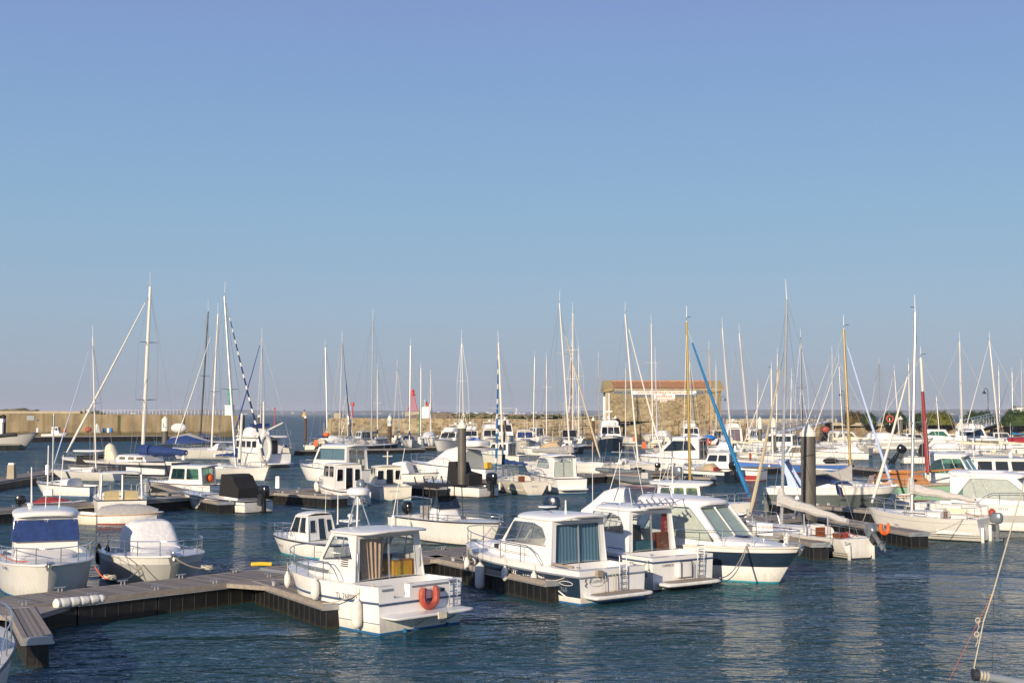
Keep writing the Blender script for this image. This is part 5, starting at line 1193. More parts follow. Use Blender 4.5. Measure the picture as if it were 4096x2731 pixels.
# ---- navy hulled cabin boat
def x_navy(root, h, M, L):
    s = h.hs
    MB().slab(-.62, .03, 1.28, 1.32, .22, .1, 'gel_bright', 0, n=8).build('swim_platform', root); MB().slab(-.55, -.02, 1.1, 1.1, .33, .012, 'teak', 0, n=6).build('teak_tread', root)
    ladder(root, -.1, -.35, .35, 1.48, .3, -.0, 6); cleats(root, [(.35, 1.15, 1.08), (.35, -1.15, 1.08)])
    m = MB(); m.box(-.16, -.02, .55, .78, .86, 1.05, 'teak'); m.build('stern_box', root)
    m = MB()
    for y in (.55, .1): m.tube([(-.05, y, .36), (-.12, y, .40), (-.12, y, .86), (-.05, y, .92)], .012, 'rope', 5); m.tube([(-.05, y-.12, .36), (-.12, y-.12, .40), (-.12, y-.12, .86), (-.05, y-.12, .92)], .012, 'rope', 5)
    m.build('fender_brackets', root)
    flattext(root, 'Komdezil', .2, 'trim_grey', (-.012, 1.0, .66), (0, -1, 0), (0, 0, 1), 'stern_name'); m = MB(); m.tube([(-.015, .69+.33*math.cos(a), .71+.16*math.sin(a)) for a in [2*PI*k/20 for k in range(21)]], .006, 'trim_grey', 4, False); m.build('stern_oval', root)
    m = MB(); m.tube([(-.012, 1.13, .55), (-.012, 1.2, .6), (-.012, 1.12, .68), (-.012, 1.2, .74), (-.012, 1.15, .8)], .018, 'trim_dark', 5); m.build('emblem', root)
    h.text(root, 'NO D7070', 2.75, .58, .24, 'white_paint', 1); h.text(root, '760', .92, .36, .22, 'trim_grey', 1)
    m = MB(); pts = [(xx, h.side(xx, zz)+.01, zz) for xx, zz in [(.62+.30*math.cos(a), .64+.07*math.sin(a)) for a in [2*PI*k/18 for k in range(19)]]]; m.tube(pts, .01, 'white_paint', 4, False); m.build('oval_badge', root)
    m = MB()                                                   # pale slash graphics
    def sl(P): m.add([(x, h.side(x, z)+.007, z) for x, z in P], [tuple(range(len(P)))], 'white_paint')
    sl([(2.2, .86), (2.1, .84), (1.75, .70), (1.55, .58)]); sl([(1.62, .34), (1.2, .30), (.95, .22), (1.7, .22)]); sl([(1.5, .60), (1.35, .52), (.75, .22), (.62, .22)])
    m.build('hull_graphics', root)
    m = MB(); 
    for x in (L*.82,): pts = [(x+.17*math.cos(a), h.side(x+.17*math.cos(a), .82+.10*math.sin(a))+.012, .82+.10*math.sin(a)) for a in [2*PI*k/16 for k in range(17)]]; m.add(pts[:-1], [tuple(range(16))], 'pane_tan'); m.tube(pts, .018, 'white_paint', 5, False)
    m.build('porthole', root)
    m = MB(); m.box(4.6, 4.8, .98, 1.10, 1.42, 1.55, 'trim_dark'); m.build('side_port', root)
    antenna(root, 1.9, .35, 2.70, .45, .035); antenna(root, 1.9, -.85, 2.65, 2.4, .012)
    m = MB(); m.slab(3.0, 3.5, .28, .28, 2.83, .04, 'gel_bright', .0); m.build('roof_hatch', root)
    m = MB(); m.tube([(2.2, .7, 2.76), (2.3, .72, 2.8), (3.0, .74, 2.8), (3.1, .72, 2.76)], .015, 'trim_blue', 5); m.build('roof_rail', root)
    MB().tube([(.6, 1.15, 1.12), (1.6, 1.22, 1.16)], .05, 'teak', 4).build('side_step', root)
r2, h2, M2, L2 = motorboat('navy hulled cabin boat with blue curtained sliding doors', (2452, 2406), (1889, 2163), 1.36, B=3.05, hs=1.06, col='navy', tcol='gel_bright', anti='antifoul_blue', boot='gel_bright', bands={0: 'gel_bright', 4: 'gel_bright'}, fr=(.12, .35, .6, .80, 1), rub='trim_grey', rubf=.80, ck=(.05, .215), fz=.45,
    cab=dict(x0=.215, x1=.66, zt=2.50, wb=1.24, wt=1.12, wfb=1.05, rf=1.25, rb=.06, sill=.42, side='arch', front=2, roof=(.50, .16), roofth=.11, camber=.14, glass='glass', zback=.5, mat='gel_bright', curtain_m='curtain_blue', back_frac=(.07, .90), dark=False),
    cud=(.64, .95, 1.0, .3, .46, .05), rail=(.24, .97, .58), extras=x_navy, deckmat='gel_bright', name='cabin_boat', tw=.94, sag_=.02)
fender(M2, 6.2, 1.22, .72, .42, .11, 'small white fender nearest the bow of the navy hulled cabin boat', .5)
fender(M2, 5.0, 1.56, .45, .85, .17, 'long white fender hanging low on the navy hulled cabin boat', .6)
fender(M2, 3.5, 1.65, .68, .42, .12, 'white fender amidships on the navy hulled cabin boat', .4)
fender(M2, 2.0, 1.63, .66, .42, .11, 'white fender beside the registration letters of the navy hulled cabin boat', .4)
rope(M2 @ Vector((.35, 1.2, 1.12)), W(2183, 2318, .72), 'mooring rope from the stern of the navy hulled cabin boat to the finger pontoon', .15)
rope(M2 @ Vector((4.2, 1.3, 1.3)), W(2080, 2300, .72), 'mooring rope from the middle of the navy hulled cabin boat', .2)

# ---- white cabin boat lettered CARRICK
def x_car(root, h, M, L):
    MB().slab(-.62, .03, 1.25, 1.28, .20, .1, 'gel_bright', 0, n=8).build('swim_platform', root); MB().slab(-.55, -.02, 1.05, 1.05, .31, .012, 'teak', 0, n=6).build('teak_tread', root)
    ladder(root, -.1, -.72, .35, 1.45, .3, .05, 6); cleats(root, [(.35, 1.12, 1.14), (.35, -1.12, 1.14)])
    flattext(root, 'CARRICK', .13, 'ink', (-.012, .98, .80), (0, -1, 0), (0, 0, 1), 'stern_name')
    h.text(root, '6', .42, .46, .34, 'ink', 1)
    m = MB(); m.slab(-.13, .0, .34, .34, .42, .46, 'gel_bright', 0); m.build('stern_locker', root)
    m = MB(); m.tube([(-.16, .22, .36), (-.18, .25, .9), (-.1, .25, .98), (-.1, -.25, .98), (-.18, -.25, .9), (-.16, -.28, .36)], .014, 'trim_dark', 5); m.build('locker_strap', root)
    m = MB(); m.box(.05, 1.0, 1.262, 1.275, .16, .2, 'ink_blue'); m.build('side_stripe', root)
    z = 2.78; m = MB(); m.tube([(1.5, 1.0, z), (1.7, .95, z+.62), (2.3, .9, z+.66), (2.6, .9, z+.1)], .02, 'steel'); m.tube([(1.5, -1.0, z), (1.7, -.95, z+.62), (2.3, -.9, z+.66), (2.6, -.9, z+.1)], .02, 'steel'); m.tube([(1.7, .95, z+.62), (1.7, -.95, z+.62)], .02, 'steel'); m.tube([(2.3, .9, z+.66), (2.3, -.9, z+.66)], .02, 'steel')
    m.tube([(1.45, 1.0, z+.05), (1.45, -1.0, z+.05)], .025, 'steel')
    for k in range(7): y = -.9+.3*k; m.tube([(1.25, y, z-.04), (1.55, y, z+.2)], .028, 'steel', 6)
    m.build('rod_rack', root)
    antenna(root, 2.6, .62, z, 2.2, .012, lean=(0, 0)); antenna(root, 3.5, .5, z, 1.9, .014, lean=(-.12, -.3))
    m = MB(); m.tube([(2.6, .7, z-.03), (2.7, .72, z+.02), (3.4, .74, z+.02), (3.5, .72, z-.03)], .015, 'trim_blue', 5); m.build('roof_rail', root)
    m = MB(); m.box(1.70, 2.1, -1.02, -.42, .5, 1.75, 'mahogany'); m.box(1.75, 2.3, -.25, .75, .5, 1.5, 'seat_teal'); m.box(1.82, 1.86, -.95, -.70, 1.6, 2.4, 'hull_red'); m.box(3.2, 3.6, -.9, .9, .5, 1.9, 'dark_inside'); m.build('galley', root)
    m = MB(); m.tube([(1.72, 1.24, 1.28), (3.0, 1.28, 1.30)], .02, 'ink_blue', 4); m.build('side_line', root)
r3, h3, M3, L3 = motorboat('white cabin boat lettered CARRICK with rod rack on its roof', (2733, 2353), head=126, L=7.2, B=3.05, hb=1.5, hs=1.12, col='gel_bright', anti='antifoul_black', boot='gel_bright', rub='trim_blue', rubf=.86, ck=(.05, .215), fz=.45,
    cab=dict(x0=.215, x1=.67, zt=2.58, wb=1.12, wt=1.0, wfb=.95, rf=1.15, rb=.10, sill=.44, side='arch', front=2, roof=(.42, .16), roofth=.10, camber=.12, glass='glass', zback=.5, mat='gel_bright', back_frac=(.07, .90), dark=False),
    cud=(.68, .94, .95, .3, .46, .05), rail=(.30, .97, .58), extras=x_car, deckmat='gel_bright', name='cabin_boat', tw=.94, sag_=.02)
fender(M3, .9, 1.38, .6, .5, .1, 'white fender squeezed between the navy hulled boat and the CARRICK boat', .4)

# ---- big navy and white cruiser, bow to the right
def x_big(root, h, M, L):
    bowgear(root, h, 1.3)
    MB().slab(2.2, 3.5, .6, .55, 2.80, .07, 'gel_bright', .02, n=6).build('hatch_surround', root); MB().slab(2.3, 3.4, .45, .42, 2.885, .012, 'pane_blue', .02, n=6).build('roof_hatch', root)
    MB().slab(5.9, 6.45, .3, .28, 1.54, .03, 'pane_blue', .03, n=3).build('deck_hatch', root)
    m = MB(); m.box(-.015, .0, 0, 0.01, 0, .01, 'trim_dark')
    # for sale board on the bow rail
    p = Vector((L-1.35, -.66, 1.72)); U = Vector((-.82, -.4, 0)).normalized()
    U = Vector((1, .16, 0)).normalized()
    b = MB(); q = [p, p+U*.62, p+U*.62+Vector((0, 0, .42)), p+Vector((0, 0, .42))]; n = U.cross(Vector((0, 0, 1))); b.quadpanel(q, FULL, [], .012, 'white_paint'); bo = b.build('sale_board', root, smooth=False)
    flattext(bo, 'A VENDRE', .135, 'ink_red', p+U*.03+n*.004+Vector((0, 0, .24)), U, (0, 0, 1)); flattext(bo, '06 63 90 12', .09, 'ink', p+U*.04+n*.004+Vector((0, 0, .08)), U, (0, 0, 1), 'board_number')
r4, h4, M4, L4 = motorboat('big cruiser with navy band on white hull and pale curtained windscreen', (2478, 2257), (3199, 2186), 1.35, B=2.95, hs=1.15, col='gel_bright', anti='antifoul_teal', bands={2: 'navy', 3: 'navy', 1: 'navy'}, fr=(.40, .43, .66, .83, 1), rub='gel_cream', ck=(.04, .22), fz=.45,
    cab=dict(x0=.24, x1=.71, zt=2.62, zb=1.22, wb=1.28, wt=1.08, wfb=1.05, wf=.92, rf=1.35, rb=-.1, sill=.10, side='wedge', front=2, roof=(.3, .22), roofth=.16, camber=.16, roofcurve=.12, glass='glass_clear', zback=.5, mat='gel_bright', dark=False, head=.05),
    cud=(.66, .93, 1.05, .35, .30, .03), rail=(.34, .97, .55), extras=x_big, deckmat='gel_bright', name='cruiser', gear=False, sag_=0, rake=1.15)

# pale curtains behind the windscreen of the cruiser
m = MB(); a, b = L4*.71-.1, L4*.71-1.35+.0
m.quadpanel([(a-.12, -1.0, 1.28), (a-.12, 1.0, 1.28), (b-.1, .86, 2.55), (b-.1, -.86, 2.55)], FULL, [], .01, 'curtain_green')
m.quadpanel([(L4*.30, -1.16, 1.35), (a-.5, -1.0, 1.35), (b-.1, -.9, 2.5), (L4*.30, -1.0, 2.5)], FULL, [], .01, 'curtain_white'); m.build('curtain', r4)
fender(M4, 3.6, -1.5, .75, .5, .11, 'white fender hung beside the cabin window of the navy banded cruiser', .6)
rope(M4 @ Vector((7.0, -.85, 1.4)), W(2880, 2310, .9), 'slack double mooring rope across the navy band of the big cruiser', .3, .018)
rope(M4 @ Vector((7.05, -.85, 1.4)), W(2880, 2322, .85), 'lower slack mooring rope across the navy band of the big cruiser', .4, .018)
# ============================================================ rest of the near row
def tarp(root, secs, mat='canvas_white', name='cover', n=3.2, K=16, matfn=None):
    m = MB().arch(secs, mat, n, K, matfn=matfn); return m.build(name, root)
def posts(root, pts, top, r=.02, mat='steel', name='post_frame'):
    m = MB()
    for p in pts: m.tube([p, (p[0], p[1], top)], r, mat, 5)
    return m.build(name, root)

def x_bluecover(root, h, M, L):
    # navy windscreen cover over the front and sides
    m = MB(); a, b, z0, z1 = .62*L+.03, .62*L-.42, 1.72, 2.46
    m.add([(a-.03, -1.06, z0), (a-.03, 1.06, z0), (b+.07, 1.0, z1), (b+.07, -1.0, z1), (a-1.1, -1.12, z0), (a-1.1, 1.12, z0), (b-.7, 1.06, z1), (b-.7, -1.06, z1)],
          [(0, 1, 2, 3), (4, 0, 3, 7), (1, 5, 6, 2)], 'canvas_navy'); m.build('windscreen_cover', root, smooth=False)
    m = MB(); m.box(a+.02, a+.03, -.28, .22, 1.42, 1.47, 'mahogany'); m.build('name_plate', root)
    antenna(root, 3.3, -.45, 2.65, 1.5, .03, lean=(0, -.02)); antenna(root, 3.3, .45, 2.65, 1.9, .022, lean=(0, .06)); antenna(root, 3.6, .0, 2.65, .5, .016)
    m = MB(); m.lathe([(.05, 2.63), (.07, 2.8), (.1, 2.82), (.1, 2.9), (.02, 2.92)], 'white_paint', (3.5, -.5), 8); m.build('roof_light', root)
    h.text(root, 'LS U4895', L-2.4, .92, .16, 'ink_blue', -1)
motorboat('white wheelhouse boat with navy windscreen cover, bow pointing at the camera', (165, 2300), (195, 2257), 1.25, B=3.15, hs=1.0, col='gel_white', anti='antifoul_blue', rub='gel_white', ck=(.05, .34), fz=.45,
    cab=dict(x0=.34, x1=.62, zt=2.52, zb=.95, wb=1.08, wt=1.02, wfb=1.02, rf=.35, rb=.05, sill=.5, side='full', front=2, roof=(.3, .3), roofth=.15, camber=.1, zback=.5, back='door'),
    cud=(.60, .72, 1.02, .8, .36, .05), rail=(.45, .97, .5), extras=x_bluecover, name='wheelhouse_boat', tw=.92)
rope(W(380, 2264, 1.1), W(436, 2312, .75), 'red and green mooring rope from the navy covered wheelhouse boat to the near walkway', .12, .022, 'rope_red')
rope(W(112, 2243, 1.25), W(0, 2215, 1.5), 'orange rope tied along the bow rail of the navy covered wheelhouse boat', .1, .018, 'rope_red')

def x_covered(root, h, M, L):
    tarp(root, [(.9, .78, .95, 1.3), (1.1, .9, .95, 2.0), (1.9, .92, .98, 2.12), (2.5, .86, 1.0, 2.08), (2.8, .88, 1.02, 1.75), (3.3, .86, 1.05, 1.25)], 'canvas_white', n=4.2); MB().tube([(2.78, .88*math.copysign(abs(math.cos(t))**.48, math.cos(t)), 1.02+.72*abs(math.sin(t))**.48) for t in [PI*k/14 for k in range(15)]], .012, 'trim_grey', 4).build('cover_seam', root)
    cuddy(root, h, 3.0, 5.2, .9, .35, 0, .22, .03, 'gel_white', name='fore_cabin')
    bowgear(root, h, 1.5)
motorboat('white covered speedboat with grey shaded hull, bow pointing at the near walkway', (560, 2286), (692, 2222), 1.15, Lfix=6.0, anchor='t', B=3.35, hs=.95, col='gel_white', bands={0: 'gel_grey', 1: 'gel_grey', 2: 'gel_grey'}, boot='gel_grey', anti='antifoul_black', rub='gel_white', ck=(.05, .5), fz=.4,  # lower hull bands in grey gelcoat
    rail=(.42, .97, .5), extras=x_covered, name='covered_speedboat', tw=.9, gear=False)
for k, (u, v) in enumerate(((395, 2215), (430, 2222))):
    q = W(u, v, .75); g = thing('fender', ['black fender left of the covered speedboat', 'second black fender left of the covered speedboat, nearer its bow'][k], 'fender', (q.x, q.y, .35))
    MB().lathe([(.03, 0), (.10, .06), (.13, .2), (.12, .6), (.07, .72), (.03, .8)], 'canvas_black', n=10).build('body', g); MB().tube([(0, 0, .95), (0, 0, 1.35)], .012, 'rope', 4).build('lanyard', g)
rope(W(700, 2230, 1.2), W(822, 2272, .75), 'pale mooring rope from the bow of the covered speedboat to its cleat', .1, .025)
rope(W(600, 2215, 1.1), W(445, 2312, .75), 'long pale mooring rope crossing under the bow of the covered speedboat', .35, .018)
for (u, v, lab) in ((828, 2276, 'coil of pale rope on the near walkway beside the covered speedboat'), (438, 2315, 'coil of pale rope on the near walkway beside the red rope')):
    q = W(u, v, .7); m = MB()
    for k in range(3): m.tube([(.2*math.cos(a)*(1-.1*k)+.02*math.sin(3*a+k), .15*math.sin(a), .03+.04*k+.02*math.sin(2*a+k)) for a in [2*PI*j/14 for j in range(15)]], .025, 'rope', 5, False)
    tag(m.build('rope_coil', loc=q), lab, 'rope coil', 'rope coils')
q = W(320, 2394, .84); m = MB(); rz = rW
m.tube([(-.75+.05*k, 0, 0) for k in range(31)], [.10 if k in (0, 30) else .155-.022*(k % 6 == 3)-.0012*k for k in range(31)], 'fender', 12)
o = m.build('dock_bumper', loc=(q.x, q.y-.05, .78)); o.rotation_euler = (0, 0, rz); tag(o, 'white ribbed bumper roll strapped to the edge of the near walkway', 'bumper')
q = W(1045, 2262, .7); m = MB().tube([(-.35, 0, .05), (0, 0, .07), (.35, .05, .05)], .07, 'yellow', 8); tag(m.build('yellow_float', loc=q), 'small yellow float lying on the near walkway', 'float')

# boat cut by the lower left corner
def x_corner(root, h, M, L):
    h.rail(root, .3, .97, .6, r=.02)
motorboat('white boat bow with guard rail cut off by the lower left photo edge', (-360, 3000), (-8, 2420), 1.35, B=2.4, hs=1.0, col='gel_cream', bands={0: 'trim_dark', 1: 'gel_grey'}, anti='antifoul_black', rub='trim_dark', ck=(.05, .5), cud=(.5, .85, .8, .3, .4, .05), rail=(.35, .97, .55), name='motorboat', head=None, Lfix=6)

# small old cuddy boat behind the boat with the tan curtain
def x_old(root, h, M, L):
    antenna(root, 1.6, .0, 1.8, 1.0, .012, lean=(.1, -.1)); m = MB(); m.tube([(1.6, -.5, 1.86), (2.6, .5, 2.0)], .02, 'steel', 5); m.build('roof_bar', root)
    h.text(root, 'NO 781535', L-.75, .30, .18, 'trim_grey', 1)
motorboat('small old white cuddy boat with teal bottom behind the boat with the tan curtain', (1395, 2236), (1107, 2127), .80, B=2.0, hs=.62, col='gel_white', anti='antifoul_teal', rub='trim_dark', ck=(.08, .34), fz=.25, bands={},
    cab=dict(x0=.34, x1=.66, zt=1.70, zb=.62, wb=.78, wt=.62, wfb=.72, rf=.5, rb=.25, sill=.35, side='two', front=2, roof=(.08, .05), roofth=.06, camber=.12, zback=.3, back='windows', glass='glass_dark'),
    rail=(.5, .97, .42), extras=x_old, name='cuddy_boat', tw=.8)

# centre console boat with black T-top
def x_console(root, h, M, L):
    m = MB(); m.arch([(2.9, .62, .5, 1.45), (3.0, .66, .5, 1.55), (3.7, .66, .5, 1.62), (4.1, .55, .5, 1.2)], 'gel_bright', 5, 12); m.build('console', root)
    m = MB(); m.add([(3.95, -.6, 1.5), (3.95, .6, 1.5), (3.65, .5, 2.1), (3.65, -.5, 2.1), (3.2, .62, 1.55), (3.2, .55, 1.95), (3.2, -.62, 1.55), (3.2, -.55, 1.95)], [(0, 1, 2, 3), (1, 4, 5, 2), (0, 3, 7, 6)], 'glass_dark'); m.build('windscreen', root, smooth=False)
    m = MB(); m.arch([(2.0, .45, .5, 1.0), (2.1, .5, .5, 1.05), (2.6, .5, .5, 1.02)], 'gel_bright', 5, 10); m.box(1.95, 2.1, -.5, -.03, .95, 1.55, 'canvas_grey'); m.box(1.95, 2.1, .03, .5, .95, 1.55, 'canvas_grey'); m.build('seat', root)
    m = MB(); m.box(3.3, 3.8, .655, .672, .75, 1.02, 'varnish_light'); m.box(2.1, 2.5, .49, .51, .62, .9, 'varnish_light'); m.build('teak_locker', root)
    m = MB()
    for (x, xt) in ((2.7, 2.55), (3.1, 3.2), (4.0, 3.9)):
        for sy in (-.72, .72): m.tube([(x, sy, .55), (xt, sy*.95, 2.5)], .024, 'trim_dark', 5)
    m.tube([(2.3, .72, 2.5), (4.2, .72, 2.5)], .024, 'trim_dark', 5); m.tube([(2.3, -.72, 2.5), (4.2, -.72, 2.5)], .024, 'trim_dark', 5); m.build('top_frame', root)
    MB().slab(2.05, 4.5, .95, .85, 2.5, .05, 'canvas_black', .12, n=6).build('shade_top', root)
    for k in range(4): MB().tube([(2.1, -.8+.5*k, 2.55), (1.9, -.8+.5*k, 2.95)], .035, 'trim_dark', 5).build('rod_holder', root)
    m = MB(); m.tube([(.5, 1.0, .9), (.45, .95, 1.75), (.45, 0, 1.9), (.45, -.95, 1.75), (.5, -1.0, .9)], .028, 'steel'); m.build('ski_arch', root)
    MB().slab(5.2, 6.6, .8, .45, .72, .3, 'canvas_grey', .02, n=3).build('bow_cushion', root); h.text(root, 'NO D75921', 5.2, .95, .15, 'ink', 1)
r6, h6, M6, L6 = motorboat('white centre console boat with flat black shade top and brown lockers', (1640, 2135), head=-57, L=8.4, B=2.65, hb=1.15, hs=.98, col='gel_white', anti='antifoul_black', rub='trim_dark', ck=(.06, .66), fz=.5, rail=(.25, .97, .28), ob=dict(mat='engine_black', s=1.0, z=.95, x=-.05), extras=x_console, name='console_boat', tw=.95)
fender(M6, 2.6, -1.48, .55, .6, .12, 'white fender hanging midway along the centre console boat', .4)
fender(M6, .9, -1.42, .75, .55, .12, 'white fender at the stern quarter of the centre console boat', .25)

# covered boat and grey-blue outboard behind the navy hulled cabin boat
def x_white_tarp(root, h, M, L):
    tarp(root, [(1.6, .5, .9, 1.2), (2.1, .8, .9, 1.55), (2.8, .85, .95, 2.15), (3.3, .85, 1.0, 2.3), (3.9, .8, 1.0, 2.32), (4.0, .7, 1.0, 1.4), (4.6, .4, 1.05, 1.12)], 'canvas_white', n=4)
motorboat('boat under a pleated white tarpaulin behind the navy hulled cabin boat', (2215, 2125), head=-20, L=5.4, B=2.3, hb=1.0, hs=.85, col='gel_white', ck=(.05, .5), fz=.4, rail=None, ob=dict(mat='engine_navy', s=1.25, z=.95, x=.25), extras=x_white_tarp, name='covered_boat')
# small wheelhouse boat with teal windows behind the big cruiser
def x_teal(root, h, M, L):
    m = MB(); m.box(1.6, 1.9, -.18, .18, 2.66, 2.82, 'canvas_cream'); m.build('roof_box', root); antenna(root, 1.9, -.5, 2.6, 2.6, .014, lean=(.15, -.1)); antenna(root, 2.6, -.9, 2.6, 1.3, .03); antenna(root, 1.0, .9, 1.4, 3.0, .016, lean=(-.25, .3))
    MB().tube([(-.8, .9, 1.2), (1.0, 1.0, 1.2), (1.9, .9, 1.3)], .03, 'varnish', 5).build('wooden_pole', root)
motorboat('wheelhouse boat with hard top and teal windows behind the big cruiser', (2490, 2145), head=-15, L=6.0, B=2.4, hb=1.2, hs=.95, col='gel_white', ck=(.05, .28), fz=.45, cab=dict(x0=.30, x1=.68, zt=2.58, wb=1.0, wt=.92, rf=.2, rb=.1, sill=.38, side='three', front=3, roof=(.5, .55), roofth=.10, camber=.12, glass='glass_green', zback=.5), rail=None, extras=x_teal, name='wheelhouse_boat')

# ---- small keelboat with orange horseshoe and tilted grey outboard
def x_keel(root, h, M, L):
    MB().box(.55, 1.0, .35, .6, .55, 1.02, 'mahogany').build('cockpit_locker', root); MB().box(1.4, 1.7, -.55, -.35, .5, .95, 'hull_red').build('cockpit_bag', root)
    for sy in (-.62, .62): m = MB(); m.box(-.16, -.02, sy-.03, sy+.03, -.25, .62, 'gel_white', .02, 0); m.build('rudder', root)
    for (x, y) in ((.8, 1.0), (2.2, 1.15)): posts(root, [(x, y, .95)], 1.75, .03, 'alu', 'post')
    flattext(root, 'Sun', .22, 'ink', (-.035, .80, .60), (0, -1, 0), (0, 0, 1), 'stern_name')
    m = MB(); m.tube([(.6, -1.02, .3), (3.0, -1.3, .3)], .0, 'trim_dark', 4)
r10, h10, M10, L10 = sailboat('small white keelboat with grey boom cover and orange horseshoe at its stern', (3440, 2236), (2985, 2080), 1.0, B=2.5, hs=.85, mast=(3147, 1197), mb=3128, mr=.075, mmat='alu', boom=.48, cover='canvas_pale', coverr=.28, droop=.14, gen=.86, genm='sail_cream', genr=.09, boomdir=-10,
    col='gel_white', anti='antifoul_black', roofh=.34, stripe=((.18, 'trim_dark', .012), (.05, 'trim_dark', .012)), ob=dict(x=-.1, y=-.55, z=.8, s=.8, tilt=48), tw=.78, mx=.60, extras=x_keel, fore=.80, spr=(.42,), name='sailboat')
horseshoe(M10, -.42, -.95, 1.25, .24, 'bright orange horseshoe buoy on the stern of the small keelboat', 'orange')
fender(M10, 3.1, 1.36, .55, .62, .12, 'white fender amidships on the small keelboat', .3)
fender(M10, 6.0, 1.05, .75, .42, .1, 'small white fender near the bow of the small keelboat', .3)
q = W(3375, 2155, .8)
# ---- light grey sailboat right
def x_first(root, h, M, L):
    h.text(root, '21.7', 2.62, .62, .13, 'trim_grey', -1); h.text(root, 'FIRST', 2.15+.45, .48, .12, 'trim_grey', -1)
    MB().box(-.16, -.03, -.85, -.55, -.2, .75, 'gel_bright').build('rudder', root); MB().box(-.16, -.03, .5, .56, -.2, .7, 'gel_bright').build('rudder', root)
    m = MB(); pts = [(x, -h.side(x, .78)-.01, .78) for x in (4.05, 4.3, 4.6)]; m.tube(pts, [.008, .028, .008], 'trim_dark', 5); m.build('hull_port', root)
    flattext(root, '5', .2, 'ink', (-.03, -.3, .62), (0, -1, 0), (0, 0, 1), 'emblem')
    m = MB(); m.box(1.0, 2.6, -.86, -.83, 1.24, 1.45, 'canvas_cream'); m.build('dodger', root); m = MB(); m.arch([(1.85, .22, .9, 1.35), (2.1, .24, .9, 1.4), (2.25, .2, .9, 1.3)], 'varnish', 4, 8); m.build('companionway_door', root)
r11, h11, M11, L11 = sailboat('light grey sailboat with furled white jib leaning over the finger pontoon', (3938, 2166), (3471, 2027), 1.38, B=2.5, hs=1.08, mast=(3661, 1250), mb=3647, mr=.085, mmat='alu', boom=.55, cover='canvas_pale', coverr=.27, droop=.1, gen=.84, genm='sail_white', genr=.085, boomdir=0,
    col='gel_grey' if False else 'gel_white', anti='antifoul_black', roofh=.3, stripe=((.10, 'trim_dark', .016), (.20, 'trim_dark', .012), (.78, 'trim_grey', .008)), ob=dict(x=-.12, y=-.75, z=.75, s=.85), tw=.82, mx=.60, extras=x_first, fore=.80, spr=(.44,), name='sailboat')
fender(M11, 3.3, -1.36, .62, .55, .1, 'white fender amidships on the light grey sailboat', .35)
fender(M11, .95, -1.22, .5, .55, .1, 'white fender near the stern of the light grey sailboat', .3)
q = W(3985, 2095, 1.2)
m = MB().lathe([(.1, -.2), (.16, -.1), (.17, .15), (.05, .25)], 'buoy_red', n=10); tag(m.build('red_float', loc=M11 @ Vector((-.05, -1.05, 1.25))), 'red float on the stern rail of the light grey sailboat', 'float')

# ---- big white cruiser at the right edge
def x_right(root, h, M, L):
    a, b = L*.70, L*.70-1.6; m = MB(); m.quadpanel([(a-.15, -1.1, 1.42), (a-.15, 1.1, 1.42), (b-.1, .9, 2.75), (b-.1, -.9, 2.75)], FULL, [], .01, 'curtain_green'); m.quadpanel([(L*.26, -1.24, 1.5), (a-.5, -1.1, 1.5), (b-.1, -.98, 2.7), (L*.26, -1.1, 2.7)], FULL, [], .01, 'curtain_white'); m.build('curtain', root)
    h.text(root, 'NO D88534', 3.9, 1.08, .2, 'trim_grey', -1); MB().slab(2.4, 4.4, .8, .7, 2.93, .09, 'gel_bright', .03, n=5).build('roof_hatch', root)
    m = MB(); pts = [(.2+i*(L-1.2)/12, -h.side(.2+i*(L-1.2)/12, .92)-.012, .92) for i in range(13)]
motorboat('large white cruiser with grey lower hull and curtained windscreen cut off by the right edge', (3700, 2098), head=-38, L=9.6, B=3.2, hb=1.6, hs=1.25, col='gel_bright', bands={1: 'gel_grey', 2: 'gel_grey'}, fr=(.28, .31, .58, .8, 1), anti='antifoul_black', rub='gel_white', ck=(.04, .2), fz=.5,
    cab=dict(x0=.2, x1=.70, zt=2.72, zb=1.35, wb=1.38, wt=1.15, wfb=1.2, wf=.98, rf=1.6, rb=-.1, sill=.16, side='wedge', front=2, roof=(.3, .3), roofth=.16, camber=.18, roofcurve=.15, glass='glass_clear', zback=.5, mat='gel_bright', dark=False),
    cud=(.66, .94, 1.2, .4, .34, .04), rail=(.34, .97, .6), extras=x_right, deckmat='gel_bright', name='cruiser')

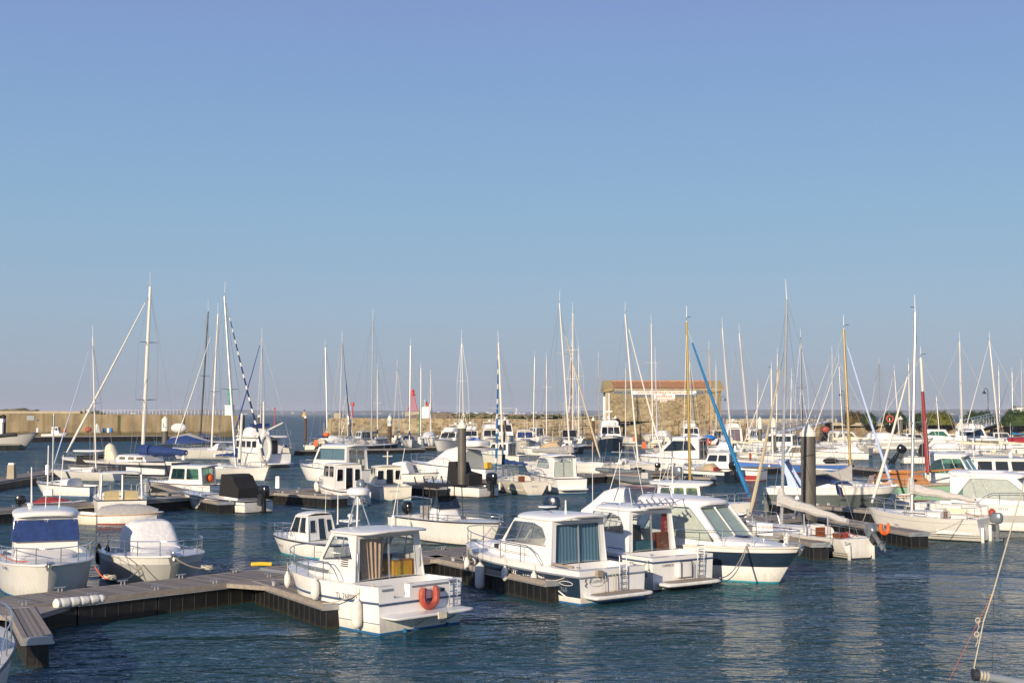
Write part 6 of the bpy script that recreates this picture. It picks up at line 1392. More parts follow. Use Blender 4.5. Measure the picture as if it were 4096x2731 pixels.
# ---- dark grey express cruiser behind the thick pile
def x_express(root, h, M, L):
    cuddy(root, h, .38*L, .90*L, 1.15, .3, 0, .62, .03, 'gel_white', name='fore_cabin')
    m = MB(); m.arch([(.30*L, 1.2, 1.5, 1.6), (.40*L, 1.15, 1.6, 2.5), (.48*L, 1.05, 1.8, 2.45), (.58*L, .8, 1.9, 2.0)], 'glass_dark', 2.4, 12, cap=(False, False)); m.build('windscreen', root)
    m = MB()
    for sy in (-1.2, 1.2): m.add([(1.5, sy, 1.4), (2.2, sy, 1.4), (1.75, sy*.92, 2.2), (1.2, sy*.85, 3.15), (.9, sy*.85, 3.1), (1.35, sy*.92, 2.2)], [(0, 1, 2, 3, 4, 5)], 'sail_pale_blue'); m.add([(1.5, sy*.95, 1.4), (2.2, sy*.95, 1.4), (1.75, sy*.87, 2.2), (1.2, sy*.8, 3.15), (.9, sy*.8, 3.1), (1.35, sy*.87, 2.2)], [(5, 4, 3, 2, 1, 0)], 'sail_pale_blue')
    m.slab(.75, 1.35, 1.05, 1.0, 3.08, .1, 'sail_pale_blue', .05); m.build('radar_arch', root)
    for xx in (.60*L, .74*L):
        pts = [(xx+.26*math.cos(a), -h.side(xx, .9)-.012, .9+.07*math.sin(a)) for a in [2*PI*k/12 for k in range(12)]]; m = MB(); m.add(pts, [tuple(range(12))], 'pane_dark'); m.tube(pts+[pts[0]], .02, 'steel', 4, False); m.build('porthole', root)
    m = MB(); 
    for sd in (-1, 1): m.add([(L*.50, sd*1.02, 1.78), (L*.68, sd*.86, 1.74), (L*.63, sd*.80, 2.0), (L*.52, sd*.92, 2.08)], [(0, 1, 2, 3)] if sd == -1 else [(3, 2, 1, 0)], 'pane_blue')
    m.build('window', root)
motorboat('express cruiser with dark grey lower hull and pale blue radar arch', (3068, 2044), head=-20, L=7.8, B=2.7, hb=1.72, hs=1.5, col='gel_white', bands={0: 'gel_green_grey', 1: 'gel_green_grey', 2: 'gel_green_grey', 3: 'gel_green_grey'}, fr=(.1, .3, .5, .72, 1), boot='gel_white', anti='antifoul_black', rub='gel_white', ck=(.05, .36), fz=.5,
    rail=(.5, .97, .4), extras=x_express, name='express_cruiser')
q = WD(3358, 1935, 71); g = thing('flag', 'small tricolour flag hanging behind the windscreen of the dark grey express cruiser', 'flag', (q.x, q.y, q.z-1.2)); MB().tube([(0, 0, 0), (-.25, 0, 1.3)], .015, 'steel', 4).build('staff', g)
m = MB(); 
for i, mt in enumerate(('ink_blue', 'white_paint', 'red_paint')): m.add([(-.22+.12*i, .02*i, 1.25-.09*i), (-.10+.12*i, .02*i+.03, 1.16-.09*i), (.02+.12*i, .02*i, .60-.07*i), (-.14+.12*i, .02*i, .66-.05*i)], [(0, 1, 2, 3)], mt)
m.build('cloth', g, smooth=False)
# dinghy beside it
def dinghy(label, S, head, L, B, col, name='dinghy', tube=False, inner='gel_white', hs=.5, hb=.65, anti=None, extras=None):
    root, L, M = place(name, label, 'dinghy', S, None, hb, head, L, 'm'); h = Hull(L, B, hs, hb, 'motor', tw=.75); h.mesh(root, col, anti=anti or col, rub='varnish_light', rubr=.025); h.deck(root, inner, .04, .9, .18, g=.07)
    MB().box(L*.35, L*.35+.25, -B*.4, B*.4, hs-.15, hs-.1, inner).build('thwart', root)
    if extras: extras(root, h, M, L)
    return root, h, M
dinghy('small cream rowing dinghy tied between the express cruiser and the light grey sailboat', (3560, 2035), -8, 3.3, 1.5, 'gel_cream', hs=.85, hb=.95)

# ---- mint green classic yacht with varnished cabin
def x_classic(root, h, M, L):
    m = MB(); m.arch([(2.2, .95, 1.0, 1.05), (2.4, 1.0, 1.0, 1.7), (4.5, .95, 1.05, 1.85), (5.8, .75, 1.1, 1.85), (6.3, .55, 1.15, 1.3)], 'varnish_light', 5, 14); m.build('varnished_cabin', root)
    a = M.inverted() @ WD(3690, 1565, M.translation.y-1.2); b = M.inverted() @ WD(3712, 1890, M.translation.y-1.2); MB().tube([a, a.lerp(b, .5), b], [.10, .15, .17], 'mast_red', 8).build('furled_red_sail', root)
    for x in (3.1, 4.1, 5.1):
        for sd in (-1, 1): pts = [(x+.3*math.cos(a), sd*(1.0-.05*(x-3)), 1.42+.13*math.sin(a)) for a in [2*PI*k/12 for k in range(12)]]; m = MB(); m.add(pts if sd == -1 else pts[::-1], [tuple(range(12))], 'pane_dark'); m.tube(pts+[pts[0]], .03, 'varnish_light', 4, False); m.build('window', root)
    m = MB(); m.slab(3.4, 5.2, .35, .3, 1.86, .22, 'varnish_light', .05, n=4); m.build('cabin_hatch', root)
    m = MB(); m.tube([(2.6, 0, 1.75), (6.9, .2, 2.05), (8.6, .2, 2.2)], [.05, .07, .05], 'varnish_light', 6); m.tube([(2.7, -.5, 1.2), (2.9, 0, 1.9)], .04, 'varnish_light', 5); m.tube([(2.7, .5, 1.2), (2.9, 0, 1.9)], .04, 'varnish_light', 5); m.build('wooden_boom', root)
    pts = [(.9*L*.36+.35*math.cos(a), -h.side(.33*L, .62)-.015, .62+.14*math.sin(a)) for a in [2*PI*k/12 for k in range(12)]]; MB().add(pts, [tuple(range(12))], 'gel_green_grey').build('porthole', root)
sailboat('mint green classic wooden yacht with varnished cabin and red furled mast', (3345, 1998), head=-7, L=10.5, B=2.7, hb=1.35, hs=1.0, mast=(3683, 1432), mb=3715, mr=.11, mmat='mast_white', col='mint', anti='antifoul_red', rub='varnish', deckmat='canvas_cream', gen=None, roofh=.1, mx=.66, extras=x_classic, spr=(), boom=None, name='wooden_yacht')
# ---- red furled sail on its mast (part of a sloop right behind)
def x_redmast(root, h, M, L): pass

# ---- wheelhouse boat with visor, and long hard top boat
motorboat('white wheelhouse boat with tall raked visor cabin behind the mint green yacht', (3672, 1985), head=-35, L=7.5, B=2.8, hb=1.4, hs=1.1, ck=(.05, .2), fz=.5, cab=dict(x0=.12, x1=.60, zt=2.95, wb=1.2, wt=1.1, rf=1.1, rb=.0, sill=.35, side='arch', front=2, roof=(.1, .35), roofth=.16, camber=.16, glass='glass_green', zback=.5), cud=(.58, .92, 1.1, .4, .35, .04), rail=(.35, .97, .5), name='wheelhouse_boat', col='gel_white')
def x_hardtop(root, h, M, L): m = MB(); m.lathe([(.14, 2.62), (.16, 2.72), (.12, 2.85), (.18, 2.88), (.12, 3.0)], 'white_paint', (4.2, .0), 10); m.build('roof_light', root); antenna(root, 1.5, .3, 2.6, .6, .03)
motorboat('white boat with long flat hard top and many upright windows near the right edge', (3820, 1960), head=-12, L=8.5, B=2.7, hb=1.25, hs=1.05, ck=(.05, .15), fz=.5, cab=dict(x0=.15, x1=.66, zt=2.42, wb=1.15, wt=1.08, rf=.3, rb=.05, sill=.4, side='three', front=3, roof=(.5, .7), roofth=.11, camber=.08, glass='glass_dark', zback=.5), rail=(.4, .97, .5), extras=x_hardtop, name='hardtop_boat', col='gel_white')
def x_greycover(root, h, M, L): tarp(root, [(1.2, .7, .8, 1.2), (1.8, .85, .8, 1.75), (2.6, .85, .85, 1.85), (3.2, .7, .9, 1.3)], 'canvas_grey', n=2.6)
motorboat('boat under a domed grey cover at the right edge behind the large cruiser', (4000, 1962), head=-15, L=5.5, B=2.2, hb=1.1, hs=.95, ck=(.05, .6), rail=(.4, .97, .4), extras=x_greycover, name='covered_boat')
# ============================================================ middle row, berthed on the middle walkway
random.seed(21)
def x_bigscreen(root, h, M, L):
    m = MB(); m.box(.9, 1.5, -.95, -.1, 1.0, 1.55, 'seat_tan', .04, .04); m.box(.9, 1.5, .1, .95, 1.0, 1.55, 'seat_tan', .04, .04); m.build('seat', root)
    fr = MB()
    for sy in (-1.15, -.05, 1.15): fr.tube([(.85, sy, 1.1), (.95, sy*.95, 2.55)], .06, 'gel_white', 5)
    for sy in (-1.15, 1.15): fr.tube([(3.2, sy, 1.2), (2.4, sy*.95, 2.55)], .05, 'gel_white', 5); fr.tube([(.95, sy*.95, 2.5), (2.4, sy*.95, 2.55)], .05, 'gel_white', 5)
    fr.build('screen_frame', root); MB().slab(.7, 2.6, 1.15, 1.1, 2.52, .08, 'gel_white', .06, n=6).build('hard_top', root)
    m = MB(); m.add([(.86, 1.1, 1.15), (.86, -1.1, 1.15), (.95, -1.05, 2.5), (.95, 1.05, 2.5)], [(0, 1, 2, 3)], 'glass'); m.add([(3.1, 1.1, 1.2), (3.1, -1.1, 1.2), (2.4, -1.05, 2.5), (2.4, 1.05, 2.5)], [(0, 1, 2, 3)], 'glass')
    for sy in (-1.12, 1.12): m.add([(.86, sy, 1.15), (3.1, sy, 1.2), (2.4, sy*.95, 2.5), (.95, sy*.95, 2.5)], [(0, 1, 2, 3)], 'glass_clear')
    m.build('window', root, smooth=False)
motorboat('white boat with tall clear screens and tan seats above the covered dinghy', (488, 2076), head=110, L=6.6, B=3.0, hb=1.2, hs=1.1, ck=(.03, .4), fz=.55, rail=(.5, .97, .5), extras=x_bigscreen, name='open_cruiser', cud=(.46, .9, 1.05, .3, .35, .04))
def x_cov(root, h, M, L): tarp(root, [(-.1, .45, .45, .6), (.15, .66, .42, .92), (.7, .70, .44, 1.02), (1.1, .72, .45, 1.08), (1.6, .70, .46, 1.04), (2.1, .66, .48, 1.06), (2.7, .5, .5, .96), (3.2, .25, .55, .78)], 'canvas_grey', n=2.2)
dinghy('white dinghy with red bottom under a pleated grey cover', (525, 2092), 8, 3.5, 1.6, 'gel_white', hs=.5, hb=.62, anti='antifoul_red', extras=x_cov)
q = W(355, 2085); M_ = frame((q.x, q.y, 0), 0)
dinghy('tiny white tender moored between the navy covered boat and the grey covered dinghy', (352, 2092), 150, 2.2, 1.2, 'gel_cream', hs=.5, hb=.6)

def x_blackcover(root, h, M, L):
    Z = .85; m = MB()
    prof = [(1.0, Z), (1.0, 1.45), (1.35, 1.75), (1.6, 2.15), (2.0, 2.3), (2.75, 2.28), (2.95, Z+.1)]
    vs = [(x, -.78, z) for x, z in prof]+[(x, .78, z) for x, z in prof]; n = len(prof)
    m.add(vs, [tuple(range(n))[::-1], tuple(range(n, 2*n))]+[(i, (i+1) % n, n+(i+1) % n, n+i) for i in range(n)], 'canvas_black'); m.build('console_cover', root, smooth=False)
    h.rail(root, .5, .97, .28, mid=False)
r, h, M, L = motorboat('white open boat with angular black console cover and large black outboard', (1035, 2050), head=139, L=7.6, B=2.4, hb=1.05, hs=.72, ck=(.06, .62), fz=.35, rail=None, ob=dict(mat='engine_black', s=1.25, z=.85, tilt=0, x=-.1), extras=x_blackcover, name='open_boat', col='gel_white', anti='antifoul_black', stripe=((.62, 'trim_dark', .02),))
fender(M, 1.2, 1.25, .45, .5, .1, 'white fender at the stern of the open boat with the angular black cover', .2)
fender(M, 4.6, .95, .75, .4, .1, 'white fender near the bow of the open boat with the angular black cover', .2)
def x_green(root, h, M, L):
    o = MB().ellipsoid((0, 0, 0), (.42, .42, .38), 'orange', 14, 9).build('ball_buoy', loc=M @ Vector((.9, -.2, 1.15))); tag(o, 'round orange ball buoy on the stern of the green windowed boat', 'buoy')
    m = MB(); m.lathe([(.12, 2.5), (.14, 2.6), (.14, 2.75), (.05, 2.85)], 'gel_cream', (3.0, 0), 8); m.build('roof_light', root)
motorboat('white wheelhouse boat with green tinted windows on the middle walkway', (868, 1974), head=160, L=6.9, B=2.2, hb=.9, hs=.7, ck=(.02, .1), cab=dict(x0=.10, x1=.54, zt=1.98, wb=1.0, wt=.95, rf=.25, rb=.1, sill=.3, side='two', front=2, roof=(.5, .3), roofth=.1, camber=.1, glass='glass_green', zback=.5), rail=(.6, .97, .35), extras=x_green, name='wheelhouse_boat', cud=(.54, .9, .8, .4, .2, .03))

def x_wh3(root, h, M, L): pass
r, h, M, L = motorboat('large white cruiser with curtained saloon windows behind the wheelhouse boat', (1455, 1932), head=138, L=8.6, B=2.9, hb=1.45, hs=1.15, ck=(.05, .18), fz=.5, cab=dict(x0=.10, x1=.66, zt=3.1, wb=1.25, wt=1.15, rf=1.0, rb=.1, sill=.42, side='full', front=2, roof=(.4, .15), roofth=.14, camber=.14, glass='glass', zback=.5), cud=(.6, .93, 1.1, .4, .4, .04), rail=(.4, .97, .4), name='cruiser', col='gel_bright')
MB().box(1.4, 4.6, 1.0, 1.03, 2.0, 2.95, 'curtain_side').build('curtain', r)
def x_three(root, h, M, L):
    m = MB(); m.box(-.04, .02, -.95, -.25, .12, .62, 'gel_white'); m.build('engine_well', root); m = MB(); m.arch([(.0, .42, .2, .75), (.5, .5, .2, .85), (.9, .4, .3, .85)], 'gel_white', 3, 10); m.xf(Matrix.Translation((0, .72, 0))); m.build('stern_tank', root)
r, h, M, L = motorboat('white wheelhouse boat with three square windows and a tilted grey outboard', (1424, 2022), head=118, L=5.9, B=2.35, hb=1.3, hs=.95, ck=(.05, .22), fz=.45, cab=dict(x0=.24, x1=.66, zt=2.62, wb=.98, wt=.92, rf=.25, rb=.04, sill=.5, side='two', front=2, back='windows', roof=(.12, .12), roofth=.08, camber=.06, glass='glass_lilac', zback=.5), cud=(.66, .9, .8, .3, .3, .03), rail=(.55, .97, .45), ob=dict(mat='engine_grey', s=1.1, z=.85, y=-.25, tilt=22), extras=x_three, name='wheelhouse_boat', col='gel_bright')
fender(M, 5.1, .95, 1.05, .55, .14, 'upper white fender on the bow of the boat with three square windows', .2)
fender(M, 4.3, 1.15, 1.0, .55, .14, 'second white fender on the bow of the boat with three square windows', .2)
def x_cream(root, h, M, L):
    m = MB(); m.tube([(2.6, 0, 2.4), (2.6, 0, 3.35)], .05, 'gel_cream', 6); m.tube([(2.6, -.35, 3.0), (2.6, .35, 3.0)], .04, 'gel_cream', 6); m.tube([(2.6+.0, .26*math.cos(a), 3.62+.26*math.sin(a)) for a in [2*PI*k/14 for k in range(15)]], .012, 'wire', 4, False); m.build('signal_mast', root)
    flattext(root, 'LADYLAND', .14, 'trim_grey', (-.012, .45, .62), (0, -1, 0), (0, 0, 1), 'stern_name')
motorboat('cream coloured wheelhouse fishing boat with a small cross mast', (1582, 2003), head=108, L=6.2, B=2.55, hb=1.25, hs=1.0, col='gel_cream', anti='antifoul_teal', ck=(.05, .32), fz=.45, cab=dict(x0=.34, x1=.66, zt=2.25, wb=1.0, wt=.92, rf=.3, rb=.05, sill=.52, side='two', front=2, back='windows', roof=(.1, .1), roofth=.07, camber=.08, glass='glass_lilac', mat='gel_cream', zback=.5), rail=None, extras=x_cream, name='fishing_boat', rub='gel_grey')
def x_tan(root, h, M, L): tarp(root, [(1.0, .7, .6, 1.1), (1.3, .8, .6, 1.7), (2.2, .8, .65, 1.85), (2.6, .75, .7, 1.75), (2.9, .6, .75, .95)], 'canvas_white', n=5); h.rail(root, .55, .97, .3, mid=False)
motorboat('small white boat with cream box shaped cover beyond the cream fishing boat', (1530, 1925), head=-22, L=5.6, B=2.1, hb=.9, hs=.7, ck=(.05, .6), rail=None, extras=x_tan, name='covered_boat')

# flybridge cruiser behind the second pile
def x_fly(root, h, M, L):
    m = MB(); m.arch([(.15, 1.3, 1.1, 2.9), (.4, 1.4, 1.1, 3.05), (2.6, 1.4, 1.2, 3.2)], 'glass', 6, 14, matfn=lambda i, k: ('canvas_grey' if 4 <= k <= 9 else 'glass')); m.build('cockpit_canopy', root)
    m = MB(); m.arch([(2.5, 1.35, 1.2, 3.1), (3.4, 1.3, 1.3, 3.3), (5.2, 1.15, 1.4, 2.95), (6.6, .9, 1.5, 2.1), (7.6, .6, 1.6, 1.75)], 'canvas_white', 2.6, 14); m.build('windscreen_cover', root)
    m = MB(); m.box(.9, 1.3, -.5, .1, 1.2, 1.8, 'yellow'); m.build('life_ring_bag', root)
    m = MB(); m.slab(1.2, 3.8, 1.1, 1.0, 3.2, .45, 'gel_white', .03, n=4); m.build('flybridge', root)
motorboat('white flybridge cruiser with pale covers behind the second grey pile', (1985, 1935), head=142, L=9.8, B=3.3, hb=1.75, hs=1.35, col='gel_bright', bands={}, ck=(.03, .3), rail=(.35, .97, .7), extras=x_fly, name='flybridge_cruiser', anti='antifoul_black')
def x_bc2(root, h, M, L):
    m = MB(); prof = [(1.3, .8), (1.3, 1.6), (2.4, 1.8), (2.7, 2.45), (3.4, 2.5), (3.6, .9)]
    vs = [(x, -.7, z) for x, z in prof]+[(x, .7, z) for x, z in prof]; n = len(prof); m.add(vs, [tuple(range(n))[::-1], tuple(range(n, 2*n))]+[(i, (i+1) % n, n+(i+1) % n, n+i) for i in range(n)], 'canvas_black'); m.build('console_cover', root, smooth=False); h.rail(root, .4, .97, .3, mid=False)
r, h, M, L = motorboat('white open boat with tall black cover in front of the second grey pile', (1955, 1988), head=138, L=6.6, B=2.3, hb=1.05, hs=.75, ck=(.06, .62), rail=None, ob=dict(mat='engine_black', s=1.3, z=.9, x=.05), extras=x_bc2, name='open_boat', anti='antifoul_black')
fender(M, 5.2, .95, .75, .5, .11, 'white fender at the bow of the open boat with tall black cover', .2)
def x_coca(root, h, M, L):
    flattext(root, 'COCA', .18, 'trim_grey', (-.02, .3, .62), (0, -1, 0), (0, 0, 1), 'stern_name'); m = MB(); m.box(.0, .0, 0, 0, 0, 0, 'gel_cream')
r, h, M, L = sailboat('old ivory sailboat with navy boom cover and blue striped jib', (2140, 1982), head=113, L=7.8, B=2.7, hb=1.15, hs=1.0, mast=(1994, 1372), mb=2015, mr=.09, mmat='mast_white', col='gel_cream', anti='antifoul_blue', deckmat='gel_cream', boom=.36, cover='canvas_navy', gen=.93, genm='sail_blue_stripe', genr=.10, boomdir=-18, roofh=.4, mx=.60, stripe=((.3, 'hull_red', .012),), extras=x_coca, spr=(.5,), name='sailboat', tw=.8)
fender(M, 3.2, 1.5, .55, .55, .12, 'white fender on the side of the old ivory sailboat', .25)
fender(M, .2, -1.3, .55, .5, .12, 'white fender between the ivory sailboat and the arched cabin cruiser', .25)
def x_cab3(root, h, M, L):
    MB().slab(-.5, .03, 1.15, 1.15, .3, .1, 'gel_bright', 0, n=8).build('swim_platform', root); MB().box(1.75, 1.8, -.85, .85, .6, 2.3, 'curtain_white').build('curtain', root)
motorboat('white arched window cabin cruiser with pale door curtains on the middle walkway', (2290, 1974), head=112, L=7.4, B=2.7, hb=1.45, hs=1.15, ck=(.05, .22), fz=.5, cab=dict(x0=.22, x1=.68, zt=2.7, wb=1.1, wt=1.02, rf=1.1, rb=.1, sill=.42, side='arch', front=2, roof=(.5, .1), roofth=.1, camber=.14, zback=.5, mat='gel_bright', dark=False, glass='glass_clear'), cud=(.66, .93, .95, .3, .42, .05), rail=(.3, .97, .5), extras=x_cab3, name='cabin_boat', col='gel_bright')
sailboat('white sailboat with heavy grey boom cover and long cream furled jib', (2130, 1888), (2414, 1850), B=2.9, hb=1.25, hs=1.15, mast=(2238, 1215), mb=2282, mr=.09, mmat='mast_white', boom=.55, cover='canvas_grey', coverr=.5, gen=.88, genm='sail_cream', genr=.1, fore=.9, col='gel_bright', roofh=.4, mx=.55, boomdir=0, tw=.85, spr=(.36, .68), stripe=((.6, 'trim_grey', .01),))
sailboat('long low white sailboat with blue deck line and furled white jib', (2415, 1893), (2664, 1850), B=3.1, hb=1.25, hs=1.1, mast=(2500, 1258), mb=2551, mr=.09, mmat='mast_white', boom=.42, cover=None, gen=.90, genm='sail_white', genr=.09, col='gel_white', roofh=.42, mx=.5, boomdir=0, spr=(.45,), stripe=((.9, 'ink_blue', .02), (.5, 'trim_grey', .012)), winmat='pane_tan')
motorboat('low white day boat with square stern in front of the grey boom cover', (2403, 1895), head=164, L=6.6, B=2.6, hb=1.2, hs=1.15, ck=(.05, .3), cud=(.35, .9, 1.0, .4, .45, .05), rail=None, name='day_boat', col='gel_bright', stripe=((.6, 'trim_grey', .012),))
# rigid inflatables on the finger
def rib(label, S, head, L, B, red=True, ob=None, arch=True, name='inflatable_boat'):
    root, L, M = place(name, label, 'inflatable', S, None, 1, head, L, 's'); m = MB()
    for sd in (1, -1):
        pts = [(-.1, sd*B*.42, .45), (L*.25, sd*B*.42, .45), (L*.6, sd*B*.40, .48), (L*.82, sd*B*.25, .58), (L*.95, sd*B*.06, .66), (L*.97, 0, .67)]; m.tube(pts, [.05, .24, .24, .22, .19, .18], 'tube_grey', 10)
    m.build('tube', root)
    h = Hull(L*.93, B*.7, .35, .5, 'motor'); h.mesh(root, 'gel_grey', anti='hull_red' if red else 'trim_dark'); h.deck(root, 'gel_grey', .02, .8, .3, g=.05)
    m = MB(); m.box(L*.40, L*.52, -.35, .35, .35, 1.15, 'gel_grey', .05, .05); m.box(L*.22, L*.34, -.35, .35, .35, .85, 'canvas_black'); m.box(L*.5, L*.54, -.3, .3, 1.1, 1.4, 'trim_dark'); m.build('console', root)
    if arch: m = MB(); m.tube([(.4, .7, .5), (.25, .65, 1.9), (.25, -.65, 1.9), (.4, -.7, .5)], .05, 'gel_grey', 6); m.tube([(.9, .7, .5), (.35, .65, 1.7)], .04, 'gel_grey', 6); m.tube([(.9, -.7, .5), (.35, -.65, 1.7)], .04, 'gel_grey', 6); m.build('arch', root)
    if ob: outboard(root, -.05, 0, .75, ob[0], ob[1], R(ob[2]))
    return root
rib('grey inflatable with roll bar and big silver outboard on the wide finger pontoon', (2700, 1948), head=150, L=5.6, B=2.4, ob=(1.25, 'engine_grey', 12))
rib('slim grey inflatable bow lying left of the roll bar inflatable', (2620, 1905), head=172, L=5.8, B=2.2, arch=False, ob=(.8, 'engine_black', 0))
q = W(2735, 1960); m = MB(); m.box(-1.2, 1.2, -.5, .5, .0, .25, 'yellow', .05, .05); m.tube([(-1.2, -.3, .3), (1.2, -.3, .3)], .06, 'red_paint', 6); tag(m.build('yellow_raft', loc=q), 'small yellow raft floating beside the silver outboard', 'raft')
def x_ls(root, h, M, L):
    tarp(root, [(1.4, .8, .8, 1.1), (2.0, .75, .8, 1.65), (2.7, .55, .85, 1.5), (3.0, .4, .9, 1.1)], 'canvas_tan', n=2.2); h.text(root, 'LS E76072', 2.15, .42, .3, 'white_paint', 1); cuddy(root, h, .5*L, .9*L, .95, .3, 0, .35, .03)
    m = MB(); m.box(1.2, 1.35, .2, .8, .8, 1.3, 'hull_red'); m.build('seat', root)
motorboat('navy hulled sports boat lettered LS E76072 with tan cover and black outboard', (2925, 1928), head=136, L=6.6, B=2.4, hb=1.15, hs=.95, col='navy', bands={3: 'gel_white', 4: 'gel_white'}, deckmat='gel_white', boot='navy', anti='antifoul_black', ck=(.06, .5), rail=(.45, .97, .35), ob=dict(mat='engine_black', s=1.2, z=.95, tilt=14), extras=x_ls, name='sports_boat', fr=(.2, .4, .62, .8, 1))
def x_redhull(root, h, M, L): cuddy(root, h, .62*L, .92*L, .95, .3, 0, .3, .04)
motorboat('white wheelhouse boat with dark red lower hull left of the blue sailboat', (3050, 1922), head=148, L=7.6, B=2.6, hb=1.35, hs=.95, col='gel_white', bands={0: 'hull_red', 1: 'hull_red', 2: 'hull_red'}, boot='gel_cream', anti='antifoul_red', ck=(.05, .34), fz=.4, cab=dict(x0=.36, x1=.70, zt=2.35, wb=1.05, wt=.95, rf=.5, rb=.1, sill=.48, side='two', front=2, roof=(.2, .1), roofth=.09, camber=.12, glass='glass_lilac', zback=.5), extras=x_redhull, rail=(.6, .97, .35), name='wheelhouse_boat', fr=(.12, .28, .46, .8, 1))
def x_lilac(root, h, M, L):
    ladder(root, .45, -.2, .6, 2.2, .35, -.3, 6, r=.03)
r, h, M, L = motorboat('white cruiser with lilac windows, boarding ladder and orange life ring behind the gold mast', (2850, 1880), head=146, L=9.6, B=3.2, hb=1.5, hs=1.2, ck=(.03, .1), fz=.5, cab=dict(x0=.10, x1=.66, zt=3.25, zb=1.25, wb=1.3, wt=1.15, rf=1.9, rb=.1, sill=.35, side='wedge', front=2, roof=(.2, .2), roofth=.2, camber=.16, glass='glass_lilac', zback=.5), cud=(.6, .94, 1.2, .4, .45, .05), rail=(.4, .97, .55), extras=x_lilac, name='cruiser', col='gel_bright')
ringbuoy(M, .7, -.75, 3.0, .33, 'orange life ring on the upper stern rail of the cruiser with lilac windows')
def x_bluehull(root, h, M, L):
    m = MB(); m.ellipsoid((L*.14, 0, 1.25), (.8, .45, .3), 'canvas_black', 10, 6); m.build('dinghy_cover', root)
r, h, M, L = sailboat('bright blue hulled sailboat with red boot line behind the thick pile', (3385, 1892), head=178, L=11.2, B=3.0, hb=1.35, hs=1.0, mast=(3085, 1478), mb=3090, mr=.09, mmat='mast_white', col='hull_blue', bands={4: 'gel_white'}, boot='hull_red', anti='antifoul_red', roofh=.45, boom=None, gen=.95, genm='sail_white', genr=.05, mx=.76, extras=x_bluehull, stripe=((.80, 'hull_red', .015),), tw=.6, spr=(.5,))
fender(M, 8.0, 1.55, .6, .55, .13, 'left white fender on the bright blue hull', .4); fender(M, 6.6, 1.6, .6, .45, .2, 'round white fender on the bright blue hull beside the thick pile', .4)
ringbuoy(M, 9.8, .9, 1.7, .3, 'pale orange ring on the rail of the bright blue sailboat', 'buoy_red')

# gold masted sailboats
sailboat('white sailboat with gold mast and bright blue furled jib', (2560, 2072), (3018, 2008), B=2.6, hb=1.1, hs=.9, mast=(2746, 1288), mb=2760, mr=.085, mmat='mast_gold', gen=.91, genm='sail_blue', genr=.13, boom=None, roofh=.35, mx=.30, spr=(), fore=.97, back=False, tw=.7, name='sailboat')
sailboat('white sailboat with gold mast, grey sail bag and pale blue furled jib', (3180, 2040), (3588, 1972), B=2.6, hb=1.1, hs=.9, mast=(3375, 1318), mb=3407, mr=.085, mmat='mast_gold', gen=.93, genm='sail_pale_blue', genr=.09, boom=None, roofh=.35, mx=.42, spr=(.52,), fore=.96)
Dg = 79; q = [WD(u, v, Dg) for u, v in ((3409, 1926), (3408, 1857), (3385, 1872), (3330, 1888), (3262, 1876), (3258, 1896), (3330, 1912))]; q2 = [p+Vector((.0, .4, 0)) for p in q]; n = len(q)
m = MB(); m.add(q+q2, [tuple(range(n))[::-1], tuple(range(n, 2*n))]+[(i, (i+1) % n, n+(i+1) % n, n+i) for i in range(n)], 'canvas_grey'); tag(m.build('sail_bag', smooth=False), 'grey sail bag slung under the second gold mast', 'sail cover')

# ============================================================ left group of sailboats
sailboat('small sailboat with slim pale mast at the left', (470, 1925), head=163, L=7.0, B=2.4, hb=1.0, hs=.85, mast=(371, 1350), mb=385, mr=.07, mmat='mast_white', gen=.9, genm='sail_pale_blue', genr=.05, boom=None, roofh=.35, mx=.40, spr=(.5,))
def x_ketch(root, h, M, L):
    m = MB(); m.arch([(3.2, 1.2, 1.5, 1.6), (3.4, 1.3, 1.5, 2.1), (6.8, 1.3, 1.5, 2.15), (7.4, 1.1, 1.5, 1.6)], 'gel_bright', 5, 14); m.build('deckhouse', root)
    for x in (3.9, 5.0, 6.1):
        for sd in (-1, 1): m = MB(); m.box(x-.38, x+.38, sd*1.31-.01, sd*1.31+.01, 1.68, 1.95, 'pane_tan', .05, 0); m.build('window', root)
    m = MB(); m.tube([(9.3, .0, 2.0), (8.9, .0, 2.3)], .4, 'red_paint', 10); m.build('hatch_cushion', root)
    m = MB(); m.arch([(7.9, .5, 1.5, 1.7), (8.6, .55, 1.55, 3.0), (9.0, .5, 1.6, 3.2), (9.4, .35, 1.6, 3.0)], 'canvas_cream', 2.5, 10); m.build('sprayhood', root)
sailboat('big navy hulled ketch with white mast, furled white sail and blue boom cover', (722, 1912), head=152, L=15.5, B=3.9, hb=1.75, hs=1.45, mast=(601, 1148), mb=567, mr=.17, mmat='mast_white', gen=.95, genm='sail_white', genr=.125, boom=.36, cover='canvas_navy', coverr=.62, boomdir=0, col='navy_faded', bands={4: 'gel_bright'}, boot='gel_bright', anti='antifoul_black', roofh=.1, mx=.58, spr=(.35, .68), extras=x_ketch, fore=.96, tw=.65, winmat='gel_white')
sailboat('sailboat with a dark grey mast and dark furled jib at the left', (800, 1800), head=150, L=11, B=3.2, hb=1.5, hs=1.2, mast=(833, 1245), mb=800, shift=True, mr=.14, mmat='mast_dark', gen=.88, genm='mast_grey', genr=.05, boom=.4, cover='canvas_navy', roofh=.4, mx=.42, spr=(.5,), col='navy', sprayhood='canvas_navy')
def x_wind(root, h, M, L):
    m = MB(); m.tube([(.5, .6, 1.2), (.5, .6, 3.6)], .06, 'white_paint', 6)
    for k in range(6): a = k*PI/3+.3; m.tube([(.45, .6, 3.6), (.45, .6+.95*math.cos(a), 3.6+.95*math.sin(a))], [.09, .05], 'white_paint', 4)
    m.build('wind_generator', root)
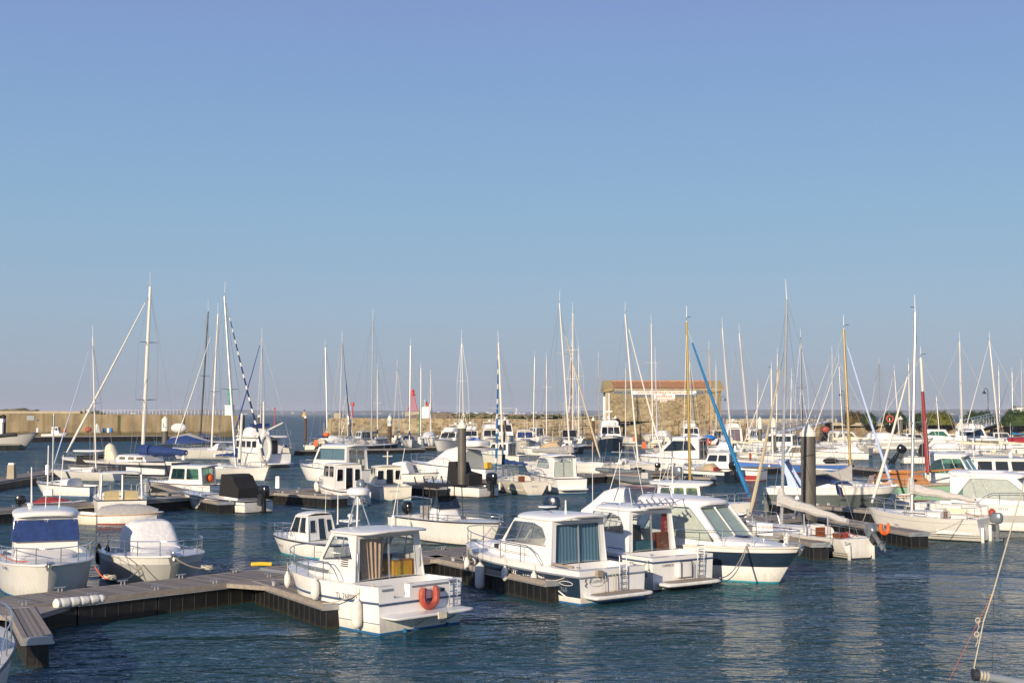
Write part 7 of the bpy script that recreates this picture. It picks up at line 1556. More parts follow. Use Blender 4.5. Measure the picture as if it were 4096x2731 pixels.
sailboat('white masted sailboat with wind generator and pale furled jib at the left', (872, 1838), head=158, L=11.5, B=3.3, hb=1.5, hs=1.2, mast=(872, 1255), mb=846, shift=True, mr=.13, mmat='mast_white', gen=.83, genm='sail_white', genr=.09, boom=.4, cover=None, roofh=.4, mx=.45, spr=(.42,), boomdir=0, extras=x_wind, sprayhood='canvas_white')
def x_striped(root, h, M, L):
    a = M.inverted() @ WD(955, 1905, M.translation.y); b = M.inverted() @ WD(968, 1652, M.translation.y)
    MB().tube([a, b], [.14, .12], 'mast_white', 8).build('short_mast', root)
sailboat('white sailboat with navy striped furled jib and blue boom cover, bow to the right', (790, 1912), head=-36, L=9.5, B=3.0, hb=1.25, hs=1.0, mast=(898, 1186), mb=945, mr=.13, mmat='mast_grey' if False else 'alu', gen=.88, genm='sail_navy_stripe', genr=.10, boom=.36, cover='canvas_navy', boomdir=10, roofh=.42, mx=.62, spr=(.45,), extras=x_striped, col='gel_white')
def x_myacht(root, h, M, L):
    m = MB(); m.arch([(1.5, 1.5, 1.5, 3.2), (1.7, 1.55, 1.5, 3.3), (7.5, 1.5, 1.6, 3.3), (8.6, 1.2, 1.7, 1.9)], 'gel_bright', 6, 14); m.build('saloon', root)
    for x in (2.6, 4.0, 5.4, 6.6): m = MB(); m.box(x-.5, x+.5, 1.50, 1.56, 2.2, 2.9, 'pane_dark'); m.box(x-.5, x+.5, -1.56, -1.50, 2.2, 2.9, 'pane_dark'); m.build('window', root)
    m = MB(); m.slab(-.3, 8.0, 1.75, 1.6, 3.3, .22, 'gel_bright', .03, n=6); m.build('upper_deck', root); m = MB(); m.arch([(4.2, 1.2, 3.5, 4.2), (4.5, 1.2, 3.5, 4.6), (6.4, 1.1, 3.5, 4.5), (7.0, .9, 3.5, 3.6)], 'gel_bright', 3, 12); m.build('flybridge', root); m = MB(); m.box(4.0, 4.6, -1.1, 1.1, 4.5, 4.9, 'canvas_navy'); m.build('canopy', root)
    m = MB(); m.tube([(3.0, .2, 3.5), (3.0, .2, 7.4)], [.12, .09], 'mast_white', 7); m.tube([(3.0, .2, 3.9), (-1.6, .2, 5.0)], .09, 'mast_white', 6); m.tube([(3.0, .2, 7.3), (-1.6, .2, 5.0)], .02, 'wire', 4); m.tube([(-1.6, .2, 5.0), (-1.2, .2, 3.7)], .03, 'steel', 4); m.build('derrick', root)
    m = MB()
    for k in range(8): m.tube([(-.2, -1.6+.45*k, 3.5), (-.2, -1.6+.45*k, 4.2)], .03, 'steel', 4)
    m.tube([(-.2, -1.6, 4.2), (-.2, 1.6, 4.2)], .03, 'steel', 4); m.build('aft_rail', root)
    m = MB(); m.box(1.45, 1.5, -.8, .3, 1.0, 3.0, 'pane_dark'); m.build('door', root); MB().slab(-1.2, .1, 1.6, 1.6, .35, .14, 'gel_bright', 0, n=8).build('swim_platform', root)
r, h, M, L = motorboat('large white motor yacht with derrick and overhanging upper deck at the left', (1108, 1868), head=128, L=12.5, B=3.9, hb=2.0, hs=1.55, ck=(.03, .14), fz=1.0, rail=(.3, .97, .8), extras=x_myacht, name='motor_yacht', col='gel_bright', anti='antifoul_black')
g = thing('inflatable_boat', 'white inflatable dinghy hanging upright at the stern of the large motor yacht', 'inflatable', M @ Vector((-.7, 1.9, .7)), math.atan2(M[1][0], M[0][0])); m = MB(); m.tube([(0, .65*math.cos(a)+.0, 1.45+1.45*math.sin(a)) for a in [2*PI*k/16 for k in range(17)]], .24, 'fender', 9, False); m.build('tube', g); MB().box(-.06, .06, -.5, .5, .3, 2.5, 'gel_white').build('floor', g)
tarp_ = None
def x_navytent(root, h, M, L): tarp(root, [(1.0, 1.2, 1.3, 1.5), (2.0, 1.6, 1.3, 2.6), (5.0, 1.7, 1.4, 3.2), (8.0, 1.3, 1.6, 2.2), (9.4, .7, 1.8, 1.9)], 'canvas_navy', n=1.7, matfn=lambda i, k: 'canvas_grey' if 5 <= k <= 10 else 'canvas_navy'); m = MB(); m.ellipsoid((3.2, 0, 3.9), (1.3, .8, .75), 'canvas_white', 14, 8); m.build('covered_tender', root)
motorboat('motor yacht wrapped in a navy and grey tent cover with a white bundle on top', (640, 1815), head=-18, L=10.5, B=3.6, hb=1.9, hs=1.5, col='navy', rail=None, extras=x_navytent, name='covered_yacht', anti='antifoul_black', gear=False)
def x_enclosed(root, h, M, L): m = MB(); m.arch([(.6, .95, .9, 2.0), (2.6, 1.0, .9, 2.05)], 'canvas_black', 6, 12, matfn=lambda i, k: 'pane_tan' if k in (1, 2) else 'canvas_black'); m.build('enclosure', root); MB().slab(.0, 3.2, 1.05, 1.0, 2.35, .12, 'gel_white', .06, n=4).build('hard_top', root); posts(root, [(.5, .9, .9), (.5, -.9, .9), (2.8, .9, .9), (2.8, -.9, .9)], 2.38)
motorboat('white hard top boat with black canvas enclosure on the left pontoon', (300, 1902), head=-10, L=7.0, B=2.4, hb=1.1, hs=.9, ck=(.05, .5), rail=(.5, .97, .4), extras=x_enclosed, name='hardtop_boat')
def x_tent2(root, h, M, L): tarp(root, [(.6, .7, .7, .9), (1.0, .8, .7, 1.5), (2.2, .7, .8, 1.4), (3.2, .4, .9, 1.0)], 'canvas_navy', n=1.8)
motorboat('low boat under a dark navy tent cover left of the ketch', (322, 1893), head=-8, L=4.2, B=1.9, hb=1.1, hs=.85, col='gel_white', rail=None, extras=x_tent2, name='covered_boat')
motorboat('small white fibreglass cuddy boat left of the tall screened boat', (392, 1985), head=158, L=5.6, B=2.1, hb=.95, hs=.75, ck=(.05, .4), cud=(.38, .85, .85, .3, .5, .05, 1), rail=(.5, .97, .35), name='cuddy_boat')
def x_maroon(root, h, M, L): tarp(root, [(.4, .5, .6, .75), (.9, .6, .6, 1.0), (1.7, .55, .65, 1.05), (2.6, .3, .7, .8)], 'mast_red', n=2); antenna(root, 1.2, .4, .8, 3.3, .05, lean=(.0, .0)); MB().box(1.0, 1.5, .1, .6, 1.1, 1.5, 'white_paint').build('seat_box', root)
motorboat('dark boat with maroon cover partly hidden behind the navy covered wheelhouse boat', (100, 2058), head=12, L=3.4, B=1.7, hb=.75, hs=.7, col='gel_darkgrey', rail=None, extras=x_maroon, name='covered_boat', ob=dict(mat='engine_black', s=.9))
q = W(210, 1945); g = thing('channel_post', 'tall thin white post with an outboard float on the left pontoon', 'post', (q.x, q.y, 0)); MB().tube([(0, 0, 0), (0, 0, 5.0*q.y/90)], .07, 'alu', 6).build('post', g)
# patrol boat
def x_patrol(root, h, M, L):
    cab_ = cabin(root, 3.5, 6.8, 1.7, 4.4, 1.4, 1.2, rf=.5, rb=.3, sill=.5, side='two', front=2, back='none', roof=(.3, .3), roofth=.12, camber=.06, solid=True, glass='pane_dark'); m = MB(); m.tube([(9.6, -1.2, 1.8), (9.6, -1.2, 4.6)], .28, 'gel_white', 7); m.box(9.2, 10.0, -1.6, -.8, 4.6, 5.2, 'white_paint'); m.build('searchlight_post', root)
    m = MB(); m.tube([h.sheer(t, -1, 0, .05) for t in (.0, .3, .6, .8)], .32, 'rubber', 8); m.build('fender_tube', root)
motorboat('grey hulled patrol launch with white wheelhouse behind the black steel piles', (-200, 1797), head=-5, L=15.5, B=4.2, hb=2.9, hs=1.7, col='gel_grey', rail=None, extras=x_patrol, name='patrol_boat', gear=False, anti='antifoul_black')
def x_tiny(root, h, M, L): cabin(root, 2.5, 4.4, 1.0, 2.7, 1.0, .85, rf=.4, rb=.1, sill=.5, side='two', front=2, back='none', solid=True, glass='pane_dark')
root_, L_, M_ = place('motorboat', 'small white boat at the landing pontoon below the left breakwater', 'motorboat', (170, 1752), None, 1.2, 0, 6.5, 's'); h_ = Hull(L_, 2.4, 1.0, 1.4); h_.mesh(root_, 'gel_white'); h_.deck(root_, 'gel_white', .1, .4, .5); x_tiny(root_, h_, M_, L_)
# ============================================================ far row
random.seed(33)
# sailboats: label, S, head, L, mast, kwargs
FS = [
 ('sailboat with blue furled jib behind the large white motor yacht at the left', (1075, 1822), 165, 10, (1048, 1350), dict(mb=1041, gen=.93, genm='blue_furled', genr=.11, mx=.5, spr=(.38,), boom=.35, cover='canvas_navy', mmat='alu')),
 ('far sailboat with slim mast left of the leaning red sea mark', (1400, 1778), 80, 9, (1388, 1560), dict(mb=1390, mx=.5, spr=(.5,), boom=None)),
 ('far white sailboat with open navy boom cover, stern towards the camera', (1322, 1808), 62, 9.5, (1301, 1390), dict(mb=1310, boom=.3, cover='canvas_navy', mx=.5, boomdir=60, sprayhood='canvas_cream', tw=.82, spr=(.35, .63))),
 ('far sailboat with a dark furled jib behind the pile marked M', (1385, 1788), 70, 9.5, (1369, 1356), dict(mb=1356, gen=.95, genm='canvas_navy', genr=.12, mx=.45, spr=(.63,), boom=None)),
 ('tallest masted far sailboat at the harbour mouth, dark grey hull', (1465, 1812), 44, 11, (1492, 1279), dict(mb=1486, col='mast_dark', deckmat='gel_white', tcol=0, boom=.3, cover=None, mx=.5, spr=(.28, .74), sprayhood='canvas_grey', tw=.8)),
 ('far sailboat with short pale mast behind the dark grey hulled one', (1525, 1778), 60, 9.5, (1509, 1478), dict(mb=1510, boom=.3, cover='canvas_navy', mx=.5, spr=(.5,))),
 ('small far sailboat with stern ports right of the pile marked N', (1585, 1772), 75, 8.5, (1589, 1462), dict(mb=1598, boom=.3, cover='canvas_grey', mx=.5, spr=())),
 ('far sailboat with navy sprayhood, bow towards the camera', (1628, 1790), -80, 10, (1642, 1383), dict(mb=1638, anchor='t', boom=.3, cover='canvas_navy', mx=.55, spr=(.28, .67), sprayhood='canvas_navy', col='gel_white')),
 ('far sailboat with a dark green furled jib beside the white beacon', (1690, 1778), 98, 9, (1684, 1471), dict(mb=1683, gen=.93, genm='green_paint', genr=.09, mx=.5, spr=(), boom=None)),
 ('far sailboat with slim mast rising behind the second grey pile', (1850, 1772), 80, 10.5, (1847, 1352), dict(mb=1855, mx=.5, spr=(.25, .56), boom=None)),
 ('far sailboat whose slim mast stands left of the railing ramp', (2140, 1768), 95, 9, (2139, 1430), dict(mb=2133, mx=.5, spr=(.3, .6), boom=None)),
 ('far sailboat with grey tent cover and mast over the ramp railing', (2180, 1790), 95, 9, (2186, 1437), dict(mb=2186, mx=.5, spr=(.28, .65), boom=None, sprayhood='canvas_grey')),
 ('far navy hulled sailboat with solar panels at its stern', (2300, 1818), 66, 10.5, (2291, 1253), dict(mb=2291, col='navy', deckmat='gel_white', mx=.52, spr=(.28, .5, .72), boom=.3, cover='canvas_grey', tw=.8, mmat='mast_white', mr=.14)),
 ('far sailboat with brown mast beside the one with solar panels', (2330, 1785), 80, 9, (2286, 1390), dict(mb=2284, mmat='mahogany', mx=.5, spr=(.5,), boom=None)),
 ('far sailboat with short mast just left of the lifeboat house', (2330, 1775), 85, 9, (2314, 1400), dict(mb=2316, mx=.5, spr=(.35, .7), boom=None)),
 ('far sailboat with thin dark mast against the left corner of the lifeboat house', (2405, 1770), 90, 9, (2394, 1432), dict(mb=2397, mmat='mast_grey', mx=.5, spr=(.55,), boom=None)),
 ('white double ended far sailboat lying behind the navy trawler', (2525, 1775), -60, 8.5, (2503, 1475), dict(mb=2502, anchor='t', mx=.55, spr=(.2,), boom=None)),
 ('far ketch with round white stern and orange lifebuoy, below the name band', (2615, 1822), 94, 10.5, (2605, 1296), dict(mb=2611, mx=.5, spr=(.68,), boom=None, tw=.55, sprayhood='canvas_cream', col='gel_grey')),
 ('far sailboat with blue grey mast in front of the name band', (2640, 1780), 85, 9.5, (2621, 1416), dict(mb=2628, mmat='sail_pale_blue', mx=.5, spr=(.5,), boom=None)),
 ('far sailboat with dark stripe on its white mast right of the gold mast', (2780, 1775), 75, 9.5, (2757, 1425), dict(mb=2776, gen=.95, genm='mast_dark', genr=.06, mx=.5, spr=(.2,), boom=.3, cover='canvas_navy')),
 ('far sailboat with thin tan mast at the right part of the lifeboat house', (2850, 1778), 85, 9, (2836, 1395), dict(mb=2845, mmat='canvas_tan', mx=.5, spr=(.2,), boom=None, gen=.9, genm='hull_red', genr=.05)),
 ('far sailboat with thin pale mast at the right corner of the lifeboat house', (2875, 1772), 88, 9, (2864, 1465), dict(mb=2865, mx=.5, spr=(), boom=None)),
 ('white sailboat with bright leaning mast right of the blue furled jib', (2975, 1842), 150, 9.5, (2889, 1312), dict(mb=2927, mx=.5, spr=(.12,), boom=.3, cover='canvas_cream', mmat='mast_white')),
 ('white sailboat whose bright mast leans left of the pile marked E', (3075, 1836), 152, 9.5, (2957, 1335), dict(mb=3000, mx=.5, spr=(.3,), boom=.3, cover='canvas_cream', mmat='mast_white')),
 ('far sailboat with short mast left of the pile marked E', (3040, 1775), 90, 9, (3032, 1538), dict(mb=3025, mx=.5, spr=(), boom=None)),
 ('far sailboat with black lattice mast behind the white gangway', (3215, 1782), 75, 10, (3203, 1350), dict(mb=3210, mmat='mast_dark', mx=.5, spr=(.5,), boom=None, col='gel_white')),
 ('far sailboat with navy furled jib in front of the white gangway', (3180, 1785), 80, 9, (3167, 1495), dict(mb=3160, mx=.5, spr=(.3,), boom=None, gen=.95, genm='canvas_navy', genr=.08)),
 ('far grey hulled sailboat with rounded white stern right of the thick pile', (3385, 1822), 150, 11, (3328, 1416), dict(mb=3332, mx=.5, spr=(.1,), boom=.36, cover='canvas_cream', col='gel_grey', tw=.82, gen=.9, genm='sail_white', genr=.06)),
 ('far white sailboat with low rounded stern behind the second gold mast', (3478, 1812), 158, 11, (3355, 1443), dict(mb=3375, mx=.5, spr=(), boom=.4, cover='canvas_cream', gen=.9, genm='sail_white', genr=.09, tw=.85, anti='antifoul_red')),
 ('far sailboat with grey mast before the dark green hedge', (3560, 1772), 120, 9, (3516, 1453), dict(mb=3522, mmat='mast_grey', mx=.5, spr=(.3,), boom=None, gen=.75, genm='sail_white', genr=.05)),
 ('far sailboat with white mast leaning at the ring post', (3650, 1788), 135, 9, (3577, 1483), dict(mb=3598, mmat='mast_white', mx=.5, spr=(.5,), boom=None, gen=.9, genm='sail_white', genr=.07)),
 ('far sailboat with mast just left of the tall silver mast', (3690, 1785), 130, 9, (3634, 1457), dict(mb=3640, mmat='mast_white', mx=.5, spr=(.2,), boom=None, mr=.12)),
 ('white sailboat with pale mast behind the black outboards', (3900, 1850), 150, 11.5, (3838, 1366), dict(mb=3851, mmat='mast_white', mx=.5, spr=(.2, .62), boom=.4, cover='canvas_cream')),
 ('white sailboat with bright leaning mast at the right', (4065, 1848), 152, 10.5, (3958, 1364), dict(mb=4001, mmat='mast_white', mx=.5, spr=(), boom=.35, cover='canvas_cream', gen=.9, genm='sail_white', genr=.06, mr=.1)),
 ('far sailboat with navy boom cover in front of the tall dark hedge', (4040, 1782), 130, 9.5, (3995, 1484), dict(mb=4000, mx=.5, spr=(), boom=.35, cover='canvas_navy')),
 ('far sailboat with bright blue sail cover at the right edge', (4110, 1786), 140, 9.5, (4048, 1491), dict(mb=4051, mx=.5, spr=(), boom=.35, cover='sail_blue', gen=.85, genm='mast_dark', genr=.04)),
 ('far sailboat with slim mast cut close to the right edge', (4180, 1780), 150, 9.5, (4085, 1460), dict(mb=4090, mx=.5, spr=(), boom=None)),
 ('far sailboat with white mast behind the red furled mast', (3785, 1790), 140, 9.5, (3745, 1590), dict(mb=3760, mx=.5, spr=(), boom=.35, cover='sail_white')),
 ('far sailboat right of the white cruiser with large grey windows', (3150, 1790), 90, 9, (3110, 1420), dict(mb=3105, mx=.5, spr=(.3,), boom=None)),
 ('far sailboat whose mast pairs with the tallest harbour mouth mast', (1740, 1775), 90, 9, (1723, 1500), dict(mb=1722, mx=.5, spr=(), boom=None)),
]
for (lab, S, hd, L, mst, kw) in FS:
    kw = dict(kw); kw.pop('tcol', None); kw['shift'] = True; kw.setdefault('mr', .10); kw.setdefault('mmat', random.choice(['alu', 'mast_white'])); kw.setdefault('col', random.choice(['gel_white', 'gel_bright', 'gel_cream']))
    kw.setdefault('anti', random.choice(['antifoul_blue', 'antifoul_black', 'antifoul_red'])); kw.setdefault('stripe', ((.85, random.choice(['ink_blue', 'trim_grey', 'hull_red']), .02),)); kw.setdefault('boom', .3)
    r, h, M, Lx = sailboat(lab, S, head=hd, L=L, B=L*.32, hb=1.35, hs=1.1, mast=mst, name='sailboat', **kw)
    m = MB()                                               # cockpit clutter: bimini frame, wheel, bags, horseshoe bag
    for k in range(2): x = .9+.7*k; m.tube([(x, -1.1, 1.1), (x-.1, -1.0, 2.3), (x-.1, 1.0, 2.3), (x, 1.1, 1.1)], .03, 'steel', 4)
    m.tube([(.05, -1.2, 1.7), (.05, 1.2, 1.7)], .03, 'steel', 4); m.build('stern_frame', r)
    m = MB()
    for k in range(4): x, y = random.uniform(.3, 3), random.uniform(-1, 1); s = random.uniform(.12, .28); m.ellipsoid((x, y, 1.15+s), (s*1.4, s, s), random.choice(['canvas_white', 'canvas_cream', 'canvas_grey', 'fender', 'canvas_navy']), 7, 5)
    m.build('deck_gear', r)
# panels for the solar one, orange lifebuoy bags
q = WD(2278, 1733, 176); m = MB(); m.box(-.95, .95, -.04, .04, -.45, .45, 'solar'); m.box(-1.0, 1.0, .04, .06, -.5, .5, 'alu'); tag(m.build('solar_panel', loc=q), 'black solar panel held up over the stern of a far navy sailboat', 'solar panel')
for (u, v, D, lab) in ((2576, 1778, 182, 'orange horseshoe bag on the left stern rail of the far ketch'), (1263, 1770, 190, 'orange horseshoe bag on the left stern rail of the far sailboat at the harbour mouth'), (2539, 1752, 200, 'orange marker bag between the navy trawler and the far ketch')):
    q = WD(u, v, D); m = MB(); m.arch([(-.12, .3, -.5, .45), (.12, .3, -.5, .45)], 'orange', 3, 8); o = m.build('life_bag', loc=q); o.rotation_euler = (0, 0, PI/2); tag(o, lab, 'lifebuoy')
q = WD(2836, 1752, 195); o = MB().ellipsoid((0, 0, 0), (1.0, .7, .5), 'blue_plastic', 12, 7).build('blue_bundle', loc=q); tag(o, 'bright blue bundle on deck behind the orange life ring', 'bundle')
q = WD(1305, 1738, 195); o = MB().ellipsoid((0, 0, 0), (.5, .4, .35), 'orange', 10, 6).build('orange_bundle', loc=q); tag(o, 'orange bundle on the stern of the far boat left of the pile marked M', 'bundle')
q = WD(3302, 1717, 200); o = MB().ellipsoid((0, 0, 0), (.7, .4, .5), 'buoy_red', 10, 6).build('red_bundle', loc=q); tag(o, 'red orange bundle below the upper end of the white gangway', 'bundle')

# motorboats of the far row: label, S, anchor, head, L, B, hs, hb, zt, kwargs
def far_fly(root, h, M, L):
    m = MB(); z = FZ[0]; m.arch([(L*.2, 1.1, z, z+.25), (L*.24, 1.1, z, z+.75), (L*.5, 1.0, z, z+.7), (L*.56, .8, z, z+.1)], 'gel_white', 4, 12); m.build('flybridge', root)
    m = MB(); m.tube([(L*.15, 1.1, z), (L*.22, 1.05, z+1.1), (L*.22, -1.05, z+1.1), (L*.15, -1.1, z)], .07, 'gel_white', 5); m.lathe([(.2, z+1.15), (.26, z+1.25), (.2, z+1.45), (.05, z+1.5)], 'white_paint', (L*.22, 0), 8); m.build('radar_arch', root)
FZ = [2.8]
FM = [
 ('far white sport cruiser left of the second grey pile, bow towards the camera', (1752, 1806), 't', -108, 11, 3.5, 1.5, 1.9, 3.0, dict(fly=1, side='wedge', glass='pane_dark', cud=1, rail=1)),
 ('far small cruiser with blue deck covers right of the second grey pile', (1890, 1790), 't', -85, 9, 3.0, 1.3, 1.6, 3.0, dict(fly=1, side='two', glass='pane_dark', cud=1)),
 ('far cream flybridge cruiser with tall windscreen, bow towards the camera', (1972, 1808), 't', -85, 10, 3.4, 1.6, 2.1, 3.5, dict(fly=1, side='two', glass='pane_dark', cud=1, col='gel_cream', rail=1)),
 ('far trawler yacht with upper bridge behind the rusty pile', (2035, 1790), 't', -80, 11, 3.6, 1.8, 2.2, 4.2, dict(fly=1, side='three', glass='pane_dark', cud=0)),
 ('far white cruiser with grey hull and rounded wheelhouse, bow towards the camera', (2105, 1812), 't', -88, 10.5, 3.4, 1.5, 2.0, 3.3, dict(side='two', glass='pane_blue', cud=1, col='gel_cream', rail=1)),
 ('navy hulled trawler with white flybridge in front of the lifeboat house', (2452, 1812), 't', -90, 12, 4.0, 1.9, 2.7, 4.1, dict(fly=2, side='three', glass='pane_dark', front=3, cud=0, col='navy', rail=1)),
 ('far white flybridge boat with dark windscreen and blue bundle behind it', (2775, 1790), 't', -92, 10.5, 3.6, 1.6, 2.1, 3.5, dict(fly=1, side='two', glass='pane_dark', cud=1, front=3)),
 ('white cruiser with rounded top, arched frame and lilac windscreen, stern to the camera', (2945, 1800), 's', 92, 10.5, 3.4, 1.5, 1.9, 3.6, dict(fly=1, side='two', glass='pane_lilac', cud=1)),
 ('far white boat below the lower end of the white gangway', (3020, 1772), 's', 80, 9, 3.0, 1.4, 1.8, 2.6, dict(side='two', glass='pane_dark')),
 ('white cruiser with large grey side windows right of the pile marked E', (3220, 1822), 's', 150, 10, 3.2, 1.3, 1.6, 2.9, dict(side='full', glass='pane_dark', cud=1)),
 ('white open cruiser with tan framed green windscreen right of the thick pile', (3300, 1800), 's', 20, 10, 3.2, 1.4, 1.7, 2.9, dict(side='wedge', glass='pane_tan', cud=1)),
 ('long white covered cruiser with grey hull band before the hedges', (3430, 1795), 's', -14, 12.5, 3.6, 1.5, 1.9, 2.9, dict(cover='canvas_white', bandc='gel_grey', rail=1)),
 ('second long white covered cruiser, farther and left of the grey banded one', (3400, 1770), 's', -10, 10.5, 3.3, 1.4, 1.8, 2.7, dict(cover='canvas_white')),
 ('white cruiser with green side window right of the tall silver mast', (3660, 1792), 's', -12, 10.5, 3.4, 1.4, 1.8, 3.1, dict(side='wedge', glass='pane_green', cud=1, rail=1)),
 ('white cruiser with navy windscreen cover and navy bimini at the right', (3790, 1800), 's', -10, 10.5, 3.4, 1.5, 1.9, 3.6, dict(fly=1, side='full', glass='pane_blue', cud=1, rail=1)),
 ('white low boat with pale canopy behind the black outboards', (3700, 1825), 's', -8, 10, 3.0, 1.1, 1.4, 2.0, dict(cover='canvas_white', rail=1)),
 ('long white cruiser with low windows above the right pontoon', (3830, 1828), 's', -6, 12, 3.3, 1.2, 1.5, 2.4, dict(side='full', glass='pane_tan', cud=1, rail=1)),
 ('white wide cruiser with long boom shaped cover beside the bright leaning mast', (3830, 1800), 's', -4, 12, 3.3, 1.4, 1.7, 2.5, dict(cover='canvas_white')),
 ('boat with red and black striped cover at the right edge', (4000, 1808), 's', -5, 9, 3.0, 1.2, 1.5, 2.4, dict(cover='hull_red')),
 ('cream boat far behind the lilac windscreen cruiser', (2880, 1775), 's', 95, 9, 3.0, 1.3, 1.6, 2.6, dict(side='two', glass='pane_dark', col='gel_cream')),
 ('white day boat between the rusty pile and the grey hulled cruiser', (2220, 1800), 't', -95, 8, 2.7, 1.1, 1.4, 2.2, dict(cover='canvas_tan')),
 ('small white boat at the harbour mouth pontoon left of the far sailboats', (1262, 1790), 's', 20, 8, 2.6, 1.1, 1.4, 2.2, dict(cover='canvas_white')),
 ('far white covered boat right of the far green striped sailboat', (1730, 1785), 't', -80, 9, 3.0, 1.3, 1.6, 2.7, dict(cover='canvas_white')),
 ('far white boat with blue tarpaulin left of the cream flybridge cruiser', (1915, 1800), 't', -80, 7.5, 2.6, 1.1, 1.4, 2.0, dict(cover='sail_pale_blue')),
]
for (lab, S, an, hd, L, B, hs, hb, zt, kw) in FM:
    FZ[0] = zt+.1; fly = kw.get('fly'); cv = kw.get('cover'); col = kw.get('col', 'gel_bright'); bands = {1: kw['bandc'], 2: kw['bandc']} if kw.get('bandc') else ({4: 'gel_white'} if col == 'navy' else {})
    def ex(root, h, M, L):
        if fly: far_fly(root, h, M, L)
        if fly == 2: m = MB(); m.arch([(L*.22, 1.35, zt, zt+.5), (L*.24, 1.4, zt, zt+.95), (L*.50, 1.35, zt, zt+.9), (L*.52, 1.2, zt, zt+.3)], 'gel_white', 4, 14); m.build('upper_bridge', root); m = MB(); m.tube([(L*.3, 0, zt+.9), (L*.3, 0, zt+5.2)], .1, 'white_paint', 6); m.box(L*.28, L*.32, -.5, .5, zt+2.2, zt+2.4, 'white_paint'); m.build('mast', root)
        if cv: tarp(root, [(L*.08, B*.35, hs, hs+.3), (L*.14, B*.40, hs, zt*.95), (L*.38, B*.40, hs, zt), (L*.55, B*.34, hs+.1, zt*.82), (L*.72, B*.2, hb-.1, hb+.15)], cv, n=2.6)
        antenna(root, L*.2, .5, zt, 2.2, .03)
    cab = None if cv else dict(x0=.14, x1=.60, zt=zt, wb=B*.42, wt=B*.36, rf=1.2 if kw['side'] == 'wedge' else .8, rb=.1, sill=.42, side=kw['side'], front=kw.get('front', 2), solid=True, glass=kw['glass'], back='door', roof=(.3, .2), roofth=.14, camber=.14, zback=hs-.3, mat='gel_cream' if col == 'gel_cream' else 'gel_bright')
    r, h, M, L_ = motorboat(lab, S, head=hd, L=L, anchor=an, B=B, hb=hb, hs=hs, col=col, bands=bands, deckmat='gel_white', ck=(.04, .3), fz=hs-.5, cab=cab, cud=(.56, .92, B*.34, .35, .5, .05) if kw.get('cud') else None, rail=(.35, .97, .6) if (kw.get('rail') or random.random() < .5) else None, name='motorboat' if cv else 'cruiser', extras=ex, anti=random.choice(['antifoul_blue', 'antifoul_black', 'antifoul_teal']))
# extra boats filling the middle of the basin
EX = [('white sedan cruiser behind the ivory sailboat with the blue striped jib', (2095, 1858), 150, 7.6, 2.7, 1.1, 1.4, 2.5, dict(x0=.2, x1=.6, side='two', glass='pane_dark')),
      ('small boat with tan spray canopy behind the grey boom cover', (2270, 1822), 165, 7.0, 2.5, .9, 1.2, 2.0, None),
      ('white cruiser lying beyond the blue hulled sailboat', (3330, 1866), 176, 8.5, 2.8, 1.1, 1.4, 2.3, dict(x0=.3, x1=.65, side='full', glass='pane_tan')),
      ('white weekend boat between the lilac windowed cruiser and the pile marked E', (3010, 1838), 165, 8.0, 2.8, 1.1, 1.4, 2.2, dict(x0=.25, x1=.6, side='two', glass='pane_lilac')),
      ('white cuddy boat left of the tall silver mast near the right walkway', (3470, 1838), 172, 7.5, 2.6, .9, 1.2, 1.9, None),
      ('far white launch right of the harbour mouth sailboats', (1480, 1782), 120, 8.0, 2.8, 1.1, 1.5, 2.6, dict(x0=.2, x1=.6, side='two', glass='pane_dark')),
      ('far white launch beside the far sailboat with green jib', (1765, 1776), 60, 8.0, 2.8, 1.1, 1.5, 2.6, dict(x0=.2, x1=.6, side='two', glass='pane_dark')),
      ('far white boat against the wall behind the white and grey cruisers', (2175, 1762), 120, 8.5, 2.9, 1.2, 1.6, 2.8, dict(x0=.2, x1=.6, side='full', glass='pane_dark')),
      ('far small white boat under the lifeboat house wall', (2690, 1768), 140, 8.0, 2.8, 1.2, 1.5, 2.5, None),
      ('far white boat moored below the riprap rocks', (3130, 1768), 20, 9.0, 2.9, 1.2, 1.5, 2.6, dict(x0=.2, x1=.6, side='full', glass='pane_dark')),
      ('far white boat moored in front of the dark green hedge', (3575, 1790), 10, 9.0, 2.9, 1.2, 1.5, 2.4, dict(x0=.2, x1=.6, side='two', glass='pane_dark')),
      ('far white boat below the long green hedge', (3925, 1790), 12, 9.0, 2.9, 1.2, 1.5, 2.6, dict(x0=.2, x1=.6, side='full', glass='pane_dark')),
      ]
for (lab, S, hd, L, B, hs, hb, zt, cb) in EX:
    def ex(root, h, M, L):
        if cb is None: tarp(root, [(L*.12, B*.36, hs, hs+.3), (L*.2, B*.38, hs, zt), (L*.4, B*.36, hs, zt*.98), (L*.56, B*.25, hb-.1, hb+.15)], 'canvas_tan' if 'tan' in lab else 'canvas_white', n=2.6)
        antenna(root, L*.3, .4, zt, 1.6, .03)
    if cb: cb = dict(cb, zt=zt, wb=B*.42, wt=B*.37, rf=.7, rb=.1, sill=.4, solid=True, roof=(.3, .2), roofth=.1, zback=hs-.3)
    motorboat(lab, S, head=hd, L=L, B=B, hb=hb, hs=hs, col=random.choice(['gel_bright', 'gel_white', 'gel_cream']), deckmat='gel_white', ck=(.04, .3), fz=hs-.5, cab=cb, cud=(.56, .92, B*.34, .35, .4, .05), rail=(.45, .97, .5), extras=ex, name='motorboat', anti=random.choice(['antifoul_blue', 'antifoul_black']))
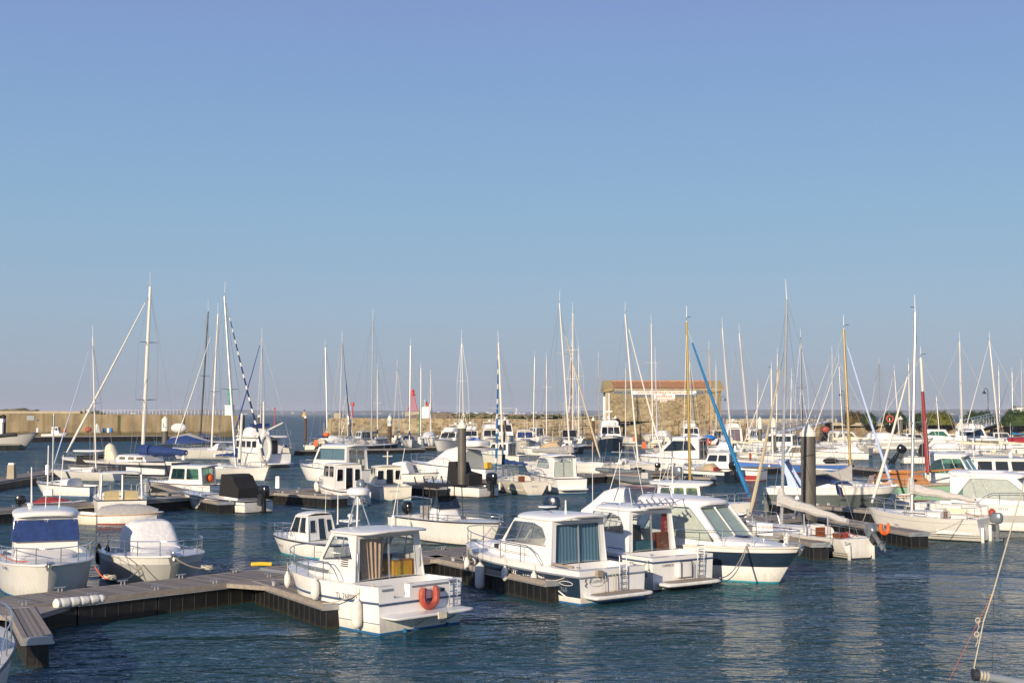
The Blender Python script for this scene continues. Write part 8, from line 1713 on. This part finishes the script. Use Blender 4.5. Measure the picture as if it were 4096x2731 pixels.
# further mooring lines from the near boats to the fingers
rope(M3 @ Vector((.3, 1.2, 1.15)), M2 @ Vector((.3, -1.2, 1.1)), 'rope tied between the navy hulled boat and the CARRICK boat', .2)
rope(M10 @ Vector((.4, 1.0, .9)), W(3262, 2178, .72), 'mooring rope from the small keelboat to the short dark finger pontoon', .12)
rope(M11 @ Vector((.6, 1.05, 1.1)), W(3655, 2132, .72), 'mooring rope from the light grey sailboat to the end of the long finger pontoon', .2)
rope(M11 @ Vector((5.6, .3, 1.35)), W(3440, 2095, .72), 'mooring rope from the bow of the light grey sailboat to the long finger pontoon', .15)
rope(M6 @ Vector((6.8, .8, 1.1)), W(1850, 2215, .72), 'mooring rope from the bow of the centre console boat to the near walkway', .2)
# power pedestals on the walkways
for (u, v, lab) in ((1500, 2246, 'white power pedestal on the near walkway behind the boat with the tan curtain'), (905, 1975, 'white power pedestal on the middle walkway above the black covered boat'), (2300, 1900, 'white power pedestal on the middle walkway right of the arched cabin cruiser'), (3190, 2062, 'white power pedestal on the near walkway behind the small keelboat')):
    q = W(u, v, .7); g = thing('power_pedestal', lab, 'pedestal', q, rW, 'power pedestals'); MB().box(-.13, .13, -.1, .1, 0, .85, 'trim_grey', .01, .01).build('post', g); MB().lathe([(.12, .85), (.13, .95), (.03, 1.05)], 'white_paint', n=10).build('lamp_cap', g)
# open boat with black outboards, dark hulled speedboat at right
def x_twin(root, h, M, L): tarp(root, [(1.9, .5, .9, 1.1), (2.2, .6, .9, 2.3), (2.7, .55, .9, 2.5), (3.1, .4, .95, 1.0)], 'canvas_black', n=3); h.rail(root, .3, .97, .3, mid=False)
motorboat('long white open boat with tilted black outboards and black seat cover', (3608, 1853), head=-6, L=9.5, B=2.7, hb=1.1, hs=.85, ck=(.05, .6), rail=None, ob=[dict(mat='engine_black', s=1.6, z=1.0, tilt=38, y=.35), dict(mat='engine_black', s=1.6, z=1.0, tilt=30, y=-.45)], extras=x_twin, name='open_boat', anti='antifoul_black')
def x_dk(root, h, M, L): tarp(root, [(1.0, .9, 1.1, 1.5), (2.2, 1.1, 1.15, 2.4), (3.6, 1.0, 1.2, 2.5), (4.8, .7, 1.3, 1.6)], 'canvas_grey', n=2.4)
motorboat('dark hulled speedboat with white deck and grey cover at the right edge', (4280, 1872), head=172, L=11.0, B=3.0, hb=1.35, hs=1.2, col='gel_green_grey', bands={3: 'gel_white', 4: 'gel_white'}, ck=(.05, .5), rail=None, extras=x_dk, name='speedboat', anti='antifoul_black')

# ============================================================ spar and lines hanging in from the right, close to the camera
D0 = 13.0
a = WD(3905, 2697, D0); b = WD(4130, 2738, D0); g = thing('ship_spar', 'grey spar end bound with green cord at the lower right corner', 'spar', a)
d = b-a; m = MB(); m.tube([(0, 0, 0), d, d*4], [.045, .042, .042], 'trim_grey', 12); m.build('pole', g); m = MB()
for k in range(9): c = d*(.03+.17*k/9); m.tube([c, c+d.normalized()*.012], .052, 'tube_grey' if k % 3 == 0 else 'rope', 10)
m.build('cord_binding', g); m = MB(); m.tube([d*0-Vector((.035, 0, 0)), d*0+Vector((.02, 0, 0))], .06, 'trim_dark', 10); m.build('end_collar', g)
pts = [(3896, 2668), (3935, 2480), (3972, 2370), (4010, 2235), (4060, 2060), (4110, 1880)]
m = MB(); m.tube([a+Vector((0, 0, .03))]+[WD(u, v, D0) for u, v in pts], .007, 'rope', 6); tag(m.build('halyard'), 'long pale rope rising from the spar end at the lower right', 'rope')
m = MB(); m.tube([WD(3795, 2720, D0), WD(3920, 2470, D0), WD(3972, 2370, D0)], .002, 'rope_red', 4); tag(m.build('thin_line'), 'thin reddish line slanting left of the pale rope at the lower right', 'rope')
m = MB(); m.tube([WD(3975, 2380, D0+.3), WD(3969, 2700, D0+.3)], .0025, 'trim_dark', 4); tag(m.build('thin_wire'), 'thin dark wire hanging straight down to the grey spar', 'wire')
for (u, v, lab) in ((3911, 2480, 'upper small loop knot hanging from the thin reddish line'), (3907, 2535, 'lower small loop knot hanging from the thin reddish line')):
    c = WD(u, v, D0); m = MB(); m.tube([c+Vector((.022*math.cos(t), 0, .025*math.sin(t))) for t in [2*PI*k/10 for k in range(11)]], .006, 'rope', 5, False); m.tube([c, c+Vector((.01, 0, -.06)), c+Vector((-.015, 0, -.12))], .004, 'rope', 4); tag(m.build('rope_knot'), lab, 'knot')

# ------------------------------------------------------------ air
HZ = True
if HZ:
    m = MB(); m.box(-13000, 13000, -500, 13000, -1.5, 75, 'white_paint'); hz = m.build('haze', smooth=False); hz['kind'] = 'stuff'
    hm = bpy.data.materials.new('haze'); hm.use_nodes = True; nt = hm.node_tree; nt.nodes.clear(); o_ = nt.nodes.new('ShaderNodeOutputMaterial'); pv = nt.nodes.new('ShaderNodeVolumePrincipled')
    pv.inputs['Color'].default_value = (.80, .86, 1, 1); pv.inputs['Density'].default_value = 7e-5; pv.inputs['Anisotropy'].default_value = 0; nt.links.new(pv.outputs[0], o_.inputs['Volume']); hz.data.materials.clear(); hz.data.materials.append(hm)
for b_ in BOATS: print('BOAT', b_)
